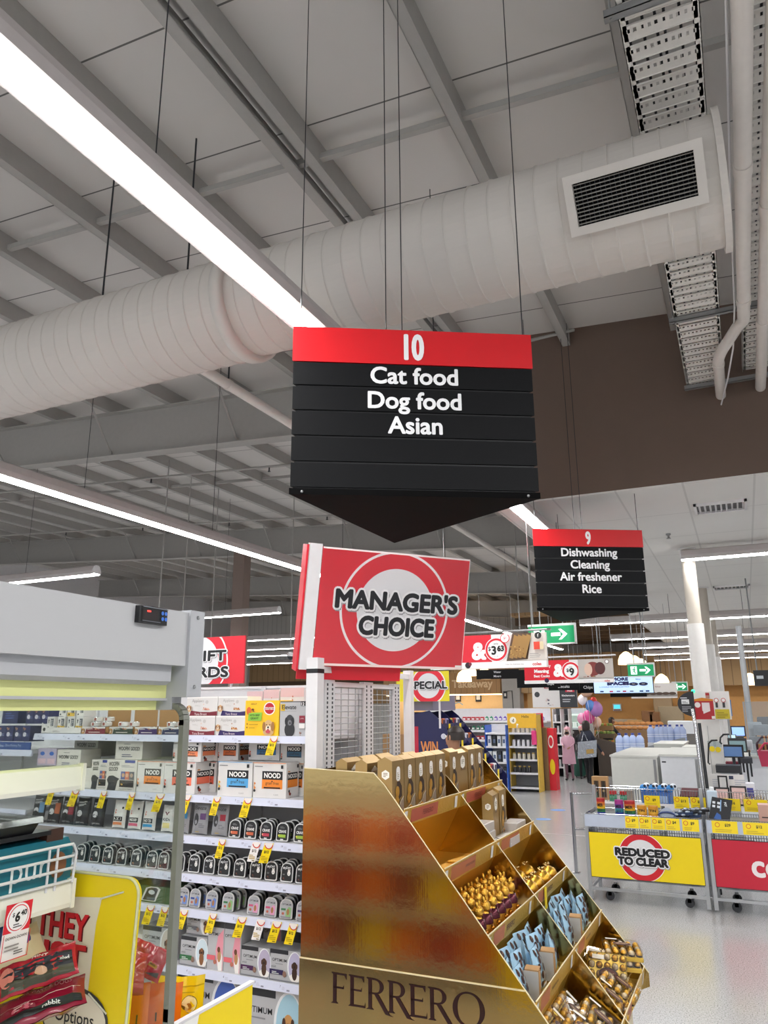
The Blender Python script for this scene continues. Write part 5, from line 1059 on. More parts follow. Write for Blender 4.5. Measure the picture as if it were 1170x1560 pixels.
def elev(f, w, h):
    f.rect(0, h*.97, w, h*.03, '#5a5b60'); f.rect(w*.02, h*.72, w*.18, h*.2, '#d9b32a'); f.text('Elevate', w*.36, h*.83, w*.56, None, '#1a1a1c', .015); f.rect(w*.05, h*.705, w*.6, h*.006, '#8a8b90'); f.rect(w*.82, h*.86, w*.18, h*.13, '#1a1a1c'); f.text('12', w*.9, h*.92, None, h*.09, '#ffffff', .02)
    f.disc(w*.4, h*.18, w*.2, '#2b2c30', 18, h*.22); f.disc(w*.4, h*.45, w*.15, '#3a3b40', 18, h*.16); f.disc(w*.27, h*.42, w*.06, '#222327', 10, h*.12); f.disc(w*.52, h*.42, w*.06, '#222327', 10, h*.12); f.disc(w*.41, h*.38, w*.08, '#77787d', 12, h*.08); f.disc(w*.42, h*.37, w*.03, '#141416', 8)
    f.rect(w*.78, h*.38, w*.22, h*.2, '#8f2338'); f.text('LAMB', w*.88, h*.5, w*.14, None, '#e9c9cf'); f.rect(w*.78, h*.22, w*.22, h*.14, '#eceae8'); f.pile(w*.8, h*.02, w*.18, h*.18, ['#6a4030', '#a86a50', '#8a5a40'], 8, 1, .2)
carton('dog_food_box', 'silver grey dog food box with a black dog beside the bright yellow box', 'box', FX(426, 1110), FX(465, 1110), SZ[0]+.001, .215, GB_, elev, GF+.03, .16)
# ---- shelf 2 : boxed meals
def woof(f, w, h):
    f.text("WOOFIN", w*.24, h*.86, w*.34, h*.14, '#242424', .03, rot=.05); f.text("GOOD!", w*.23, h*.69, w*.3, h*.13, '#242424', .03, rot=.05); f.rect(w*.6, h*.9, w*.34, h*.09, '#3c4a9a'); f.scribble(w*.5, h*.76, w*.45, h*.08, '#9a9a9a', 2, 1)
    f.poly([(w*.06, 0), (w*.34, 0), (w*.4, h*.3), (w*.46, h*.38), (w*.36, h*.42), (w*.24, h*.48), (w*.1, h*.46), (w*.04, h*.34), (w*.1, h*.2)], '#2c2d30'); f.rect(w*.5, h*.36, w*.14, h*.26, '#4a5a9a'); f.rect(w*.64, h*.36, w*.14, h*.26, '#c96a4a'); f.rect(w*.78, h*.36, w*.16, h*.26, '#5a5d66'); f.disc(w*.58, h*.5, w*.05, '#c9a07a', 10); f.disc(w*.71, h*.5, w*.05, '#e0b08a', 10); f.disc(w*.86, h*.5, w*.05, '#b9a08a', 10); f.rect(w*.48, h*.12, w*.46, h*.22, '#23201e'); f.pile(w*.5, h*.14, w*.42, h*.16, ['#a87a2a', '#c9a04a', '#7a5a2a'], 8, 2, .1); f.text('CHICKEN & TURKEY', w*.7, h*.05, w*.44, None, '#3a3a3a', .01)
def woof2(f, w, h): f.text("WOOFIN' GOOD!", w*.5, h*.58, w*.8, h*.22, '#242424', .03); f.scribble(w*.3, h*.8, w*.4, h*.08, '#8a8a8a', 1, 1); f.scribble(w*.25, h*.12, w*.5, h*.2, '#5a5a7a', 2, 3)
WG = mat('cream_carton', '#dcd8d0', .45)
G2 = 'boxed dog meals on the second shelf'
carton('dog_food_box', 'cream boxed dog meal with black lettering, left front on the second shelf', 'box', FX(134.5, 1190), FX(162, 1190), SZ[1]+.001, .2, WG, woof, GF+.05, .15, G2)
carton('dog_food_box', 'cream boxed dog meal with coloured squares, beside the orange labelled white box', 'box', FX(161, 1190), FX(207, 1190), SZ[1]+.001, .205, WG, woof, GF+.03, .17, G2)
carton('dog_food_box', 'cream boxed dog meal lying on top, above the one with coloured squares', 'box', FX(171, 1150), FX(212, 1150), SZ[1]+.208, .125, WG, woof2, GF+.06, .2, G2)
carton('dog_food_box', 'cream boxed dog meal with a plain lettered side, over the chiller shelf edge', 'box', FX(80, 1180), FX(117, 1180), SZ[1]+.14, .125, WG, woof2, GF+.05, .2, G2)
carton('dog_food_box', 'cream boxed dog meal at the back of the second shelf, upper left', 'box', at(112, 1150, y=GF+.3).x, at(148, 1150, y=GF+.3).x, SZ[1]+.20, .15, WG, woof2, GF+.3, .2, G2)
for k, px in enumerate((62, 76)): carton('cat_food_box', 'small lilac box on the second shelf left of the cream boxes, %s of two' % ['left', 'right'][k], 'box', FX(px-7, 1160), FX(px+7, 1160), SZ[1]+.15, .12, mat('lilac_carton', '#b9aec4', .4), lambda f, w, h: (f.disc(w*.5, h*.7, w*.25, '#3a6ac0', 12, h*.12), f.rect(w*.1, h*.1, w*.8, h*.3, '#d9b9c4')), GF+.04, .1)
for k, (pl, pr_) in enumerate(((55, 82), (83, 132), (118, 133))): carton('dog_food_box', 'plain cream carton under the upper second shelf boxes at left, %s from left' % ORD[k+1], 'box', FX(pl, 1190), FX(pr_, 1190)-.004, SZ[1]+.001, .137, WG, lambda f, w, h: f.scribble(w*.2, h*.3, w*.5, h*.2, '#b9b4aa', 2, 1), GF+.05+.03*k, .2) if k != 2 else None
def nood(c, veg):
    def a(f, w, h):
        f.text('nood', w*.5, h*.3, 1e-4, 1e-4, '#141414') if 0 else None
        f.rect(w*.27, h*.52, w*.62, h*.24, '#17161a'); f.text('NOOD', w*.58, h*.64, w*.5, h*.15, '#f6f4f0', .03); f.rect(w*.27, h*.26, w*.62, h*.26, c); f.text('grain free', w*.58, h*.41, w*.4, None, '#3a2a1a'); f.rect(w*.33, h*.27, w*.5, h*.04, '#2a1c14'); f.disc(w*.58, h*.47, w*.02, '#2a1c14', 8)
        f.pile(w*.03, h*.22, w*.24, h*.5, veg, 14, 3, .28); f.rect(w*.85, h*.84, w*.07, h*.1, '#1b1b1d'); f.scribble(w*.05, h*.88, w*.25, h*.06, '#8a8a8a', 1, 2); f.disc(w*.06, h*.2, w*.035, '#1b1b1d', 10); f.text('6 pack', w*.72, h*.1, w*.14, None, '#9a9a9a'); f.rect(0, h*.985, w, h*.015, c)
    return a
def nside(c):
    def a(f, w, h): f.rect(w*.1, h*.52, w*.8, h*.2, '#17161a'); f.text('NOOD', w*.5, h*.62, w*.7, h*.12, '#f6f4f0', .03); f.rect(w*.1, h*.3, w*.8, h*.22, c); f.pile(w*.2, h*.02, w*.5, h*.26, ['#a8553f', '#8c3a2a', '#d08a4a'], 8, 2, .25); f.pile(w*.05, h*.74, w*.4, h*.22, ['#a8553f', '#d08a4a'], 6, 5, .25); f.disc(w*.2, h*.2, w*.06, '#1b1b1d', 8); f.rect(w*.8, h*.84, w*.12, h*.1, '#1b1b1d')
    return a
VO, VC, VB = ['#d9823a', '#e09a4a', '#c9642a', '#6a8a3a'], ['#d9705a', '#c9543f', '#e8a090', '#8aa04a'], ['#e0a030', '#7a9a3a', '#d98a2a', '#e8d070']
for pl, pr_, zz, hh, c, cn, veg, lab, yy, d in ((208.5, 249, 0, .2, '#ee8a2c', 'orange', VO, 'white boxed meal with orange label, left of the coral labelled box', .03, .17), (249.5, 297, 0, .2, '#f0795e', 'coral', VC, 'white boxed dog meal with a coral label behind the chiller frame post', .03, .17),
        (258, 301, .203, .13, '#ee8a5e', 'coral', VC, 'white boxed dog meal lying on top of the coral labelled box', .05, .17), (332, 384, 0, .212, '#55a8e0', 'blue', VB, 'white boxed dog meal with a sky blue label on the second shelf', .03, .15), (386, 436, 0, .212, '#ee8a2c', 'orange', VO, 'white boxed dog meal with an orange label next to the gold stand', .03, .15)):
    carton('dog_food_box', lab, 'box', FX(pl, 1190), FX(pr_, 1190), SZ[1]+.001+zz, hh, WB, nood(c, veg), GF+yy, d, G2, nside(c))
for k, (pl, pr_, zz, hh, c, lab) in enumerate(((299, 330, 0, .195, '#d9604a', 'white boxed meal turned back beside the coral labelled box'), (303, 330, .2, .14, '#c94a3a', 'white boxed meal with a coral stripe at the back left of the gap'), (331, 362, .2, .14, '#c9642a', 'white boxed meal with a small label at the back above the blue labelled box'), (378, 425, .215, .13, '#2a6a9a', 'shaded boxed meal with a dark blue label above the sky blue one'), (427, 463, .2, .14, '#2a5a7a', 'shaded boxed meal at the back right corner of the second shelf'), (437, 464, 0, .2, '#d97a2a', 'white boxed meal with an orange side at the right end of the second shelf'))):
    yy = GF+(.2 if k else .19); carton('dog_food_box', lab, 'box', at(pl, 1170, y=yy).x, at(pr_, 1170, y=yy).x, SZ[1]+.001+zz, hh, WB, nood(c, VC), yy, .17, G2, nside(c))
# ---- shelf 3 : pouches then black trays
def spouch(label, px, w, h, base, art, group, yy=.05, lean=.12):
    t = pouch('pet_food_pouch', label, 'pouch', w, h, .035, base, art, group, .002, int(px)); x = FX(px, 1240); lay(t, (x, GF+yy+.02, SZ[2]+h*.5+.004), (1, 0, 0), (0, lean, 1)); return t
BKF = mat('black_film', '#26262b', .35); WHF = mat('white_film', '#e6e4e2', .35); GRF = mat('grey_film', '#8f9094', .35)
def bkart(c):
    def a(f, w, h): f.text('Woofin', w*.5, h*.85, w*.6, h*.07, '#d9d9d9', .02, rot=.15); f.text('GOOD', w*.5, h*.74, w*.55, h*.08, '#e3e3e3', .03, rot=.15); grid(f, w*.62, h*.35, w*.34, h*.4, c, 4, 5); f.disc(w*.4, h*.42, w*.2, '#c9c9cc', 14, h*.12); f.disc(w*.38, h*.28, w*.22, '#141416', 14, h*.14); f.text('PUPPY DOGS', w*.5, h*.08, w*.6, None, '#d9d9d9')
    return a
G3 = 'standing pouches on the third shelf'
for k, (px, c, cn) in enumerate(((53, '#6a92b9', 'blue'), (77, '#b9623a', 'rust'), (98, '#8f2338', 'wine red'), (120, '#3a3a3e', 'charcoal'), (144, '#33363a', 'black'))): spouch('dark standing pouch with a %s panel, %s from left, third shelf' % (cn, ORD[k+1]), px, .125, .185, BKF, bkart(c), G3)
def ndart(c):
    def a(f, w, h): f.pile(w*.25, h*.5, w*.5, h*.36, ['#d9705a', '#c9543f', '#6a8a3a', '#e0a060'], 12, 3, .2); grid(f, w*.15, h*.24, w*.7, h*.16, '#17161a', 5, 3); f.text('NOOD', w*.5, h*.32, w*.55, h*.1, '#f6f4f0', .03); grid(f, w*.15, h*.1, w*.7, h*.1, c, 5, 2); f.disc(w*.82, h*.72, w*.07, '#1b1b1d', 8)
    return a
for k, (px, c, cn) in enumerate(((177, '#e08a5a', 'orange'), (201, '#d0607a', 'pink'), (223, '#3a9ad0', 'blue'))): spouch('white standing dog food pouch with a %s base band on the third shelf' % cn, px, .115, .185, WHF, ndart(c), G3)
spouch('white rounded bottle shaped pouch right of the blue banded pouch', 251, .1, .17, WHF, lambda f, w, h: (f.text('V', w*.5, h*.68, w*.4, h*.14, '#7a3a4a', .04), f.text('KiDs', w*.5, h*.45, w*.6, h*.12, '#3a3a40', .02), grid(f, w*.2, h*.12, w*.6, h*.2, '#e3d48a', 4, 3)), G3)
def elart(c):
    def a(f, w, h): f.text('Elevate', w*.5, h*.82, w*.75, None, '#2a2a2e', .01); f.disc(w*.3, h*.45, w*.15, '#2c2d31', 12, h*.2); grid(f, w*.55, h*.45, w*.35, h*.2, c, 4, 3); f.scribble(w*.5, h*.2, w*.4, h*.15, '#6a6b70', 3, 1); f.scribble(w*.3, h*.05, w*.4, h*.04, '#c9a82a', 1, 1)
    return a
for k, (px, c, cn) in enumerate(((273, '#2a7aa8', 'teal'), (301, '#5a3a6a', 'violet'), (331, '#9a2a3a', 'red'))): spouch('grey standing dog food pouch with a %s panel on the third shelf' % cn, px, .125, .20, GRF, elart(c), G3)
# ---- plastic trays with peel lids, standing on edge
RIM = mat('tray_rim', '#d9d9d8', .3, .3); LIDB = mat('tray_lid_black', '#19191b', .3); LIDS = mat('tray_lid_silver', '#b3b4b8', .35); TUB = mat('tray_tub', '#3b3c40', .4)
def arch(w, h, n=7):
    r = w*.42; P = [(-w/2+.006, 0), (w/2-.006, 0), (w/2, .008)]
    for k in range(n): a = PI/2*k/(n-1); P.append((w/2-r+r*math.cos(a), h-r+r*math.sin(a)))
    for k in range(n): a = PI/2+PI/2*k/(n-1); P.append((-w/2+r+r*math.cos(a), h-r+r*math.sin(a)))
    P.append((-w/2, .008)); return P
def food_tray(lid, art, w=.088, h=.108, d=.03):
    t = thing('dog_food_tray', 'x', 'tray'); b = MB(); b.prism([(x, -.004, z) for x, z in arch(w, h)], (0, .004, 0), RIM); b.build('rim', t)
    b = MB(); b.prism([(x*.93, 0, .003+z*.95) for x, z in arch(w, h)], (0, d, 0), TUB); b.build('tub', t)
    b = MB(); f = Face(b, (0, -.0044, 0), (1, 0, 0), (0, 0, 1), .0004); f.poly([(x*.87, h*.06+z*.88) for x, z in arch(w, h)], lid); art(f, w, h); b.build('peel_lid', t); return t
def crave(c):
    def a(f, w, h): f.text('CRAVE', 0, h*.52, w*.62, h*.15, '#ececec', .03); f.scribble(-w*.2, h*.68, w*.4, h*.12, '#7a7a7c', 3, 1); f.rect(-w*.28, h*.2, w*.56, h*.16, c); f.disc(-w*.27, h*.3, w*.06, '#d9cf4a' if c[1] == '9' else '#e0a07a', 10); f.rect(-w*.12, h*.07, w*.24, h*.06, '#d9d9d9')
    return a
def mydog(c):
    def a(f, w, h): f.text('MyDog', -.002, h*.72, w*.62, h*.16, '#e6e6e6', .02, rot=.12); f.disc(w*.18, h*.46, w*.13, '#e9e6e2', 12, h*.13); f.disc(w*.13, h*.6, w*.04, '#e9e6e2', 8, h*.08); f.disc(w*.24, h*.6, w*.04, '#e9e6e2', 8, h*.08); f.disc(w*.18, h*.42, w*.03, '#2a2a2a', 8); f.pile(-w*.3, h*.12, w*.52, h*.2, c, 10, 2, .14); f.scribble(-w*.3, h*.36, w*.28, h*.08, '#8a8a8c', 2, 4)
    return a
def optim(c, c2):
    def a(f, w, h): f.text('OPTIMUM', 0, h*.72, w*.72, h*.09, '#3a3a3e', .01); f.poly([(-w*.02, h*.1), (w*.36, h*.1), (w*.4, h*.55), (w*.2, h*.62), (0, h*.4)], c2); f.disc(w*.16, h*.35, w*.11, '#a8764a', 10, h*.16); f.rect(-w*.38, h*.42, w*.36, h*.1, c); f.disc(-w*.22, h*.26, w*.1, '#b9604a', 10, h*.07); f.rect(-w*.4, h*.04, w*.8, h*.08, '#8a8b90')
    return a
def row(protos, pxs, py, z, rowname, group, behind=2, names=None):
    for k, px in enumerate(pxs):
        pi = protos[k % len(protos)] if not names else protos[names[k]]; x = FX(px, py)
        for r_ in range(behind+1):
            lab = '%s, %s from left%s' % (rowname, ORD[k+1], ['', ', second one back', ', third one back'][r_]); loc = (x+.012*r_*(1 if k % 2 else -1), GF+.045+.05*r_, z+.004+.003*r_)
            if 'placed' not in pi: pi['placed'] = 1; pi.location = loc; tag(pi, lab, 'tray', group); pi.rotation_euler = (-.12, 0, 0)
            else: dup(pi, loc, None, lab, group).rotation_euler = (-.12, 0, rnd.uniform(-.05, .05))
CR_ = [food_tray(LIDB, crave(c)) for c in ('#c9603a', '#b9354a', '#9ab93a')]
row(CR_, (355, 379, 403, 428, 455), 1270, SZ[2], 'black arched dog food tray on the third shelf', 'black trays on the third shelf', 2, [0, 0, 1, 2, 2])
MD = [food_tray(LIDB, mydog(c)) for c in (['#a8402e', '#c9603f'], ['#e0a06a', '#c9804a'], ['#3a3f55', '#5a6078'], ['#5a2c20', '#7a3f2c'])]
row(MD, (118, 140, 160, 181, 204, 228, 246, 270, 293, 316, 339, 363, 388, 411, 435, 458), 1320, SZ[3], 'black dog food tray with a white dog, fourth shelf', 'black trays on the fourth shelf', 2, [0, 0, 0, 1, 1, 1, 1, 1, 2, 2, 3, 3, 3, 3, 3, 3])
OP = [food_tray(LIDS, optim('#2f4a9a', '#6a8ad0')), food_tray(LIDS, optim('#d0507a', '#e09ac0')), food_tray(LIDS, optim('#3a7a4a', '#8ab97a')), food_tray(LIDS, optim('#4a3a6a', '#8a7aa8'))]
row(OP, (276, 294, 320, 345, 384, 410, 434, 459), 1375, SZ[4], 'silver dog food tray on the fifth shelf', 'silver trays on the fifth shelf', 2, [0, 0, 0, 2, 1, 1, 2, 3])
carton('card_display', 'green and dark card display with one slanted tray picture on the fifth shelf', 'box', FX(192, 1375), FX(262, 1375), SZ[4]+.001, .10, mat('green_card', '#3d5a2c', .45), lambda f, w, h: (f.poly([(w*.3, h*.08), (w*.62, h*.08), (w*.72, h*.85), (w*.66, h*.96), (w*.5, h*.96), (w*.4, h*.85)], '#cfd0cc'), f.poly([(w*.34, h*.12), (w*.59, h*.12), (w*.67, h*.82), (w*.63, h*.9), (w*.52, h*.9), (w*.44, h*.82)], '#23262a'), f.disc(w*.53, h*.62, w*.07, '#c9cfd0', 12, h*.14), f.rect(w*.43, h*.16, w*.18, h*.16, '#4a5a6a')), GF+.04, .3)
# ---- shelf 6 and base : boxes
def opt_box(c, c2, dogc='#8a5a34', wide=True):
    def a(f, w, h):
        f.rect(0, h*.86, w*.6, h*.14, '#26272b'); f.text('OPTIMUM', w*.31, h*.66, w*.48, None, '#26272b', .01); f.disc(w*.82, h*.5, w*.24, '#e9ecef', 26, h*.56 if 0 else h*.49); f.disc(w*.83, h*.5, w*.21, c2, 24, h*.46); f.disc(w*.83, h*.16, w*.17, '#f0eee9', 16, h*.14)
        f.disc(w*.82, h*.3, w*.085, dogc, 14, h*.22); f.disc(w*.82, h*.55, w*.075, dogc, 14, h*.12); f.disc(w*.75, h*.53, w*.03, '#4a2c1a', 8, h*.09); f.disc(w*.89, h*.53, w*.03, '#4a2c1a', 8, h*.09); f.disc(w*.82, h*.51, w*.03, '#1d1512', 8)
        f.rect(0, h*.2, w*.46, h*.16, c); f.scribble(w*.08, h*.22, w*.25, h*.1, '#d9e4dc', 2, 1); f.disc(w*.5, h*.24, w*.06, '#8a6a5a', 12, h*.1); f.text('adult', w*.14, h*.46, w*.16, None, '#4a4b50'); f.scribble(w*.2, h*.54, w*.3, h*.05, '#8a8b90', 1, 5); f.rect(0, 0, w, h*.05, '#7a7b80')
    return a
def opt_tall(f, w, h):
    f.rect(0, h*.88, w, h*.12, '#3a3a3e'); f.text('OPTIMUM', w*.45, h*.74, w*.85, None, '#2a2a2e', .01); f.poly([(w*.95, 0), (w*.95, h*.86), (w*.62, h*.7), (w*.5, h*.4), (w*.62, h*.1)], '#e89aa8'); f.poly([(w*.92, 0), (w*.92, h*.3), (w*.75, h*.46), (w*.62, h*.2), (w*.7, .0)], '#f0eee9'); f.disc(w*.74, h*.3, w*.11, '#b98a5a', 12, h*.13); f.disc(w*.7, h*.43, w*.09, '#6a4028', 10, h*.06); f.rect(0, h*.2, w*.5, h*.1, '#e06a74'); f.disc(w*.5, h*.17, w*.1, '#b9705a', 10, h*.05)
G6 = 'grey boxes on the sixth shelf'
for pl, pr_, zz, hh, col, art, lab, yy in ((190, 214, 0, .13, WB, woof2, 'white pet food box at the left of the sixth shelf behind the red treat bags', .05), (236, 262, .2, .11, WB, woof2, 'white pet food box standing above others just right of the chiller frame post', .06), (214, 262, 0, .19, GB_, opt_box('#4a4b52', '#cfc6bb'), 'grey pet food box right behind the chiller frame post on the sixth shelf', .04), (279, 315, .17, .13, GB_, opt_box('#6a6b70', '#e9e7e4'), 'grey pet food box lying on another, left of the two tall pink ones', .06),
        (275, 315, 0, .165, GB_, opt_box('#2f6a3f', '#cfe0e8'), 'grey pet food box with a small green label on the sixth shelf', .03), (316, 341, 0, .27, GB_, opt_tall, 'tall grey and pink pet food box, left of the pair on the sixth shelf', .03), (341.5, 367, 0, .27, GB_, opt_tall, 'tall grey and pink pet food box, right of the pair on the sixth shelf', .03), (368, 411, 0, .16, GB_, opt_box('#4a2050', '#b9b0c8', '#4a3020'), 'grey pet food box with a violet label beside the tall pink pair', .03), (412, 458, 0, .165, GB_, opt_box('#2c2050', '#b9b4d0', '#3a2418'), 'grey pet food box with an indigo label next to the gold stand', .03), (372, 400, .0, .26, GB_, opt_tall, 'shaded tall box at the back of the sixth shelf behind the violet labelled box', .24)):
    carton('dog_food_box', lab, 'box', FX(pl, 1450), FX(pr_, 1450), SZ[5]+.001, hh, col, art, GF+yy, .16 if yy < .2 else .1, G6) if zz == 0 else carton('dog_food_box', lab, 'box', FX(pl, 1430), FX(pr_, 1430), SZ[5]+.002+zz+(.0 if pl != 236 else -.009), hh, col, art, GF+yy, .14, G6)
carton('dog_food_box', 'large grey OPTIMUM dog food box with a golden dog on the bottom shelf', 'box', at(365, 1540, y=GF+.04).x, at(457, 1540, y=GF+.04).x, SZ[6]+.001, .36, GB_, opt_box('#1f5a3f', '#a8cfe0', '#c9955a'), GF+.04, .3)
carton('dog_food_box', 'large grey dog food box with a blue oval on the bottom shelf', 'box', at(268, 1540, y=GF+.1).x, at(361, 1540, y=GF+.1).x, SZ[6]+.001, .36, GB_, opt_box('#2a4a9a', '#4a6ac0', '#5a3020'), GF+.1, .3)
# ---- left bay : navy cartons
def navy(f, w, h): f.disc(w*.33, h*.45, w*.2, '#eceaf2', 16, w*.2); f.disc(w*.33, h*.45, w*.17, '#d9d6e4', 14, w*.17); f.pile(w*.1, h*.72, w*.8, h*.26, ['#c98a6a', '#e0b08a', '#8a4a3a'], 8, 1, .14); f.scribble(w*.6, h*.35, w*.3, h*.2, '#8a90c0', 2, 1)
NAVY = mat('navy_carton', '#2c2f63', .38)
def blank(f, w, h): f.scribble(w*.2, h*.3, w*.6, h*.4, '#5a6aa8', 3, 1)
for r_, (zz, pxs) in enumerate(((.06, (3, 15, 28, 40)), (.19, (35, 47, 58)))):
    for k, px in enumerate(pxs):
        carton('cat_food_box', 'navy cat food carton with a white disc, %s of the %s row at far left' % (ORD[k+1], ['lower', 'upper'][r_]), 'box', FX(px-6, 1100), FX(px+6, 1100)-.002, SZL[0]+zz, .115, NAVY, navy, GF+.04+.05*r_, .14, 'navy cat food cartons')
carton('cat_food_box', 'dark blue carton at the left edge above the blue tray', 'box', FX(-8, 1090), FX(16, 1090), SZL[0]+.19, .13, NAVY, blank, GF+.1, .14)
t = carton('card_tray', 'blue card tray front under the navy cat food cartons', 'tray', FX(-30, 1120), FX(50, 1120), SZL[0]+.001, .055, mat('blue_card', '#2b4c94', .4), lambda f, w, h: (f.disc(w*.36, h*.5, h*.25, '#e0e4f0', 12), f.text('dine', w*.46, h*.5, w*.08, None, '#d9dff0'), f.text('Dine Melting Pot', w*.68, h*.5, w*.3, None, '#c0cdea')), GF+.02, .006)
t = carton('card_tray', 'slate blue card tray front behind the navy cat food cartons', 'tray', FX(-30, 1108), FX(34, 1108), SZL[0]+.13, .045, mat('slate_card', '#4a6a94', .4), lambda f, w, h: f.text('Dine Melting', w*.6, h*.5, w*.4, None, '#c0cdea'), GF+.09, .006)
# ---- price tickets hanging from the rails
tk = thing('price_ticket', 'x', 'price ticket'); b = MB(); b.prism([(-.028, 0, 0), (.03, 0, 0), (-.008, 0, -.115), (-.066, 0, -.115)], (0, .001, 0), YEL); b.build('card', tk)
b = MB(); f = Face(b, (0, -.0004, 0), (1, 0, 0), (0, 0, 1), .0003); f.poly([(-.024, -.0), (.024, -.0), (.022, -.018), (.008, -.03), (-.02, -.03), (-.03, -.016)], '#efe7e2'); f.ring(-.001, -.008, .022, .028, '#d0402a', 18, PI*1.05, PI*1.95); f.text('$12', -.016, -.052, None, .018, '#2a2413', .03, rot=-.05); f.scribble(-.05, -.098, .045, .028, '#b99a10', 3, 1); f.rect(-.03, -.110, .018, .005, '#6a5a10'); b.build('printed_face', tk)
tk2 = dup(tk); w_ = tk2.children[0]; m_ = w_.data.copy(); w_.data = m_; m_.materials.clear(); m_.materials.append(mat('white_ticket', '#efecea', .45)) if w_.name.startswith('card') else None
first = True
for s_, pxs in ((0, (421,)), (1, (84, 120, 163, 206, 249, 290, 335, 382)), (2, (342, 394, 413)), (4, (203, 228, 250, 280, 325, 370, 399, 424, 449))):
    for k, px in enumerate(pxs):
        white = (s_, px) in ((2, 394), (4, 399)); x = FX(px, 1123+90*s_); loc = (x+.008, GF-.008, SZ[s_]-.002)
        lab = '%s price ticket hanging from the %s shelf rail, %s from left' % ('white' if white else 'yellow', ORD[s_+1], ORD[k+1])
        if s_ == 0: lab = 'yellow price ticket hanging from the top shelf rail below the yellow dog food box'
        src_ = tk2 if white else tk
        if 'placed' not in src_: src_['placed'] = 1; t = src_; t.location = loc; tag(t, lab, 'price ticket', 'hanging price tickets')
        else: t = dup(src_, loc, None, lab, 'hanging price tickets')
        t.rotation_euler = (0, 0, rnd.uniform(-.15, .25))
# ================================================================== OPEN END BAY BEHIND THE GOLD STAND
eb = thing('mesh_stand', 'white slotted steel end frame with wire mesh panels under the red board', 'shelf frame', (-2.42, 4.9, 0)); PX = -2.375
def post(x0, x1, y0, y1, z1, slots=True):
    b = MB(); b.box(x0, x1, y0, y1, 0, z1, WHITE)
    b.build('post', eb, True)
post(-2.455, -2.375, 4.13, 4.21, 2.46); post(-2.44, -2.375, 5.60, 5.66, 2.44)
b = MB(); b.box(-2.456, -2.374, 4.129, 4.211, 2.365, 2.392, BLACKP); b.build('black_collar', eb, True)
b = MB(); b.box(-2.43, -2.385, 4.21, 5.60, 2.372, 2.41, WHITE); b.build('top_rail', eb, True)
for y0, y1 in ((4.27, 4.40), (4.83, 4.97), (5.33, 5.44)):
    b = MB(); b.box(-2.44, -2.40, y0, y1, 0, 2.33, OFFW)
    for k in range(40): 
        for q in (.25, .75): yy = y0+(y1-y0)*q; b.box(-2.3995, -2.3985, yy-.008, yy+.008, 1.2+.028*k, 1.216+.028*k, DARKM)
    b.build('slotted_upright', eb, True)
for (y0, y1) in ((4.41, 4.82), (4.98, 5.32)):
    b = MB(); z = 1.6
    while z < 2.29: b.tube([(-2.41, y0, z), (-2.41, y1, z)], .003, GREYM, 5); z += .038
    for k in range(5): y = y0+(y1-y0)*k/4; b.tube([(-2.414, y, 1.6), (-2.414, y, 2.29)], .003, GREYM, 5)
    b.build('wire_mesh', eb, True)
    b = MB(); b.box(-2.43, -2.40, y0-.01, y1+.01, 2.29, 2.32, OFFW); b.build('mesh_rail', eb, True)
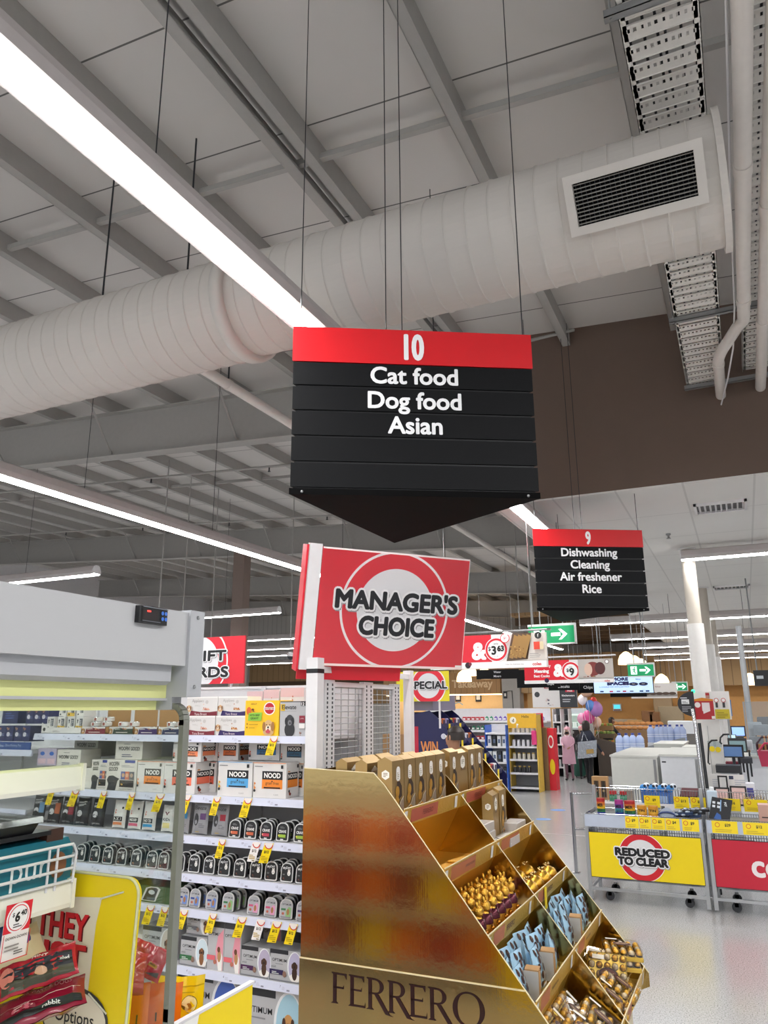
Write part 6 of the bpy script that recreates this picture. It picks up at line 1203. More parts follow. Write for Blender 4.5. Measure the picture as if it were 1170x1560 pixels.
# ================================================================== CLEARANCE TROLLEYS
CYF = 9.61
def wire_grid(b, o, u, v, nu, nv, r=.003, m=CHROME):
    o, u, v = Vector(o), Vector(u), Vector(v)
    for k in range(nu+1): b.tube([o+u*k/nu, o+u*k/nu+v], r, m, 4, smooth=False)
    for k in range(nv+1): b.tube([o+v*k/nv, o+v*k/nv+u], r*1.3, m, 4, smooth=False)
ALU = mat('satin_aluminium', '#b9bcc0', .32, .7)
def cart(x0, x1, label, panel, art, cards_low, cards_up):
    y = CYF; t = thing('clearance_trolley', label, 'trolley', ((x0+x1)/2, y, 0)); w = x1-x0
    for x in (x0, x1-.04):
        b = MB(); b.box(x, x+.04, y, y+.04, .02, .93, ALU); b.build('leg', t, True)
        b = MB(); b.box(x, x+.04, y+.62, y+.66, .02, 1.2, ALU); b.build('leg', t, True)
        
        for z in (.11, .76): b = MB(); b.box(x+.008, x+.032, y+.04, y+.62, z, z+.028, ALU); b.build('side_bar', t, True)
    for yy in (y+.005, y+.62): b = MB(); b.box(x0+.04, x1-.04, yy, yy+.03, .115, .145, ALU); b.build('cross_bar', t, True)
    for x in (x0+.22, x1-.22):
        for yy in (y+.1, y+.52):
            b = MB(); b.lathe([(.045, -.012), (.05, -.008), (.05, .008), (.045, .012)], (x, yy, .05), mat('tyre', '#33353a', .5), 14, 'y'); b.box(x-.02, x+.02, yy-.012, yy+.012, .05, .115, GREYM); b.build('castor', t, True)
    b = MB(); b.box(x0+.04, x1-.03, y-.004, y+.004, .254, .742, BLACKP); f = Face(b, (x0+.045, y-.0045, .26), (1, 0, 0), (0, 0, 1), .0008); f.rect(0, 0, w-.08, .476, panel); art(f, w-.08, .476); b.build('printed_panel', t, True)
    b = MB(); wire_grid(b, (x0+.04, y+.01, .60), (w-.08, 0, 0), (0, 0, .34), 46, 2); wire_grid(b, (x0+.04, y+.60, .60), (w-.08, 0, 0), (0, 0, .34), 46, 2); wire_grid(b, (x0+.02, y+.02, .60), (0, .6, 0), (0, 0, .34), 22, 2); wire_grid(b, (x1-.02, y+.02, .60), (0, .6, 0), (0, 0, .34), 22, 2); b.build('lower_basket', t, True)
    b = MB(); b.box(x0+.04, x1-.04, y+.01, y+.61, .90, .905, GREYM); b.build('basket_floor', t, True)
    b = MB(); b.obox((x0+.01, y-.02, .80), (w-.02, 0, 0), (0, .02, .13), (0, .003, 0), mat('rail_blue_grey', '#b3bccd', .4)); f = Face(b, (x0+.01, y-.0225, .80), (1, 0, 0), (0, .152, .988), .0008)
    for k, (u0, u1, s_) in enumerate(cards_low):
        a, c = w*u0, w*u1; f.k = 1; f.rect(a, .006, c-a, .125, YEL); f.ring(a+(c-a)*.22, .09, .019, .025, '#d0402a', 14); f.text(s_, a+(c-a)*.62, .088, None, .034, '#2a2413', .03); f.scribble(a+(c-a)*.12, .02, (c-a)*.7, .035, '#cdb02a', 2, k)
    b.build('price_rail', t, True)
    yb = y+.64; b = MB(); wire_grid(b, (x0+.02, yb, 1.0), (w-.04, 0, 0), (0, 0, .17), 40, 1); wire_grid(b, (x0+.02, yb+.3, 1.0), (w-.04, 0, 0), (0, 0, .17), 40, 1); wire_grid(b, (x0+.02, yb, 1.0), (0, .3, 0), (0, 0, .17), 10, 1); wire_grid(b, (x1-.02, yb, 1.0), (0, .3, 0), (0, 0, .17), 10, 1); b.build('upper_basket', t, True)
    b = MB(); b.box(x0+.02, x1-.02, yb, yb+.3, .995, 1.0, WHITE); b.box(x0+.0, x1-.0, yb-.012, yb, .985, 1.01, WHITE); b.build('upper_shelf', t, True)
    for k, (u0, u1, s_) in enumerate(cards_up):
        b = MB(); f = Face(b, (x0, yb-.014, .965), (1, 0, 0), (0, 0, 1), .0008); a, c = w*u0, w*u1; b.box(x0+a, x0+c, yb-.014, yb-.012, .965, 1.10, YEL); f.k = 1; f.ring(a+(c-a)*.22, .10, .019, .025, '#d0402a', 14); f.text(s_, a+(c-a)*.64, .085, None, .034, '#2a2413', .03); f.scribble(a+(c-a)*.12, .02, (c-a)*.7, .035, '#cdb02a', 2, k); b.build('price_card', t, True)
    return t
def rtc(f, w, h):
    cx, cy, r = w*.475, h*.5, h*.40
    f.ring(cx, cy, r*.0, r*1.36, '#f6efe2', 64, clip=(0, w, 0, h)); f.ring(cx, cy, 0, r*1.32, '#d3202e', 64, clip=(0, w, 0, h)); f.disc(cx, cy, r*.98, '#e3e3e5', 48)
    big(f, [('REDUCED', cx+.004, h*.605, w*.48, h*.16), ('TO CLEAR', cx+.004, h*.405, w*.44, h*.16)], 1.)
C1 = cart(-1.88, -.585, 'chrome clearance trolley with a yellow REDUCED TO CLEAR panel', YEL, rtc, [(.355, .47, '$9'), (.475, .575, '$3'), (.58, .69, '$2'), (.695, .81, '$4'), (.83, .965, '$9')], [(.48, .62, '$9'), (.745, .875, '$13'), (.89, 1.02, '$24')])
def col(f, w, h): f.btext('coles', .375, h*.5, None, .215, '#f3e9ea', .009, 'l')
C2 = cart(-.55, .745, 'chrome clearance trolley with a red panel at the right edge', '#c8233b', col, [(.04, .24, '$29'), (.28, .48, '$12'), (.82, .98, '$9')], [(.10, .28, '$16'), (.31, .5, '$2'), (.52, .70, '$9'), (.72, .88, '$6')])
# goods in the trolleys
def px_on(px, y, z): return at(px, 0, y=y).x if 0 else (at(px, 1200, y=y).x)
YL, YU = CYF+.12, CYF+.72
def banded(name, label, cat, x, y, z, r, h, bands, group, wrd=None):
    t = thing(name, label, cat, (x, y, z), group); b = MB(); n = len(bands); b.lathe([(r, 0), (r, h*.0+.001)], (x, y, z), bands[0], 16)
    for k, c in enumerate(bands): b.lathe([(r+.0002*k, h*k/n), (r+.0002*k, h*(k+1)/n)], (x, y, z), mat('glaze_'+c.strip('#'), c, .3), 18, caps=False)
    b.lathe([(r*.9, h), (.002, h-.004)], (x, y, z), bands[-1], 16, caps=False); b.build('body', t, True)
    b = MB(); f = Face(b, (x-r*.8, y-r-.002, z), (1, 0, 0), (0, 0, 1), .001); f.text(wrd or 'MER', r*.8, h*.62, r*1.3, h*.2, '#1b1512', .03); f.text('JOY', r*.8, h*.3, r*1.1, h*.16, '#1b1512', .03) if not wrd else None; b.build('lettering', t, True)
    return t
RB = ['#3a3a9a', '#2a7a4a', '#e0b020', '#d0702a', '#b0282c']; RB2 = ['#2a3a9a', '#3a8a9a', '#7a3aa0', '#a83a8a']
for i, (px, r, h, bd, lab) in enumerate(((913.5, .048, .19, RB, 'rainbow striped candle standing alone at the left of the yellow trolley'), (941, .05, .18, RB2, 'purple and blue striped candle second from left in the yellow trolley'), (957, .062, .175, RB, 'widest rainbow striped candle in the middle of the yellow trolley'))):
    banded('striped_candle', lab, 'candle', px_on(px, YL+.05, 0), YL+.05, .906, r, h, bd, 'striped candles')
for i, px in enumerate((975, 992)): banded('yellow_mug', 'yellow tin with black letters in the yellow trolley, %s of two' % ['left', 'right'][i], 'tin', px_on(px, YL+.04, 0), YL+.04, .906, .055, .13, ['#d9952a', '#e8b03a', '#d9952a'], 'yellow tins', 'TIN')
rr = random.Random(11)
for i in range(6):
    px = 1032+6*i+rr.uniform(-3, 3); x = px_on(px, YL+.1, 0); c = ['#1b1d22', '#2a3a5a', '#23252b', '#3a4a6a', '#17181c', '#2b2d33'][i]; t = thing('eyewear_pack', 'dark packaged swim goggles heaped at the right of the yellow trolley, %s from left' % ORD[i+1], 'pack', (x, YL+.1, .78), 'dark packs heaped in the trolley'); b = MB()
    z = .906+.03*(i % 3); b.obox((x-.1, YL+.02+.03*i, z), (.2, .02*(-1)**i, .02), (0, .08, .01), (0, 0, .028), mat('pack_%d' % i, c, .25)); b.build('case', t, True); b = MB(); b.ball((x-.04, YL+.05+.03*i, z+.045), .03, mat('lens', '#aab6c4', .1, .4), 8, 5, .5); b.ball((x+.04, YL+.05+.03*i, z+.045), .03, mat('lens', '#aab6c4', .1, .4), 8, 5, .5); b.build('lens_pair', t, True)
t = thing('goggles', 'clear rimmed goggles lying at the front of the yellow trolley', 'goggles', (px_on(1012, YL, 0), YL, .79)); x = px_on(1012, YL, 0); b = MB(); b.tube([(x+.09*math.cos(a*PI/6), YL, .945+.035*math.sin(a*PI/6)) for a in range(13)], .012, mat('goggle_rim', '#3a4a7a', .3), 6); b.build('rim', t, True); b = MB(); b.lathe([(.08, 0), (.08, .01)], (x, YL+.01, .945), mat('goggle_lens', '#b9c4d4', .1), 20, 'y', sy=1); b.build('lens', t, True)
# upper basket goods
x = px_on(1001, YU+.1, 0); t = thing('plush_tray', 'blue tray of plush toys in the upper basket of the yellow trolley', 'tray', (x, YU+.1, 1.0)); b = MB(); b.box(x-.18, x+.17, YU, YU+.2, 1.001, 1.13, mat('blue_tray', '#3f6cb5', .4)); b.box(x-.1, x+.12, YU-.001, YU, 1.01, 1.09, '#9fb9e0'); b.build('tray', t, True)
for i in range(11):
    a = x-.16+.035*i; q = MB(); q.ball((a, YU+.06+.05*(i % 3), 1.17+.02*math.sin(i*2.1)), .045, mat('plush_'+['blue', 'white', 'pale'][i % 3], ['#3f8ad0', '#e6ebf2', '#9cc4e8'][i % 3], .8), 10, 6); q.ball((a+.02, YU+.03+.05*(i % 3), 1.20), .018, mat('plush_dark', '#27313f', .6), 6, 4)
    tag(q.build('plush_toy'), '%s plush toy in the blue tray, %s from left' % (['bright blue', 'white', 'pale blue'][i % 3], ORD[i+1]), 'plush toy', 'plush toys in the blue tray')
for i, px in enumerate((933, 949)):
    x = px_on(px, YU+.08, 0); banded('candle_jar', 'small red lidded green jar in the upper basket, %s of two' % ['left', 'right'][i], 'jar', x, YU+.08, 1.001, .045, .12, ['#3f8a6a', '#5aa887', '#c02a2c'], 'red lidded jars', 'joy')
x = px_on(915, YU+.2, 0); t = thing('gift_box', 'brown gift box with two dark bottles showing, behind the upper basket', 'box', (x, YU+.2, 1.0)); b = MB(); b.box(x-.1, x+.1, YU+.16, YU+.26, 1.001, 1.28, CARD); f = Face(b, (x-.1, YU+.1595, 1.0), (1, 0, 0), (0, 0, 1), .001)
for k in (.055, .145): f.rect(k-.03, .03, .06, .2, '#4a3320'); f.rect(k-.018, .05, .036, .13, '#23241c'); f.rect(k-.008, .18, .016, .05, '#23241c'); f.disc(k, .11, .014, '#b9a06a', 10)
b.build('carton', t, True)
x = px_on(958, YU+.1, 0); t = thing('brown_pack', 'dull brown packs between the red lidded jars and the plush tray', 'pack', (x, YU+.1, 1.0)); b = MB(); b.box(x-.06, x+.05, YU+.06, YU+.16, 1.001, 1.13, mat('dull_pack', '#8d8174', .5)); b.build('pack', t, True)
x = px_on(1050, YU, 0); t = thing('dark_box', 'dark red topped flat box tilted in the upper basket by the chrome posts', 'box', (x, YU, 1.05)); b = MB(); b.obox((x-.12, YU+.02, 1.08), (.2, 0, 0), (.02, .16, .08), (0, -.01, .02), mat('dark_red_box', '#5a2a30', .4)); b.build('carton', t, True)
# right trolley goods
x = px_on(1092, YL, 0); t = thing('headset_box', 'black tilted electronics box with small pictures in the red trolley', 'box', (x, YL, .77)); b = MB(); o = Vector((x-.12, YL+.02, .93)); u = Vector((.21, .0, -.03)); v = Vector((.055, .05, .23)); n = u.cross(v).normalized()
b.obox(o, u, v, -n*.07, mat('black_gloss_box', '#15171d', .25)); f = Face(b, o+n*.0005, u, v-u.normalized()*v.dot(u.normalized()), .001)
for i in range(2):
    for j in range(2): f.rect(.03+.05*i, .13+.04*j, .03, .025, '#d9dde2')
f.rect(.11, .10, .012, .12, '#8ab0d8'); f.poly([(.05, .01), (.13, .01), (.12, .06), (.08, .08)], '#2f5fa8'); f.text('PSY', .165, .18, .05, None, '#eef2f6', .03, rot=-1.3); b.build('carton', t, True)
x = px_on(1086, YU, 0); t = thing('bottle_pack', 'pale blue and white pack standing behind the tilted black box', 'pack', (x, CYF+.45, .77)); b = MB(); b.rbox(x-.06, x+.05, CYF+.42, CYF+.5, .906, 1.20, mat('pale_pack', '#cfe0ee', .3), .01); b.rbox(x-.03, x+.02, CYF+.435, CYF+.485, 1.20, 1.24, '#f0f4f6', .008); b.build('pack', t, True)
x = px_on(1163, YL, 0); t = thing('pink_box', 'pale pink box at the right of the red trolley', 'box', (x, YL, .77)); b = MB(); b.box(x-.08, x+.25, YL, YL+.2, .906, 1.10, mat('pink_carton', '#c9a091', .45)); f = Face(b, (x-.08, YL-.0005, .906), (1, 0, 0), (0, 0, 1), .001); f.rect(.03, .06, .22, .012, '#3a2a2a'); b.build('carton', t, True)
b = MB(); b.box(px_on(1128, YL, 0)-.2, px_on(1128, YL, 0)+.08, YL-.06, YL+.2, .62, .70, mat('navy_pack', '#22345c', .5)); tag(b.build('navy_pack'), 'dark navy pack lying low behind the wire of the red trolley', 'pack')
# white folded display with frames
x0, x1 = px_on(1082, YU, 0), px_on(1135, YU, 0); t = thing('leaflet_board', 'white folded board of small printed leaflets standing in the red trolley', 'board', ((x0+x1)/2, YU+.2, 1.0)); b = MB(); b.obox((x0, YU+.24, 1.001), (x1-x0, 0, 0), (0, .06, .34), (0, .01, 0), WB); f = Face(b, (x0, YU+.2385, 1.0), (1, 0, 0), (0, .174, .985), .001); f.scribble(.02, .2, .15, .1, '#b9bcc4', 4, 1); f.scribble(.27, .2, .12, .1, '#b9bcc4', 4, 2); f.rect(.21, .29, .05, .04, '#2a3350'); f.rect(.19, .0, .004, .34, '#c9cad0'); b.build('board', t, True)
for i, (px, w_, h_, z, yy) in enumerate(((1102, .11, .17, 1.16, .2), (1099, .17, .2, 1.003, .1), (1124, .18, .22, 1.003, .1))):
    x = px_on(px, YU+yy, 0); t = thing('photo_frame', ['small dark photo frame high on the white leaflet board', 'dark photo frame with a pink sheet, left of two in the red trolley', 'dark photo frame with a pink sheet, right of two in the red trolley'][i], 'frame', (x, YU+yy, z), 'dark photo frames'); b = MB()
    for (a, c, e, g) in ((-w_/2, w_/2, 0, .018), (-w_/2, w_/2, h_-.018, h_), (-w_/2, -w_/2+.018, 0, h_), (w_/2-.018, w_/2, 0, h_)): b.obox((x+a, YU+yy+e*.15, z+e), (c-a, 0, 0), (0, .15*(g-e), g-e), (0, .012, 0), BLACKP)
    b.build('border', t, True); b = MB(); b.obox((x-w_/2+.015, YU+yy+.008, z+.01), (w_-.03, 0, 0), (0, .15*(h_-.02), h_-.02), (0, .003, 0), mat('pink_sheet', '#e3c3c0', .5) if i else WB); f = Face(b, (x-w_/2+.02, YU+yy+.0075, z+.012), (1, 0, 0), (0, .148, .989), .001); f.scribble(.02, .03, w_*.55, h_*.6, '#cda3a0' if i else '#c9cacc', 6, i); b.build('sheet', t, True)
x = px_on(1153, YU, 0); t = thing('gold_tinsel', 'gold foil tinsel bunch in the upper basket of the red trolley', 'tinsel', (x, YU+.1, 1.0)); b = MB()
for k in range(34): a = rr.uniform(-1.2, 1.2); q = Vector((x+rr.uniform(-.1, .1), YU+.08, 1.0)); b.tube([q, q+Vector((.06*math.sin(a), rr.uniform(-.03, .03), .07)), q+Vector((.14*math.sin(a), rr.uniform(-.05, .05), .12*math.cos(a)+.02))], [.005, .004, .002], mat('tinsel', '#d9c27a', .2, .9), 4)
b.build('strands', t, True)
x = px_on(1150, YU+.3, 0); t = thing('cleaning_pack', 'white and violet cleaning pack behind the gold tinsel', 'pack', (x, YU+.26, 1.0)); b = MB(); b.rbox(x-.1, x+.0, YU+.22, YU+.3, 1.001, 1.26, '#e3e4ee', .01); b.box(x-.09, x-.02, YU+.219, YU+.22, 1.08, 1.2, '#4a4aa0'); b.prism([(x-.02, YU+.22, 1.0), (x+.14, YU+.22, 1.0), (x+.02, YU+.22, 1.2)], (0, .06, 0), '#c9ccd8'); b.build('pack', t, True)
# chrome queue barrier and posts
t = thing('queue_barrier', 'chrome queue barrier with two rails left of the yellow trolley', 'barrier', (-2.31, 11.04, 0)); b = MB(); b.tube([(-2.31, 11.04, 0), (-2.31, 11.04, 1.02)], .025, CHROME, 12); b.lathe([(.06, 0), (.06, .01)], (-2.31, 11.04, 0), CHROME, 14); b.build('post', t, True)
b = MB(); b.tube([(-1.55, 11.3, 0), (-1.55, 11.3, 1.02)], .022, CHROME, 12); b.build('post', t, True)
for z in (1.0, .55): b = MB(); b.tube([(-2.31, 11.04, z), (-1.55, 11.3, z)], .016, CHROME, 10); b.build('rail', t, True)
t = thing('chrome_bollard', 'tall dark chrome sign post between the two clearance trolleys', 'post', (-.60, 10.55, 0)); b = MB()
b.tube([(-.57, 10.5, 0), (-.60, 10.55, 1.9), (-.62, 10.6, 2.12)], .022, CHROME, 12); b.build('pole', t, True); b = MB(); b.tube([(-.52, 10.5, 0), (-.555, 10.56, 1.95)], .02, DARKM, 12); b.build('pole', t, True)  # the second, dark pole stands in for the post's shadow
a = at(1034, 1092, y=10.7); c = at(1056, 1053, y=10.7); b = MB(); pts = [(c.x, 10.7, a.z), (c.x, 10.7, c.z)]+[(c.x-(c.x-a.x)*math.sin(k*PI/10), 10.7, (a.z+c.z)/2+(c.z-a.z)/2*math.cos(k*PI/10)) for k in range(1, 10)]
b.prism(pts, (0, .012, 0), mat('charcoal_sign', '#2b2d33', .45)); f = Face(b, (a.x, 10.699, a.z), (1, 0, 0), (0, 0, 1), .001); w, h = c.x-a.x, c.z-a.z; f.rect(w*.25, h*.5, w*.45, h*.18, '#e8eaec'); f.scribble(w*.3, h*.53, w*.35, h*.1, '#6a6d73', 2, 1); f.scribble(w*.2, h*.72, w*.6, h*.08, '#d9dbe0', 1, 3); f.scribble(w*.25, h*.2, w*.55, h*.24, '#9a9da3', 4, 2); b.build('half_round_sign', t, True)
# ------------------------------------------------------------------ column casing with hooks, gift card board
kt = thing('column_casing', 'tall white casing at the foot of the nearest round column', 'casing', (-.5, 11.5, 0)); b = MB(); b.box(-.66, -.34, 11.3, 11.62, 0, 2.02, COLW); b.build('panel', kt, True); b = MB(); b.box(-.50, -.495, 11.296, 11.3, .4, 1.9, GREYM); b.build('panel_joint', kt, True)
for i, (px, yb, yt) in enumerate(((1079, 1162, 1128), (1097, 1131, 1119))):
    p, q = at(px, yb, y=11.1), at(px, yt, y=11.1); b = MB(); b.tube([p+Vector((.02, 0, -.02)), p, q+Vector((0, 0, -.04)), q+Vector((.04, 0, 0)), q+Vector((.1, .1, 0))], .012, BLACKP, 6); tag(b.build('hook_rail'), ['large black curved handle on the white column casing', 'smaller black curved handle on the white column casing'][i], 'handle')
for i, (px, py) in enumerate(((1085, 1141), (1094, 1142))): p = at(px, py, y=11.2); b = MB(); b.lathe([(.035, 0), (.035, .004)], p, YEL, 14, 'y'); b.box(p.x-.05, p.x+.05, 11.22, 11.25, p.z+.03, p.z+.1, clear('clear_acrylic', '#e8eef0', .1)); tag(b.build('yellow_tag'), 'round yellow tag under a clear holder on the column casing, %s of two' % ['left', 'right'][i], 'tag', 'round yellow tags')
t, b, f, w, h, a = board('gift_card_board', 'red and white promotional board fixed above the column casing', 'board', 1055, 1053, 1110, 1096, 11.1, '#e9e6e4')
f.rect(0, 0, w*.58, h*.68, '#b3262f'); f.poly([(0, h*.66), (w*.58, h*.66), (w*.58, h*.72), (w*.3, h*.78), (0, h*.7)], '#d98a2a'); f.disc(w*.17, h*.52, h*.1, '#f0e6e4', 16); f.rect(w*.28, h*.3, w*.2, h*.3, '#eadfe0'); f.poly([(w*.3, h*.2), (w*.48, h*.3), (w*.3, h*.3)], '#eadfe0'); f.rect(w*.4, h*.76, w*.1, h*.2, '#c08a7a'); f.rect(w*.4, h*.86, w*.1, h*.08, '#b3262f'); f.rect(w*.5, h*.02, w*.08, h*.1, '#f2efee')
f.rect(w*.6, h*.02, w*.36, h*.34, '#c9b62a'); f.scribble(w*.64, h*.06, w*.3, h*.22, '#8a7a1a', 4, 1)
for k in (.66, .84): f.disc(w*k, h*.68, w*.06, '#c02a2c', 14, w*.06); f.disc(w*k, h*.68, w*.045, '#f2efee', 14, w*.045); f.rect(w*k-w*.03, h*.42, w*.06, h*.18, '#3a3a40')
b.build('printed_panel', t, True)
for i, (px, py, y) in enumerate(((1056, 1053, 11.05), (1103, 1063, 12.4))): p = at(px, py, y=y); b = MB(); b.ball(p, .026, mat('green_beacon', '#3fe0a8', emit=1.2), 10, 6); tag(b.build('green_beacon'), ['small green checkout light at the top of the red promotional board', 'small green checkout light beside the blue banner'][i], 'light', 'green checkout lights')
t, b, f, w, h, a = board('pull_up_banner', 'narrow blue banner right of the column casing', 'banner', 1102, 1066, 1113, 1091, 12.6, '#2f6ea8', thick=.03); f.rect(w*.3, h*.3, w*.3, h*.4, '#e3edf4'); b.build('printed_panel', t, True); b = MB(); b.tube([(a.x+w/2, 12.62, 0), (a.x+w/2, 12.62, a.z+.02)], .015, GREYM, 8); b.build('pole', t, True)
# ------------------------------------------------------------------ checkouts
CHK = mat('checkout_panel', '#d5d6d0', .45); CHK2 = mat('checkout_panel_cool', '#dcdfe4', .4)
def counter(pl, pr_, yt, y, d, m, label, top=None):
    a, c = at(pl, yt, y=y), at(pr_, yt, y=y); t = thing('checkout_counter', label, 'counter', ((a.x+c.x)/2, y, 0), 'checkout counters'); b = MB(); b.box(a.x, c.x, y, y+d, .06, a.z-.03, m); b.box(a.x+.02, c.x-.02, y+.03, y+d, 0, .06, DARKM); b.build('cabinet', t, True)
    b = MB(); b.box(a.x-.015, c.x+.015, y-.015, y+d+.015, a.z-.03, a.z, top or CHK); b.build('worktop', t, True); b = MB(); b.box(c.x-.06, c.x-.02, y-.004, y, .1, a.z-.06, GREYM); b.build('end_trim', t, True); return t, a, c
t, a, c = counter(930, 1000, 1150, 13.4, 2.6, CHK, 'greyish white checkout counter behind the yellow trolley, left of two')
t, a, c = counter(1005, 1064, 1149, 12.6, 2.2, CHK2, 'cool white checkout counter behind the yellow trolley, right of two'); b = MB(); b.box(a.x+.02, a.x+.08, 12.598, 12.6, a.z-.12, a.z-.1, DARKM); b.build('small_label', t, True)
counter(996, 1040, 1133, 16.6, 1.6, CHK, 'low checkout counter farther back with a flat top'); counter(1040, 1062, 1138, 15.3, 1.0, CHK2, 'small white checkout shelf beside the chrome post')
bt = thing('water_bottle', 'x', 'bottle'); b = MB(); b.lathe([(.085, 0), (.09, .02), (.086, .12), (.09, .16), (.086, .2), (.088, .28), (.05, .34), (.03, .36)], (0, 0, 0), mat('water_bottle_plastic', '#aebfe6', .15, spec=.7), 14); b.build('body', bt); b = MB(); b.lathe([(.032, .36), (.034, .40), (.002, .402)], (0, 0, 0), mat('blue_cap', '#2b3a8a', .35), 12); b.build('cap', bt); b = MB(); b.lathe([(.0885, .13), (.0885, .19)], (0, 0, 0), mat('clear_label', '#dfe6f6', .3), 14, caps=False); b.build('label_band', bt)
k = 0
for g, (pxs, py, y, nm) in enumerate((((945.5, 956, 966, 976.5), 1147, 17.2, 'front left row'), ((993, 1003, 1009, 1016, 1023, 1034, 1041), 1131, 19.5, 'row farther back'))):
    for i, px in enumerate(pxs):
        p = at(px, py, y=y); lab = 'large water bottle with a blue cap, %s, %s from left' % (nm, ORD[i+1]); 
        if k == 0: bt.location = p; tag(bt, lab, 'bottle', 'large water bottles'); k = 1
        else: dup(bt, p, None, lab)
        if g == 1: pass
for g, (pl, pr_, py, y, lab) in enumerate(((936, 984, 1147, 17.2, 'sloping grey sided pallet stand under the front left water bottles'), (988, 1046, 1131, 19.5, 'sloping grey sided pallet stand under the farther water bottles'))):
    p, q = at(pl, py, y=y), at(pr_, py, y=y); b = MB(); b.prism([(p.x, y-.3, 0), (q.x, y-.3, 0), (q.x, y-.3, p.z+.12), (q.x-.06, y-.3, p.z+.12), (p.x, y-.3, p.z-.08)], (0, .06, 0), mat('grey_side', '#8d939a', .45)); b.box(p.x, q.x, y-.2, y+.3, 0, p.z, CHK2); tag(b.build('bottle_stand'), lab, 'stand')
# registers, screens and clutter at the right
def screen(px0, py0, px1, py1, y, lab, lit, tilt=.25):
    a = at(px0, py1, y=y); c = at(px1, py0, y=y); w, h = c.x-a.x, c.z-a.z; t = thing('checkout_screen', lab, 'screen', ((a.x+c.x)/2, y, a.z), 'checkout screens'); b = MB(); b.obox((a.x, y, a.z), (w, 0, 0), (0, tilt*h, h), (0, .03, 0), BLACKP); b.build('housing', t, True)
    b = MB(); f = Face(b, (a.x, y-.001, a.z), (1, 0, 0), (0, tilt, 1), .001); f.rect(w*.09, h*.1, w*.82, h*.8, lit); b.build('glass', t, True); b = MB(); b.tube([((a.x+c.x)/2, y+.06, a.z+h*.3), ((a.x+c.x)/2, y+.06, .95)], .02, DARKM, 8); b.build('stand', t, True)
LIT = mat('screen_lit', '#8fb3f0', emit=.8); DIM = mat('screen_dim', '#5f7fae', .1)
screen(1114, 1106, 1135, 1122, 13.5, 'lit blue checkout screen farthest back', LIT); screen(1109, 1119, 1121, 1125, 13.0, 'small pale checkout display between larger screens', mat('screen_pale', '#bfe0ea', emit=.6)); screen(1110, 1125, 1137, 1146, 12.2, 'grey green checkout screen second from the front', mat('screen_green', '#7f9a9f', .1), .5); screen(1101, 1135, 1132, 1154, 11.6, 'large dark framed checkout screen nearest the leaflet board', DIM, .4)
x0, x1 = at(1088, 1150, y=11.0).x, at(1126, 1150, y=11.0).x; b = MB(); b.box(x0, x1, 11.0, 11.3, 1.33, 1.42, DARKM); b.box(x0+.05, x1-.05, 11.05, 11.25, 0, 1.33, CHK2); tag(b.build('checkout_pod'), 'dark topped checkout pod behind the white leaflet board', 'counter')
counter(1120, 1260, 1152, 13.0, 1.2, CHK2, 'checkout counter at the right edge under the clear screens')
t = thing('clear_screen', 'clear protective screen at the right edge above the checkout', 'screen', (.3, 12.9, 1.2)); p, q = at(1143, 1150, y=12.9), at(1230, 1068, y=12.9); b = MB(); b.box(p.x, q.x, 12.9, 12.91, p.z, q.z, clear('acrylic_screen', '#e6ebee', .12)); b.build('sheet', t, True); b = MB(); b.box(p.x-.02, p.x, 12.89, 12.92, p.z-.1, q.z, GREYM); b.build('edge_post', t, True)
t = thing('steel_pole', 'slim grey steel pole rising over the checkout screens at the right', 'pole', tuple(at(1151, 1140, y=14))); p = at(1150, 1140, y=14); b = MB(); b.tube([(p.x-.02, 14, 0), (p.x-.02, 14, 3.45)], .045, mat('steel_pole', '#b3b6ba', .4, .3), 12); b.build('shaft', t, True)
for i, (px, py, sx, sz, c, y, lab) in enumerate(((1128, 1128, .1, .12, '#33363c', 12.6, 'dark card reader'), (1140, 1135, .12, .14, '#b9bcc2', 12.8, 'pale scanner unit'), (1152, 1128, .2, .1, '#6d7278', 13.2, 'grey scale tray'), (1160, 1112, .22, .16, '#8f949a', 13.4, 'grey till housing'), (1150, 1105, .2, .1, '#b5babf', 13.8, 'pale till cover'), (1164, 1098, .2, .12, '#4a4e55', 14, 'dark till monitor back'), (1117, 1163, .2, .05, '#7b2a3a', 12.4, 'wine coloured tray'), (1137, 1158, .16, .09, '#43464d', 12.5, 'dark receipt printer'))):
    p = at(px, py, y=y); b = MB(); b.rbox(p.x-sx/2, p.x+sx/2, y, y+.16, p.z-sz/2, p.z+sz/2, mat('till_%d' % i, c, .4), .012); b.rbox(p.x-sx*.3, p.x+sx*.3, y-.02, y, p.z-sz*.2, p.z+sz*.3, mat('till_%d' % i, c, .4), .004); b.tube([(p.x, y+.1, p.z-sz/2), (p.x, y+.1, max(.5, p.z-.45))], .015, DARKM, 6); tag(b.build('checkout_device'), lab+' among the checkout equipment at the right', 'device')
t = thing('shopping_basket', 'dark pink shopping basket at the right edge of the checkout', 'basket', tuple(at(1170, 1170, y=11.8))); p = at(1169, 1168, y=11.8); b = MB(); PK = mat('pink_plastic', '#b5294f', .35); b.prism([(p.x-.07, 11.8, p.z), (p.x+.25, 11.8, p.z), (p.x+.3, 11.8, p.z+.2), (p.x-.1, 11.8, p.z+.2)], (0, .3, 0), PK); b.build('tub', t, True); b = MB(); b.tube([(p.x-.08, 11.8, p.z+.2), (p.x, 11.8, p.z+.3), (p.x+.2, 11.8, p.z+.3)], .015, PK, 8); b.build('handle', t, True)
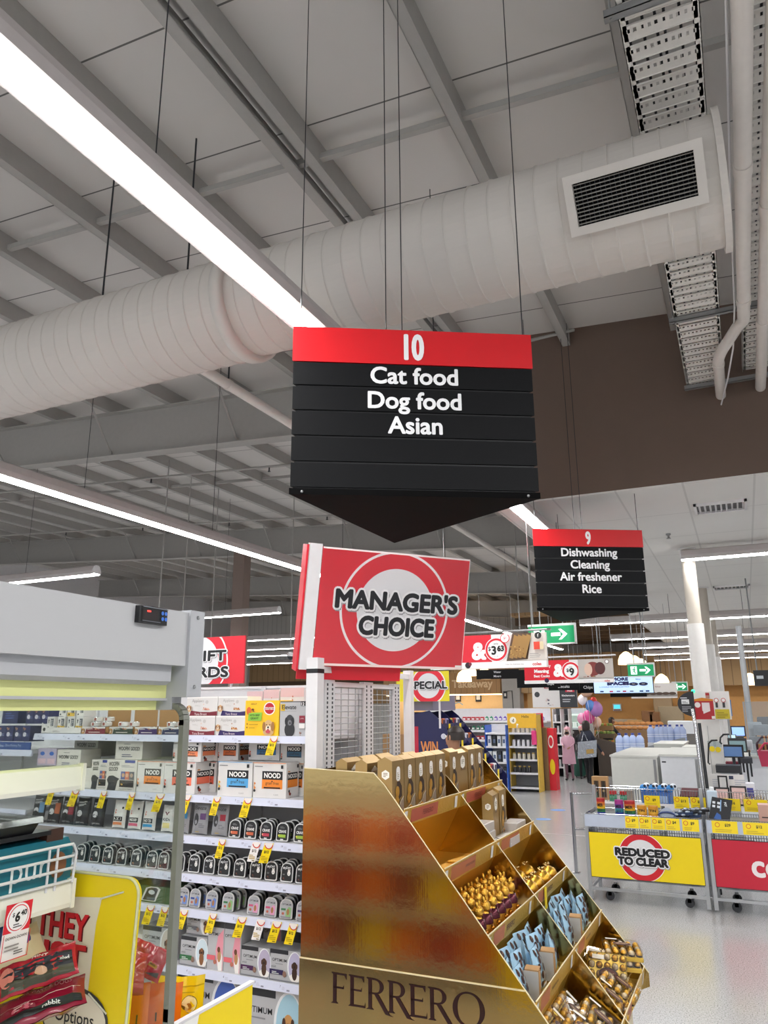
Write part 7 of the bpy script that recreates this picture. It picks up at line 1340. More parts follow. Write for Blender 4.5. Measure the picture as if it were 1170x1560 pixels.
# floor stickers
for i, (px, py, r) in enumerate(((850, 1234, .16), (828, 1248, .15))):
    p = at(px, py, z=.001); b = MB(); b.lathe([(r, 0), (r, .002)], (p.x, p.y, 0), '#3f86cf', 28); tag(b.build('floor_sticker'), ['round blue floor sticker nearest the queue barrier', 'round blue floor sticker half hidden by the gold stand'][i], 'sticker', 'blue floor stickers')
b = MB(); b.box(-9, -1.0, 14.1, 14.14, 0, .002, '#9d9d9c'); tag(b.build('trim_floor_joint'), kind='structure')
# ================================================================== FAR DISPLAYS
def shelf_box(name, label, cat, x0, x1, y0, y1, zs, h, m, side=None, header=None, group=None):
    t = thing(name, label, cat, ((x0+x1)/2, y0, 0), group); b = MB(); b.box(x0, x1, y1-.03, y1, 0, h, m); b.build('back_panel', t, True)
    for x in (x0, x1-.025): b = MB(); b.box(x, x+.025, y0, y1, 0, h-.02, side or m); b.build('side_panel', t, True)
    for z in zs: b = MB(); b.box(x0+.025, x1-.025, y0+.01, y1-.03, z-.03, z, m); b.box(x0+.025, x1-.025, y0, y0+.012, z-.045, z+.005, WHITE); b.build('shelf', t, True)
    return t
# dark blue stepped stand
BY = 9.45; NV = mat('navy_card', '#1d1f4f', .4, var=.05); NVD = mat('dark_tier', '#15162b', .4)
t = thing('display_stand', 'dark blue stepped chocolate stand with orange lettering, behind the gold stand', 'display stand', (-3.3, BY, 0)); b = MB()
P = [(-3.98, 2.08), (-3.75, 2.12), (-3.66, 2.05), (-3.0, 1.29), (-3.0, 0), (-3.98, 0)]; BD = .86
b.prism([(x, BY, z) for x, z in P], (0, .012, 0), NV); f = Face(b, (-3.98, BY-.001, 1.3), (1, 0, 0), (0, 0, 1), .001); f.rect(0, -.1, .07, .72, '#b3203a'); f.text('WIN', .22, .36, .24, .15, '#d98a4a', .03); f.text('100', .22, .16, .26, .15, '#d98a4a', .03); f.disc(.42, .5, .035, '#c9cad8', 12); b.build('side_panel', t, True)
b = MB(); b.prism([(x, BY+BD, z) for x, z in P], (0, .012, 0), NV); b.build('side_panel', t, True); b = MB(); b.prism([(x, BY+BD/2, z) for x, z in P], (0, .012, 0), NV); b.build('divider', t, True); b = MB(); b.box(-3.99, -3.98, BY, BY+BD, 0, 2.1, NVD); b.build('back_panel', t, True)
b = MB(); b.box(-3.98, -3.7, BY, BY+BD, 2.12, 2.32, mat('header_grey', '#7a7488', .5)); b.build('header', t, True); n = 0
for k in range(4):
    x, z = -3.57+.17*k, 1.9-.195*k; b = MB(); b.box(x-.3, x, BY+.012, BY+BD-.01, z-.01, z, NVD); b.box(x, x+.006, BY+.012, BY+BD-.01, z, z+.06, NV); b.build('tier', t, True)
    for j in range(6):
        y = BY+.03+.135*j+(.02 if j > 2 else 0); c = ['#c9cbd9', '#b9622a', '#8a8ab9', '#d0c04a', '#a83a3a', '#dcdce6'][(j+k*2) % 6]; q = MB(); q.rbox(x-.14, x-.06, y, y+.10, z+.001, z+.12, mat('far_pack_'+c.strip('#'), c, .4), .01); q.box(x-.061, x-.0595, y+.02, y+.08, z+.03, z+.1, '#2a2342'); n += 1
        tag(q.build('chocolate_pack'), 'small wrapped pack on the dark blue stand, %s tier from top, %s from camera' % (ORD[k+1], ORD[j+1]), 'pack', 'packs on the dark blue stand')
    for j, y in enumerate((BY+.2, BY+.62)): q = MB(); q.box(x+.008, x+.01, y, y+.07, z-.08, z+.05, YEL); tag(q.build('price_ticket'), 'yellow ticket on the dark blue stand, %s tier from top, %s' % (ORD[k+1], ['near', 'far'][j]), 'price ticket', 'tickets on the dark blue stand')
# long white shelving beyond
WX0, WX1, WY = at(640, 1080, y=23).x, at(832, 1080, y=23).x, 23.0
t = thing('shelf_unit', 'long white shelving of small grocery items below the Takeaway wall', 'shelf unit', ((WX0+WX1)/2, WY, 0)); b = MB(); b.box(WX0, WX1, WY+.5, WY+.54, 0, 2.13, OFFW); b.build('back_panel', t, True); zs = [1.76, 1.48, 1.2, .9, .6, .2]
for z in zs: b = MB(); b.box(WX0, WX1, WY, WY+.5, z-.03, z, WHITE); b.box(WX0, WX1, WY-.01, WY, z-.05, z+.02, WHITE); b.build('shelf', t, True)
rr = random.Random(21); kinds = []
for i, c in enumerate(('#d9dbe2', '#7a5fb0', '#c0414a', '#3a8a6a', '#e0c94a', '#e8a0b0', '#35363c', '#4a7ac0', '#c98a4a')):
    o = MB(); (o.lathe([(.07, 0), (.075, .02), (.075, .14), (.03, .18), (.03, .2)], (0, 0, 0), mat('grocery_'+c.strip('#'), c, .35), 10) if i % 2 else o.rbox(-.08, .08, -.06, .06, 0, .17, mat('grocery_'+c.strip('#'), c, .4), .01)); o.box(-.05, .05, -.078, -.0765, .05, .11, '#eceaea'); kinds.append(o.build('grocery_item'))
used = set(); cn = ['pale grey', 'violet', 'red', 'green', 'yellow', 'pink', 'black', 'blue', 'tan']
for k, z in enumerate(zs[:4]):
    N = 27
    for j in range(N):
        x = WX0+.15+(WX1-WX0-.3)*j/(N-1); i = [[0, 2, 5, 0, 2, 2, 3, 1, 1, 1, 7, 1], [6, 0, 6, 3, 4, 4, 6, 8], [2, 2, 2, 2, 5, 0, 0], [0, 6, 0, 0, 7]][k][j*[12, 8, 7, 5][k]//N]
        lab = '%s item on the %s shelf of the long white shelving, %s from left' % (cn[i], ORD[k+1], ORD[j+1] if j < 20 else 'twenty '+ORD[j-19])
        if i not in used: used.add(i); o = kinds[i]
        else: o = kinds[i].copy(); COL.objects.link(o)
        o.scale = (.72,)*3; o.location = (x, WY+.12, z+.001); tag(o, lab, 'grocery item', 'items on the long white shelving')
for i in range(9):
    if i not in used: bpy.data.objects.remove(kinds[i])
# blue-white end stand, yellow stand, red stand
y = 20.4; a, c = at(738, 1110, y=y).x, at(771, 1110, y=y).x
t = shelf_box('end_stand', 'white end stand with bright blue side, left of the yellow topped stand', 'shelf unit', a, c, y, y+.6, [.35, .75, 1.15, 1.5], 1.72, WHITE, mat('bright_blue', '#2458b8', .4))
for k, z in enumerate((.35, .75, 1.15)):
    for j in range(4): q = MB(); x = a+.1+.135*j; q.rbox(x-.05, x+.05, y+.08, y+.2, z+.001, z+.27, mat('far_pack_w' if (j+k) % 3 else 'far_pack_k', '#e3e6ea' if (j+k) % 3 else '#23262c', .4), .01); q.box(x-.03, x+.03, y+.0795, y+.08, z+.08, z+.18, '#5a6a8a'); tag(q.build('boxed_item'), '%s box on the blue sided stand, %s shelf from bottom, %s from left' % ('white' if (j+k) % 3 else 'black', ORD[k+1], ORD[j+1]), 'box', 'boxes on the blue sided stand')
y = 20.6; a, c = at(773, 1100, y=y).x, at(817, 1100, y=y).x
t = shelf_box('end_stand', 'grey end stand with a yellow header and mostly empty shelves', 'shelf unit', a, c, y, y+.55, [.12, .48, .82, 1.15, 1.5], 1.98, mat('mid_grey', '#8f9299', .5), mat('yellow_side', '#dcb84e', .5))
b = MB(); b.box(a, c, y-.01, y+.01, 1.62, 2.0, mat('header_yellow', '#e8b52c', .45)); f = Face(b, (a, y-.0105, 1.62), (1, 0, 0), (0, 0, 1), .001); f.disc(.16, .2, .09, '#f4edd8', 16); f.text('d', .16, .2, None, .09, '#3a2a1a', .02); f.text('Hello', .5, .3, .2, None, '#7a5a1a', .02); f.pile(.25, .0, .45, .25, ['#f2efe8', '#cfcac0', '#e6e1d6'], 10, 3, .14); b.build('header', t, True)
for k, (z, n_, col_) in enumerate(((1.5, 5, '#efece6'), (1.15, 5, '#dcdce2'), (.82, 5, '#c9c3b6'), (.48, 4, '#2f2f34'))):
    for j in range(n_): x = a+.12+.13*j; q = MB(); q.lathe([(.045, 0), (.045, .12), (.03, .14)], (x, y+.12, z+.001), mat('jar_'+col_.strip('#'), col_, .35), 10); q.lathe([(.04, .14), (.04, .165)], (x, y+.12, z), mat('lid_gold', '#b99a4a', .4) if k > 1 else WHITE, 10); tag(q.build('jar'), 'small jar on the yellow topped stand, %s shelf from top, %s from left' % (ORD[k+1], ORD[j+1]), 'jar', 'jars on the yellow topped stand')
q = MB(); p = at(814, 1125, y=20.5); q.rbox(p.x-.08, p.x+.05, 20.5, 20.58, p.z-.16, p.z+.2, mat('hot_pink', '#d9387a', .4), .02); tag(q.build('pink_pack'), 'hot pink pack hanging on the right side of the yellow topped stand', 'pack')
y = 21.2; a, c = at(819, 1100, y=y).x, at(841, 1100, y=y).x
t = thing('end_stand', 'red and brown cardboard stand right of the yellow topped stand', 'display stand', ((a+c)/2, y, 0)); b = MB(); b.box(a, a+.22, y, y+.5, 0, 1.62, mat('brown_card', '#8d6f4c', .6)); b.build('brown_panel', t, True); b = MB(); b.box(a-.1, a+.16, y-.02, y+.0, 1.62, 2.0, RED); b.build('red_header', t, True); b = MB(); b.box(a+.22, c, y+.1, y+.5, 0, 1.6, RED); f = Face(b, (a+.22, y+.0995, 0), (1, 0, 0), (0, 0, 1), .001); w = c-a-.22; f.disc(w*.5, 1.25, w*.42, '#f2efee', 18, .17); f.disc(w*.5, 1.25, w*.3, RED, 18, .12); f.disc(w*.55, .6, w*.4, YEL, 18, .2); b.build('red_panel', t, True)
# black and white shelving, photo kiosk
for g, (pl, pr_, y, lab) in enumerate(((843, 855, 25.5, 'dark stocked white rack, left of two beyond the red stand'), (856, 867, 27, 'dark stocked white rack, right of two beyond the red stand'))):
    a, c = at(pl, 1100, y=y).x, at(pr_, 1100, y=y).x; t = shelf_box('white_rack', lab, 'shelf unit', a-.02, c, y, y+.5, [.3, .65, 1.0, 1.35, 1.7], 2.12, mat('charcoal_back', '#3a3c42', .5), WHITE, None, 'white racks')
    for k, z in enumerate((.3, .65, 1.0, 1.35, 1.7)):
        n_ = 3; 
        for j in range(n_): x = a+.07+(c-a-.14)*j/(n_-1); q = MB(); cc = ['#1d1e22', '#e3e3e6', '#44464c'][(j+k) % 3]; q.rbox(x-.045, x+.045, y+.05, y+.15, z+.001, z+.22, mat('rack_'+cc.strip('#'), cc, .4), .01); tag(q.build('boxed_item'), '%s box on the %s white rack, %s shelf from bottom, %s from left' % (['black', 'white', 'grey'][(j+k) % 3], ['left', 'right'][g], ORD[k+1], ORD[j+1]), 'box', 'boxes on the white racks')
y = 28.5; a, c = at(856, 1079, y=y), at(899, 1110, y=y); t = thing('deli_cabinet', 'pale cabinet with a lit glass window behind the shoppers', 'cabinet', ((a.x+c.x)/2, y, 0)); b = MB(); b.box(a.x, c.x, y, y+.8, 0, a.z, mat('kiosk_grey', '#c9d0d6', .45)); b.build('body', t, True)
b = MB(); w = c.x-a.x; b.box(a.x+w*.16, a.x+w*.86, y-.012, y, a.z-.68, a.z-.2, mat('lit_window', '#cfe0d8', emit=.5)); f = Face(b, (a.x+w*.16, y-.0125, a.z-.68), (1, 0, 0), (0, 0, 1), .002)
for k in range(6): f.rect(w*.06+w*.1*k, .04, w*.05, .14, ['#f2f4f2', '#9fb0aa'][k % 2])
f.rect(w*.1, .2, w*.3, .22, '#b9cfc4'); b.build('window', t, True); b = MB(); b.box(a.x, c.x, y-.02, y-.002, 0, a.z-.75, mat('dark_front', '#2c2427', .5)); f = Face(b, (a.x, y-.0205, 0), (1, 0, 0), (0, 0, 1), .002); f.text('dine', w*.25, 1.3, w*.3, None, '#e6e6e6', .02); b.build('dark_front', t, True)
# balloons
for i, (px, py, r, c, cn_) in enumerate(((893, 1049, .24, '#e0b79a', 'peach'), (887, 1066, .15, '#e8e3ea', 'white'), (899, 1075, .16, '#5a8ad0', 'blue'), (908, 1080, .22, '#a878b8', 'lilac'), (897, 1092, .2, '#e0569a', 'pink'), (887, 1095, .17, '#e8a0c0', 'pale pink'), (904, 1068, .12, '#d0403a', 'red'), (909, 1100, .16, '#e6c0a8', 'skin toned'))):
    p = at(px, py, y=26+.1*i); t = thing('party_balloon', '%s foil balloon in the bunch above the shoppers' % cn_, 'balloon', tuple(p-Vector((0, 0, r))), 'foil balloons'); b = MB(); b.ball(p, r, mat('balloon_'+cn_, c, .25, var=.1), 14, 9, 1.15); b.lathe([(.03, -r*1.22), (.005, -r*1.1)], p, mat('balloon_'+cn_, c, .25), 8); b.build('skin', t, True); b = MB(); b.tube([p+Vector((0, 0, -r*1.2)), p+Vector((.05, .0, -r-.5)), Vector((at(897, 1100, y=26.4).x, 26.4, 1.0))], .006, WHITE, 4); b.build('string', t, True)
b = MB(); p = at(897, 1100, y=26.4); b.lathe([(.05, 0), (.06, .03), (.06, .25), (.05, .27)], (p.x, 26.4, .75), mat('helium_weight', '#b9bcc2', .3), 12); b.box(p.x-.25, p.x+.25, 26.2, 26.7, 0, .75, mat('balloon_table', '#7a6a5a', .5)); tag(b.build('balloon_stand'), 'small stand holding down the bunch of foil balloons', 'stand')
# bakery: bread counter, loaves, wall screen, boxes
y = 29.0; a, c = at(930, 1112, y=y), at(1003, 1112, y=y); t = thing('bread_counter', 'long bread counter in front of the orange wall', 'counter', ((a.x+c.x)/2, y, 0)); b = MB(); b.box(a.x-.3, c.x+.5, y, y+.9, 0, a.z, mat('counter_wood', '#8a6a48', .5)); b.build('body', t, True); b = MB(); b.box(a.x-.3, c.x+.5, y+.5, y+.9, a.z, a.z+.14, WHITE); b.build('back_shelf', t, True)
lf = MB(); lf.ball((0, 0, .07), .1, mat('bread_crust', '#d0955a', .7, var=.15), 10, 6, .7, 1.3, 1.0); lf = lf.build('bread_loaf')
for i in range(18):
    o = lf if i == 0 else lf.copy(); COL.objects.link(o) if i else None; r_ = i//9; j = i % 9
    o.location = (a.x+.05+(c.x-a.x-.1)*j/8+.05*r_, y+.2+.45*r_, a.z+.14*r_+.002); tag(o, 'bread loaf on the far counter, %s row, %s from left' % (['front', 'raised back'][r_], ORD[j+1]), 'bread', 'bread loaves')
t, b, f, w, h, p = board('wall_screen', 'small turquoise lit screen on the orange bakery wall', 'screen', 934, 1072, 946, 1083, 34.0, WHITE, thick=.1); f.rect(w*.12, h*.3, w*.76, h*.55, mat('turquoise_screen', '#4fc8d8', emit=1.1)); f.rect(w*.1, h*.05, w*.8, h*.14, '#7a5a5a'); b.build('display', t, True)
for i, (px, py, sx, sz, c, y, lab) in enumerate(((987, 1093, .45, .5, '#8a5f38', 31, 'brown carton on the bakery shelf, left of the pair'), (996, 1094, .4, .46, '#7d5632', 31, 'brown carton on the bakery shelf, right of the pair'), (970, 1102, .7, .25, '#c9a06a', 31, 'tan bread crate on the bakery shelf'), (950, 1100, .9, .22, '#b9a890', 31.4, 'grey steel bench on the bakery wall'), (1010, 1080, .7, 1.0, '#b39a78', 33, 'tall pale oven stack right of the cartons'), (1022, 1090, .9, .7, '#9a8a70', 32, 'low steel oven right of the cartons'), (1040, 1108, .9, .4, '#d9dde2', 27, 'white freezer chest before the ovens'))):
    p = at(px, py, y=y); b = MB(); b.rbox(p.x-sx/2, p.x+sx/2, y, y+.5, p.z-sz/2, p.z+sz/2, mat('bakery_%d' % i, c, .5), .02); b.box(p.x-sx*.4, p.x+sx*.4, y+.05, y+.45, 0, p.z-sz/2, mat('bakery_leg', '#6d6a66', .5)); b.box(p.x-sx*.35, p.x+sx*.35, y-.004, y, p.z-sz*.3, p.z+sz*.3, mat('bakery_front_%d' % i, c, .35)); tag(b.build('bakery_fixture'), lab, 'fixture' if i > 3 else 'crate')
# takeaway wall
y = 30.0; TB = mat('takeaway_timber', '#a8835a', .6); t = thing('takeaway_counter', 'timber takeaway counter wall with pale raised lettering reading Takeaway', 'counter', (-9.9, y, 0)); a, c = at(684, 1033, y=y), at(764, 1085, y=y)
b = MB(); b.box(a.x-3, c.x, y, y+.2, 2.72, 3.55, seam_mat('takeaway_slats', '#9c774e', 'X', .25, .02, 0, dark=.6)); f = Face(b, (a.x, y-.01, 2.7), (1, 0, 0), (0, 0, 1), .01); f.text('Takeaway', 1.0, .36, 1.75, None, '#cdb08a', .03); b.build('timber_fascia', t, True)
b = MB(); b.box(a.x-3, c.x, y+.9, y+1.0, 0, 2.72, mat('takeaway_back', '#d9b27a', .6)); b.build('back_wall', t, True); b = MB(); b.box(a.x-3, c.x, y-.1, y+.4, 0, 1.1, TB); b.build('counter', t, True)
b = MB(); b.box(a.x-3, c.x-.1, y+.3, y+.5, 2.66, 2.7, mat('takeaway_lamp', '#ffe2b0', emit=5)); b.build('strip_lamp', t, True)
for i, px in enumerate((697, 728)): p = at(px, 1063, y=30.8); b = MB(); b.box(p.x-.12, p.x+.12, 30.85, 30.9, p.z-.15, p.z+.15, BLACKP); b.box(p.x-.08, p.x+.08, 30.845, 30.85, p.z-.08, p.z+.1, '#d9d3c8'); tag(b.build('menu_card'), 'small dark menu card on the takeaway back wall, %s of two' % ['left', 'right'][i], 'card', 'menu cards')
a, c = at(764, 1033, y=29.8), at(793, 1085, y=29.8); b = MB(); b.box(a.x, c.x, 29.8, 30.4, 0, 3.6, mat('grey_pier', '#9d9a96', .6)); tag(b.build('wall_pier'), kind='structure')
t, b, f, w, h, p = board('switch_box', 'small dark box with a bent conduit on the grey pier', 'box', 767, 1053, 772, 1064, 29.75, BLACKP, thick=.04); f.rect(w*.25, h*.3, w*.5, h*.4, '#e3e0da'); b.build('box', t, True); b = MB(); b.tube([(p.x+w, 29.78, p.z+h), (p.x+w+.2, 29.78, p.z+h+.02), (p.x+w+.22, 29.78, p.z-.4)], .012, BLACKP, 5); b.build('conduit', t, True)
b = MB(); b.box(at(793, 1033, y=30).x, at(845, 1033, y=30).x, 30.0, 30.2, 2.7, 3.6, wood); b.box(at(793, 1033, y=30).x, at(845, 1033, y=30).x, 30.9, 31, 0, 2.7, mat('takeaway_back', '#d9b27a', .6)); tag(b.build('wall_niche'), kind='structure')
for i, (px, py, c, lab) in enumerate(((689, 1072, '#3fa8c8', 'turquoise kettle'), (672, 1073, '#8a2a2c', 'dark red tins'))): p = at(px, py, y=29.6); b = MB(); b.lathe([(.1, -.12), (.12, 0), (.08, .1), (.03, .12)], p, mat('takeaway_%d' % i, c, .35), 12); b.tube([p+Vector((.1, 0, 0)), p+Vector((.3, 0, .05)), p+Vector((.45, 0, -.05))], .015, mat('takeaway_%d' % i, c, .35), 6); b.box(p.x-.1, p.x+.1, p.y-.1, p.y+.1, 1.0, p.z-.12, TB); tag(b.build('counter_item'), lab+' on the takeaway counter', 'kettle' if i == 0 else 'tin')
# ================================================================== PEOPLE
def human(label, loc, H, yaw, coat, legs, skin='#b98a6e', shoe='#1c1c20', lean=0., arm=(.0, .0), hands=((.06, .30, .98), (.06, .30, .98)), stance=.0):
    "one continuous skinned body: x forward, y left; hands give (forward, side, height) as shares of H"
    root = thing('person', label, 'person', loc, None, yaw); s = H/1.75
    V, E, R, M = [], [], [], []
    def v(x, y, z, r, ry=None): V.append((x*s, y*s, z*s)); R.append((r*s, (ry or r)*s)); return len(V)-1
    def e(a, b_, m): E.append((a, b_)); M.append(m)
    L = lambda z: lean*max(0, z-.95)
    pel = v(0, 0, .95, .13, .16); sp = v(L(1.12), 0, 1.12, .115, .145); ch = v(L(1.3), 0, 1.30, .12, .17); nk0 = v(L(1.45), 0, 1.45, .075, .10); nk = v(L(1.5)+.01, 0, 1.51, .052); hd = v(L(1.58)+.02, 0, 1.59, .082, .075); hc = v(L(1.66)+.015, 0, 1.665, .095, .078); ht = v(L(1.72)+.005, 0, 1.73, .07, .06)
    e(pel, sp, 0); e(sp, ch, 0); e(ch, nk0, 0); e(nk0, nk, 2); e(nk, hd, 2); e(hd, hc, 2); e(hc, ht, 2)
    ns = v(L(1.62)+.105, 0, 1.625, .012); e(hc, ns, 2)
    for k in (1, -1):
        sh = v(L(1.4), .19*k, 1.40, .062); hx, hy, hz = hands[0 if k == 1 else 1]
        hnd = Vector((hx*1.75+L(1.1), hy*k*.9, hz)); shp = Vector((L(1.4), .19*k, 1.40)); mid = (hnd+shp)/2; d = (hnd-shp); gap = max(0, .33**2*0+.075-(d.length/2-.24)*.4)
        el = v(mid.x-gap*1.0, mid.y+.05*k, mid.z-gap*.4, .044); wr = v(hnd.x, hnd.y, hnd.z, .028); e(ch, sh, 0); e(sh, el, 0); e(el, wr, 0)
        dr = (hnd-Vector((mid.x-gap, mid.y+.05*k, mid.z-gap*.4))).normalized(); side = Vector((0, 1, 0)).cross(dr).normalized() if abs(dr.y) < .9 else Vector((1, 0, 0)); pm_ = hnd+dr*.075; pm = v(*pm_, .026, .034); e(wr, pm, 2)
        for q in range(4):
            o = pm_+side*(.014*(q-1.5))+dr*.005; l = (.062, .072, .068, .052)[q]; a = v(*(o+dr*.015), .0095); c = v(*(o+dr*(.015+l*.6)-Vector((0, k*.006, 0))), .0085); z = v(*(o+dr*(.015+l)-Vector((0, k*.018, 0))), .007); e(pm, a, 2); e(a, c, 2); e(c, z, 2)
        tb = v(*(hnd+dr*.04+side*.034), .010); tt = v(*(hnd+dr*.085+side*.05-Vector((0, k*.012, 0))), .008); e(wr, tb, 2); e(tb, tt, 2)
        hp = v(0, .095*k, .90, .10); kn = v(.02+stance*k*.3, .10*k, .50, .062); an = v(-.01+stance*k, .10*k, .085, .042); he = v(-.03+stance*k, .10*k, .05, .04, .045); to = v(.15+stance*k, .115*k, .035, .034, .042)
        e(pel, hp, 1); e(hp, kn, 1); e(kn, an, 1); e(an, he, 3); e(he, to, 3)
    me = bpy.data.meshes.new('body'); me.from_pydata(V, E, []); o = bpy.data.objects.new('body', me); COL.objects.link(o)
    md = o.modifiers.new('skin', 'SKIN'); md.use_smooth_shade = True
    if not me.skin_vertices: me.attributes.new('skin', 'FLOAT', 'POINT')
    for i, sv in enumerate(me.skin_vertices[0].data): sv.radius = (R[i][0], R[i][1]); sv.use_root = (i == 0)
    o.modifiers.new('sub', 'SUBSURF').levels = 1
    dg = bpy.context.evaluated_depsgraph_get(); nm = bpy.data.meshes.new_from_object(o.evaluated_get(dg)); o.modifiers.clear(); o.data = nm
    for m in (coat, legs, mat('skin_'+skin.strip('#'), skin, .55), mat('shoe_'+shoe.strip('#'), shoe, .4)): nm.materials.append(m)
    P = [Vector(q) for q in V]
    for p in nm.polygons:
        c = p.center; best = (9, 0)
        for (a, b_), m in zip(E, M):
            ab = P[b_]-P[a]; tt = max(0, min(1, (c-P[a]).dot(ab)/max(1e-9, ab.length_squared))); d = (c-(P[a]+ab*tt)).length-.5*min(R[a][0], R[b_][0])
            if d < best[0]: best = (d, m)
        p.material_index = best[1]; p.use_smooth = True
    o.parent = root
    f = MB(); hx = L(1.64)*s
    for k in (1, -1): f.ball((hx+.096*s, .03*s*k, 1.655*s), .012*s, mat('eye_white', '#e9e6e0', .3), 8, 5); f.ball((hx+.105*s, .03*s*k, 1.655*s), .0065*s, CHOC, 6, 4)
    f.build('eyes', root); f = MB(); f.box(hx+.088*s, hx+.104*s, -.024*s, .024*s, 1.572*s, 1.582*s, mat('lips', '#8a4a44', .5)); f.build('mouth', root)
    for k in (1, -1): f = MB(); f.ball((hx+.01*s, .084*s*k, 1.64*s), .026*s, mat('skin_'+skin.strip('#'), skin, .55), 8, 5, 1.3, .6, .4); f.build('ear', root)
    root['s'] = s
    return root, s, L
def cap(root, s, L, name, m, r=.108, back=.012, low=1.62, long=0., col=0):
    "hair, hood or hat: a shell open at the face"
    b = MB(); n = 16; vs = []; fs = []; rows = 7; c = Vector((L(1.66)-back, 0, 1.665))
    for j in range(rows+1):
        a = PI*.5*(1-j/rows)
        for i in range(n+1):
            th = -PI*.72+PI*1.44*i/n+PI; low_ = low-1.665-long*abs(math.cos(th*.5+PI/2))*0
            z = max(r*1.05*math.sin(a), -9) if j < rows else low-1.665
            rad = r*math.cos(a) if j < rows else r*(.98 if long == 0 else 1.04)
            vs.append(((c.x+rad*math.cos(th))*s, rad*.92*math.sin(th)*s, (c.z+z)*s))
    for j in range(rows):
        for i in range(n): q = j*(n+1)+i; fs.append((q, q+1, q+n+2, q+n+1))
    b.add(vs, fs, m, True)
    # crown strip down to the brow so the top is closed in front
    b.lathe([(.001, r*1.06), (r*.5, r*.94), (r*.8, r*.66), (r*.97, r*.38)][::-1], (c.x*s, 0, c.z*s), m, n) if s == 1 else b.lathe([(q*s, h*s) for q, h in [(r*.97, r*.38), (r*.8, r*.66), (r*.5, r*.94), (.001, r*1.06)]], (c.x*s, 0, c.z*s), m, n)
    return b.build(name, root)
def coat_shell(root, s, L, m, z0=.55, name='coat', wid=1.0):
    pr = [(.17, .235, z0), (.165, .225, z0+.2), (.155, .205, .98), (.148, .195, 1.12), (.155, .205, 1.3), (.13, .19, 1.42), (.085, .115, 1.50)]; b = MB(); n = 18; vs = []; fs = []
    for rx, ry, z in pr:
        for i in range(n): t = 2*PI*i/n; vs.append(((rx*wid*math.cos(t)+L(z))*s, ry*wid*math.sin(t)*s, z*s))
    for j in range(len(pr)-1):
        for i in range(n): k = (i+1) % n; fs.append((j*n+i, j*n+k, (j+1)*n+k, (j+1)*n+i))
    b.add(vs, fs, m, True); return b.build(name, root)
def facing(loc, a=0.): return math.atan2(-loc[1], -loc[0])+a
PINK = mat('pink_coat_cloth', '#cfa3b4', .8, bump=.4, bscale=60); MAUV = mat('mauve_trousers', '#7d5a66', .8); NAVC = mat('navy_cloth', '#1d2133', .75); BLKC = mat('black_cloth', '#17171b', .8); HAIR = mat('dark_hair', '#241a16', .5); GRYC = mat('grey_cloth', '#6f7076', .8)
p = at(869, 1189, z=0); r_, s, L = human('shopper in a long pink hooded coat and mauve trousers, facing the camera', p, 1.54, facing(p, -.2), PINK, MAUV, '#b58a76', hands=((.16, .12, 1.12), (.14, .14, 1.16)))
coat_shell(r_, s, L, PINK, .55); cap(r_, s, L, 'hood', PINK, .125, .02, 1.47, .1); b = MB(); b.tube([((.10)*s, -.06*s, 1.68*s), (.07*s, -.11*s, 1.55*s), (.09*s, -.03*s, 1.44*s), (.09*s, .03*s, 1.44*s), (.07*s, .11*s, 1.55*s), (.10*s, .06*s, 1.68*s)], .022*s, mat('fleece', '#e8dcd8', .9), 6); b.build('fleece_trim', r_); b = MB(); b.lathe([(.1*s, 0), (.102*s, .05*s), (.06*s, .09*s), (.001, .1*s)], (.012*s, 0, 1.69*s), mat('pink_hat', '#d9a0ac', .8), 14); b.build('pink_hat', r_); b = MB(); b.ball((.085*s, 0, 1.585*s), .055*s, BLKC, 10, 6, .8, .6); b.build('face_mask', r_)
p = at(886, 1190, z=0)+Vector((-.05, .75, 0)); r_, s, L = human('shopper in a pink knit hat and black mask behind the pink coated shopper', p, 1.56, facing(p, .1), BLKC, BLKC, '#c9a088', hands=((.14, .1, 1.05), (.14, .12, 1.08)))
coat_shell(r_, s, L, BLKC, .75); b = MB(); b.lathe([(.1*s, 0), (.104*s, .05*s), (.07*s, .1*s), (.001, .115*s)], (.01*s, 0, 1.68*s), mat('pink_knit', '#e0a3a6', .9), 14); b.build('knit_hat', r_); b = MB(); b.ball((.08*s, 0, 1.59*s), .058*s, BLKC, 10, 6, .9, .7); b.build('face_mask', r_)
t = thing('grey_handbag', 'grey bag held by the shopper in the pink knit hat', 'bag', tuple(p+Vector((.05, -.28, .80)))); b = MB(); b.rbox(p.x-.09, p.x+.16, p.y-.34, p.y-.24, .80, 1.02, GRYC, .02); b.build('body', t, True); b = MB(); b.tube([(p.x-.04, p.y-.29, 1.0), (p.x+.03, p.y-.29, 1.14), (p.x+.1, p.y-.29, 1.0)], .01, GRYC, 6); b.build('handle', t, True)
p = at(897, 1191, z=0)+Vector((-.2, 1.25, 0)); r_, s, L = human('shopper in a red cap between the pink hat and the navy jacket', p, 1.72, facing(p, -.7), NAVC, BLKC, '#b98a70', hands=((.12, .2, .9), (.16, .15, 1.0)))
coat_shell(r_, s, L, NAVC, .7); b = MB(); b.lathe([(.102*s, 0), (.106*s, .04*s), (.08*s, .09*s), (.001, .11*s)], (.01*s, 0, 1.67*s), mat('red_cap', '#b3262c', .8), 14); b.box(.06*s, .19*s, -.07*s, .07*s, 1.675*s, 1.685*s, mat('red_cap', '#b3262c', .8)); b.build('red_cap', r_); cap(r_, s, L, 'hair', HAIR, .1, .025, 1.55)
p = at(899, 1195, z=0); pn = p; r_, s, L = human('shopper with dark hair in a navy jacket carrying a silver bag, seen from behind', p, 1.74, facing(p, PI*.75), NAVC, BLKC, '#b98a70', hands=((.05, .34, .95), (.16, .3, .92)), stance=.06)
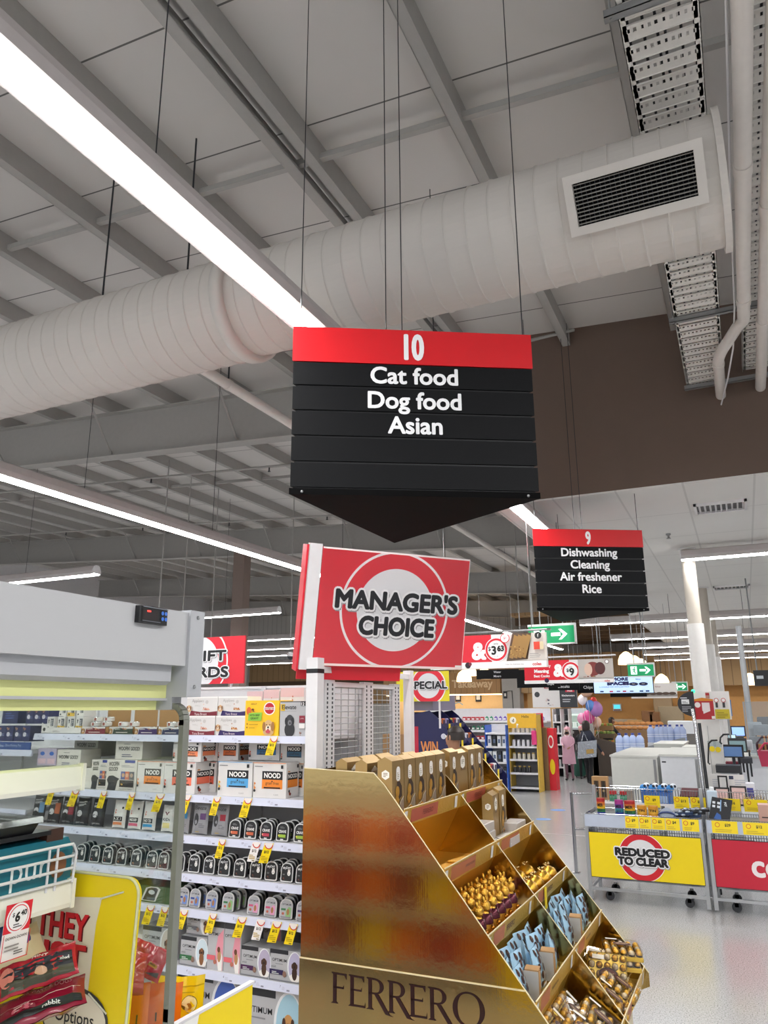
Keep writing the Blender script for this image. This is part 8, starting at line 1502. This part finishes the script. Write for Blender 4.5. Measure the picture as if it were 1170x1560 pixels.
coat_shell(r_, s, L, NAVC, .78, wid=1.12); cap(r_, s, L, 'hair', HAIR, .118, .0, 1.54); cap(r_, s, L, 'hair_back', HAIR, .112, .02, 1.5)
SILV = mat('silver_bag_film', '#a9b0b8', .22, .8, bump=.6, bscale=18); t = thing('silver_bag', 'shiny silver insulated bag hanging from the navy jacketed shopper', 'bag', tuple(pn+Vector((.12, -.42, .78)))); b = MB(); o = pn+Vector((-.22, -.46, .72)); b.obox(o, (.52, .10, .06), (-.02, .16, 0), (.04, .02, .46), SILV); b.build('body', t, True); b = MB(); b.tube([o+Vector((.14, .08, .48)), o+Vector((.2, .12, .74)), o+Vector((.3, .1, .5))], .014, SILV, 6); b.build('handle', t, True); b = MB(); b.obox(o+Vector((.26, .03, .14)), (.2, .03, .02), (0, -.004, 0), (0, 0, .12), '#a5874a'); b.build('printed_patch', t, True)
p = at(926, 1140, y=27.6); p.z = 0; r_, s, L = human('worker in dark clothes leaning over the produce by the bread counter', p, 1.80, facing(p, .9), BLKC, BLKC, '#8a5f48', lean=.35, hands=((.3, .2, 1.05), (.3, .12, 1.08)))
coat_shell(r_, s, L, BLKC, .8); cap(r_, s, L, 'hair', HAIR, .105, .01, 1.58)
p = at(693, 1120, y=8.75); p.z = 0; r_, s, L = human('person with short dark hair in a black jacket beyond the gold stand, facing left', p, 1.93, PI*.93, BLKC, BLKC, '#a87a5e', hands=((.14, .2, 1.05), (.2, .16, 1.15)))
coat_shell(r_, s, L, BLKC, .8); cap(r_, s, L, 'hair', HAIR, .099, .014, 1.62)
# green trolley bag, produce crates by the group
p = at(881, 1186, z=0)+Vector((0, .3, 0)); t = thing('trolley_bag', 'dark green wheeled shopping bag standing on the floor among the shoppers', 'bag', tuple(p)); b = MB(); b.lathe([(.16, .05), (.19, .12), (.15, .55), (.09, .78), (.05, .82)], p, mat('green_cloth', '#1d4f42', .7), 14); b.build('bag', t, True); b = MB(); b.tube([p+Vector((-.1, .08, .05)), p+Vector((-.08, .1, 1.0)), p+Vector((.08, .1, 1.0)), p+Vector((.1, .08, .05))], .012, GREYM, 6); b.build('handle', t, True)
for k in (-1, 1): b = MB(); b.lathe([(.05, -.015), (.05, .015)], p+Vector((.12*k, .05, .05)), DARKM, 12, 'x'); b.build('wheel', t, True)
for i, (px, py, c, lab) in enumerate(((918, 1106, '#7a5a3a', 'upper produce crate with green tops by the leaning worker'), (921, 1118, '#6a7a3a', 'middle produce crate of greens by the leaning worker'), (929, 1132, '#b03a2a', 'lower red produce crate by the leaning worker'))):
    q = at(px, py, y=26.9-.2*i); t = thing('produce_crate', lab, 'crate', (q.x, q.y, q.z-.12), 'produce crates'); b = MB(); b.box(q.x-.3, q.x+.3, q.y, q.y+.4, q.z-.14, q.z, mat('crate_%d' % i, ['#8a6a44', '#5a4a34', '#a8342a'][i], .6)); b.build('crate', t, True); b = MB(); r2 = random.Random(i)
    for k in range(12): b.ball((q.x-.25+.045*k, q.y+.1+.2*r2.random(), q.z+.03), .06, mat('produce_%d' % (k % 3), ['#5f7a34', '#b06a2c', '#8a9a4a'][k % 3], .6), 8, 5)
    tag(b.build('produce', t, True), kind='stuff')
b = MB(); q = at(923, 1125, y=26.9); b.prism([(q.x-.35, 26.2, 0), (q.x+.45, 26.2, 0), (q.x+.45, 26.2, 1.0), (q.x-.35, 26.2, 1.2)], (0, .6, 0), mat('produce_stand', '#4a4038', .6)); tag(b.build('produce_stand'), 'dark stepped stand under the produce crates', 'stand')
# ================================================================== LIGHT AND VIEW
w = bpy.data.worlds.new('world'); sc.world = w; w.use_nodes = True
w.node_tree.nodes['Background'].inputs['Color'].default_value = (.97, .985, 1, 1)
w.node_tree.nodes['Background'].inputs['Strength'].default_value = .95  # even pale background added as ambient fill through the open back
vs = sc.view_settings; vs.view_transform = 'Standard'; vs.look = 'None'; vs.gamma = 1; vs.exposure = .05
try: vs.use_curve_mapping = False
except Exception: pass
sc.cycles.use_denoising = True
sc.cycles.max_bounces = 7; sc.cycles.diffuse_bounces = 5; sc.cycles.transparent_max_bounces = 12
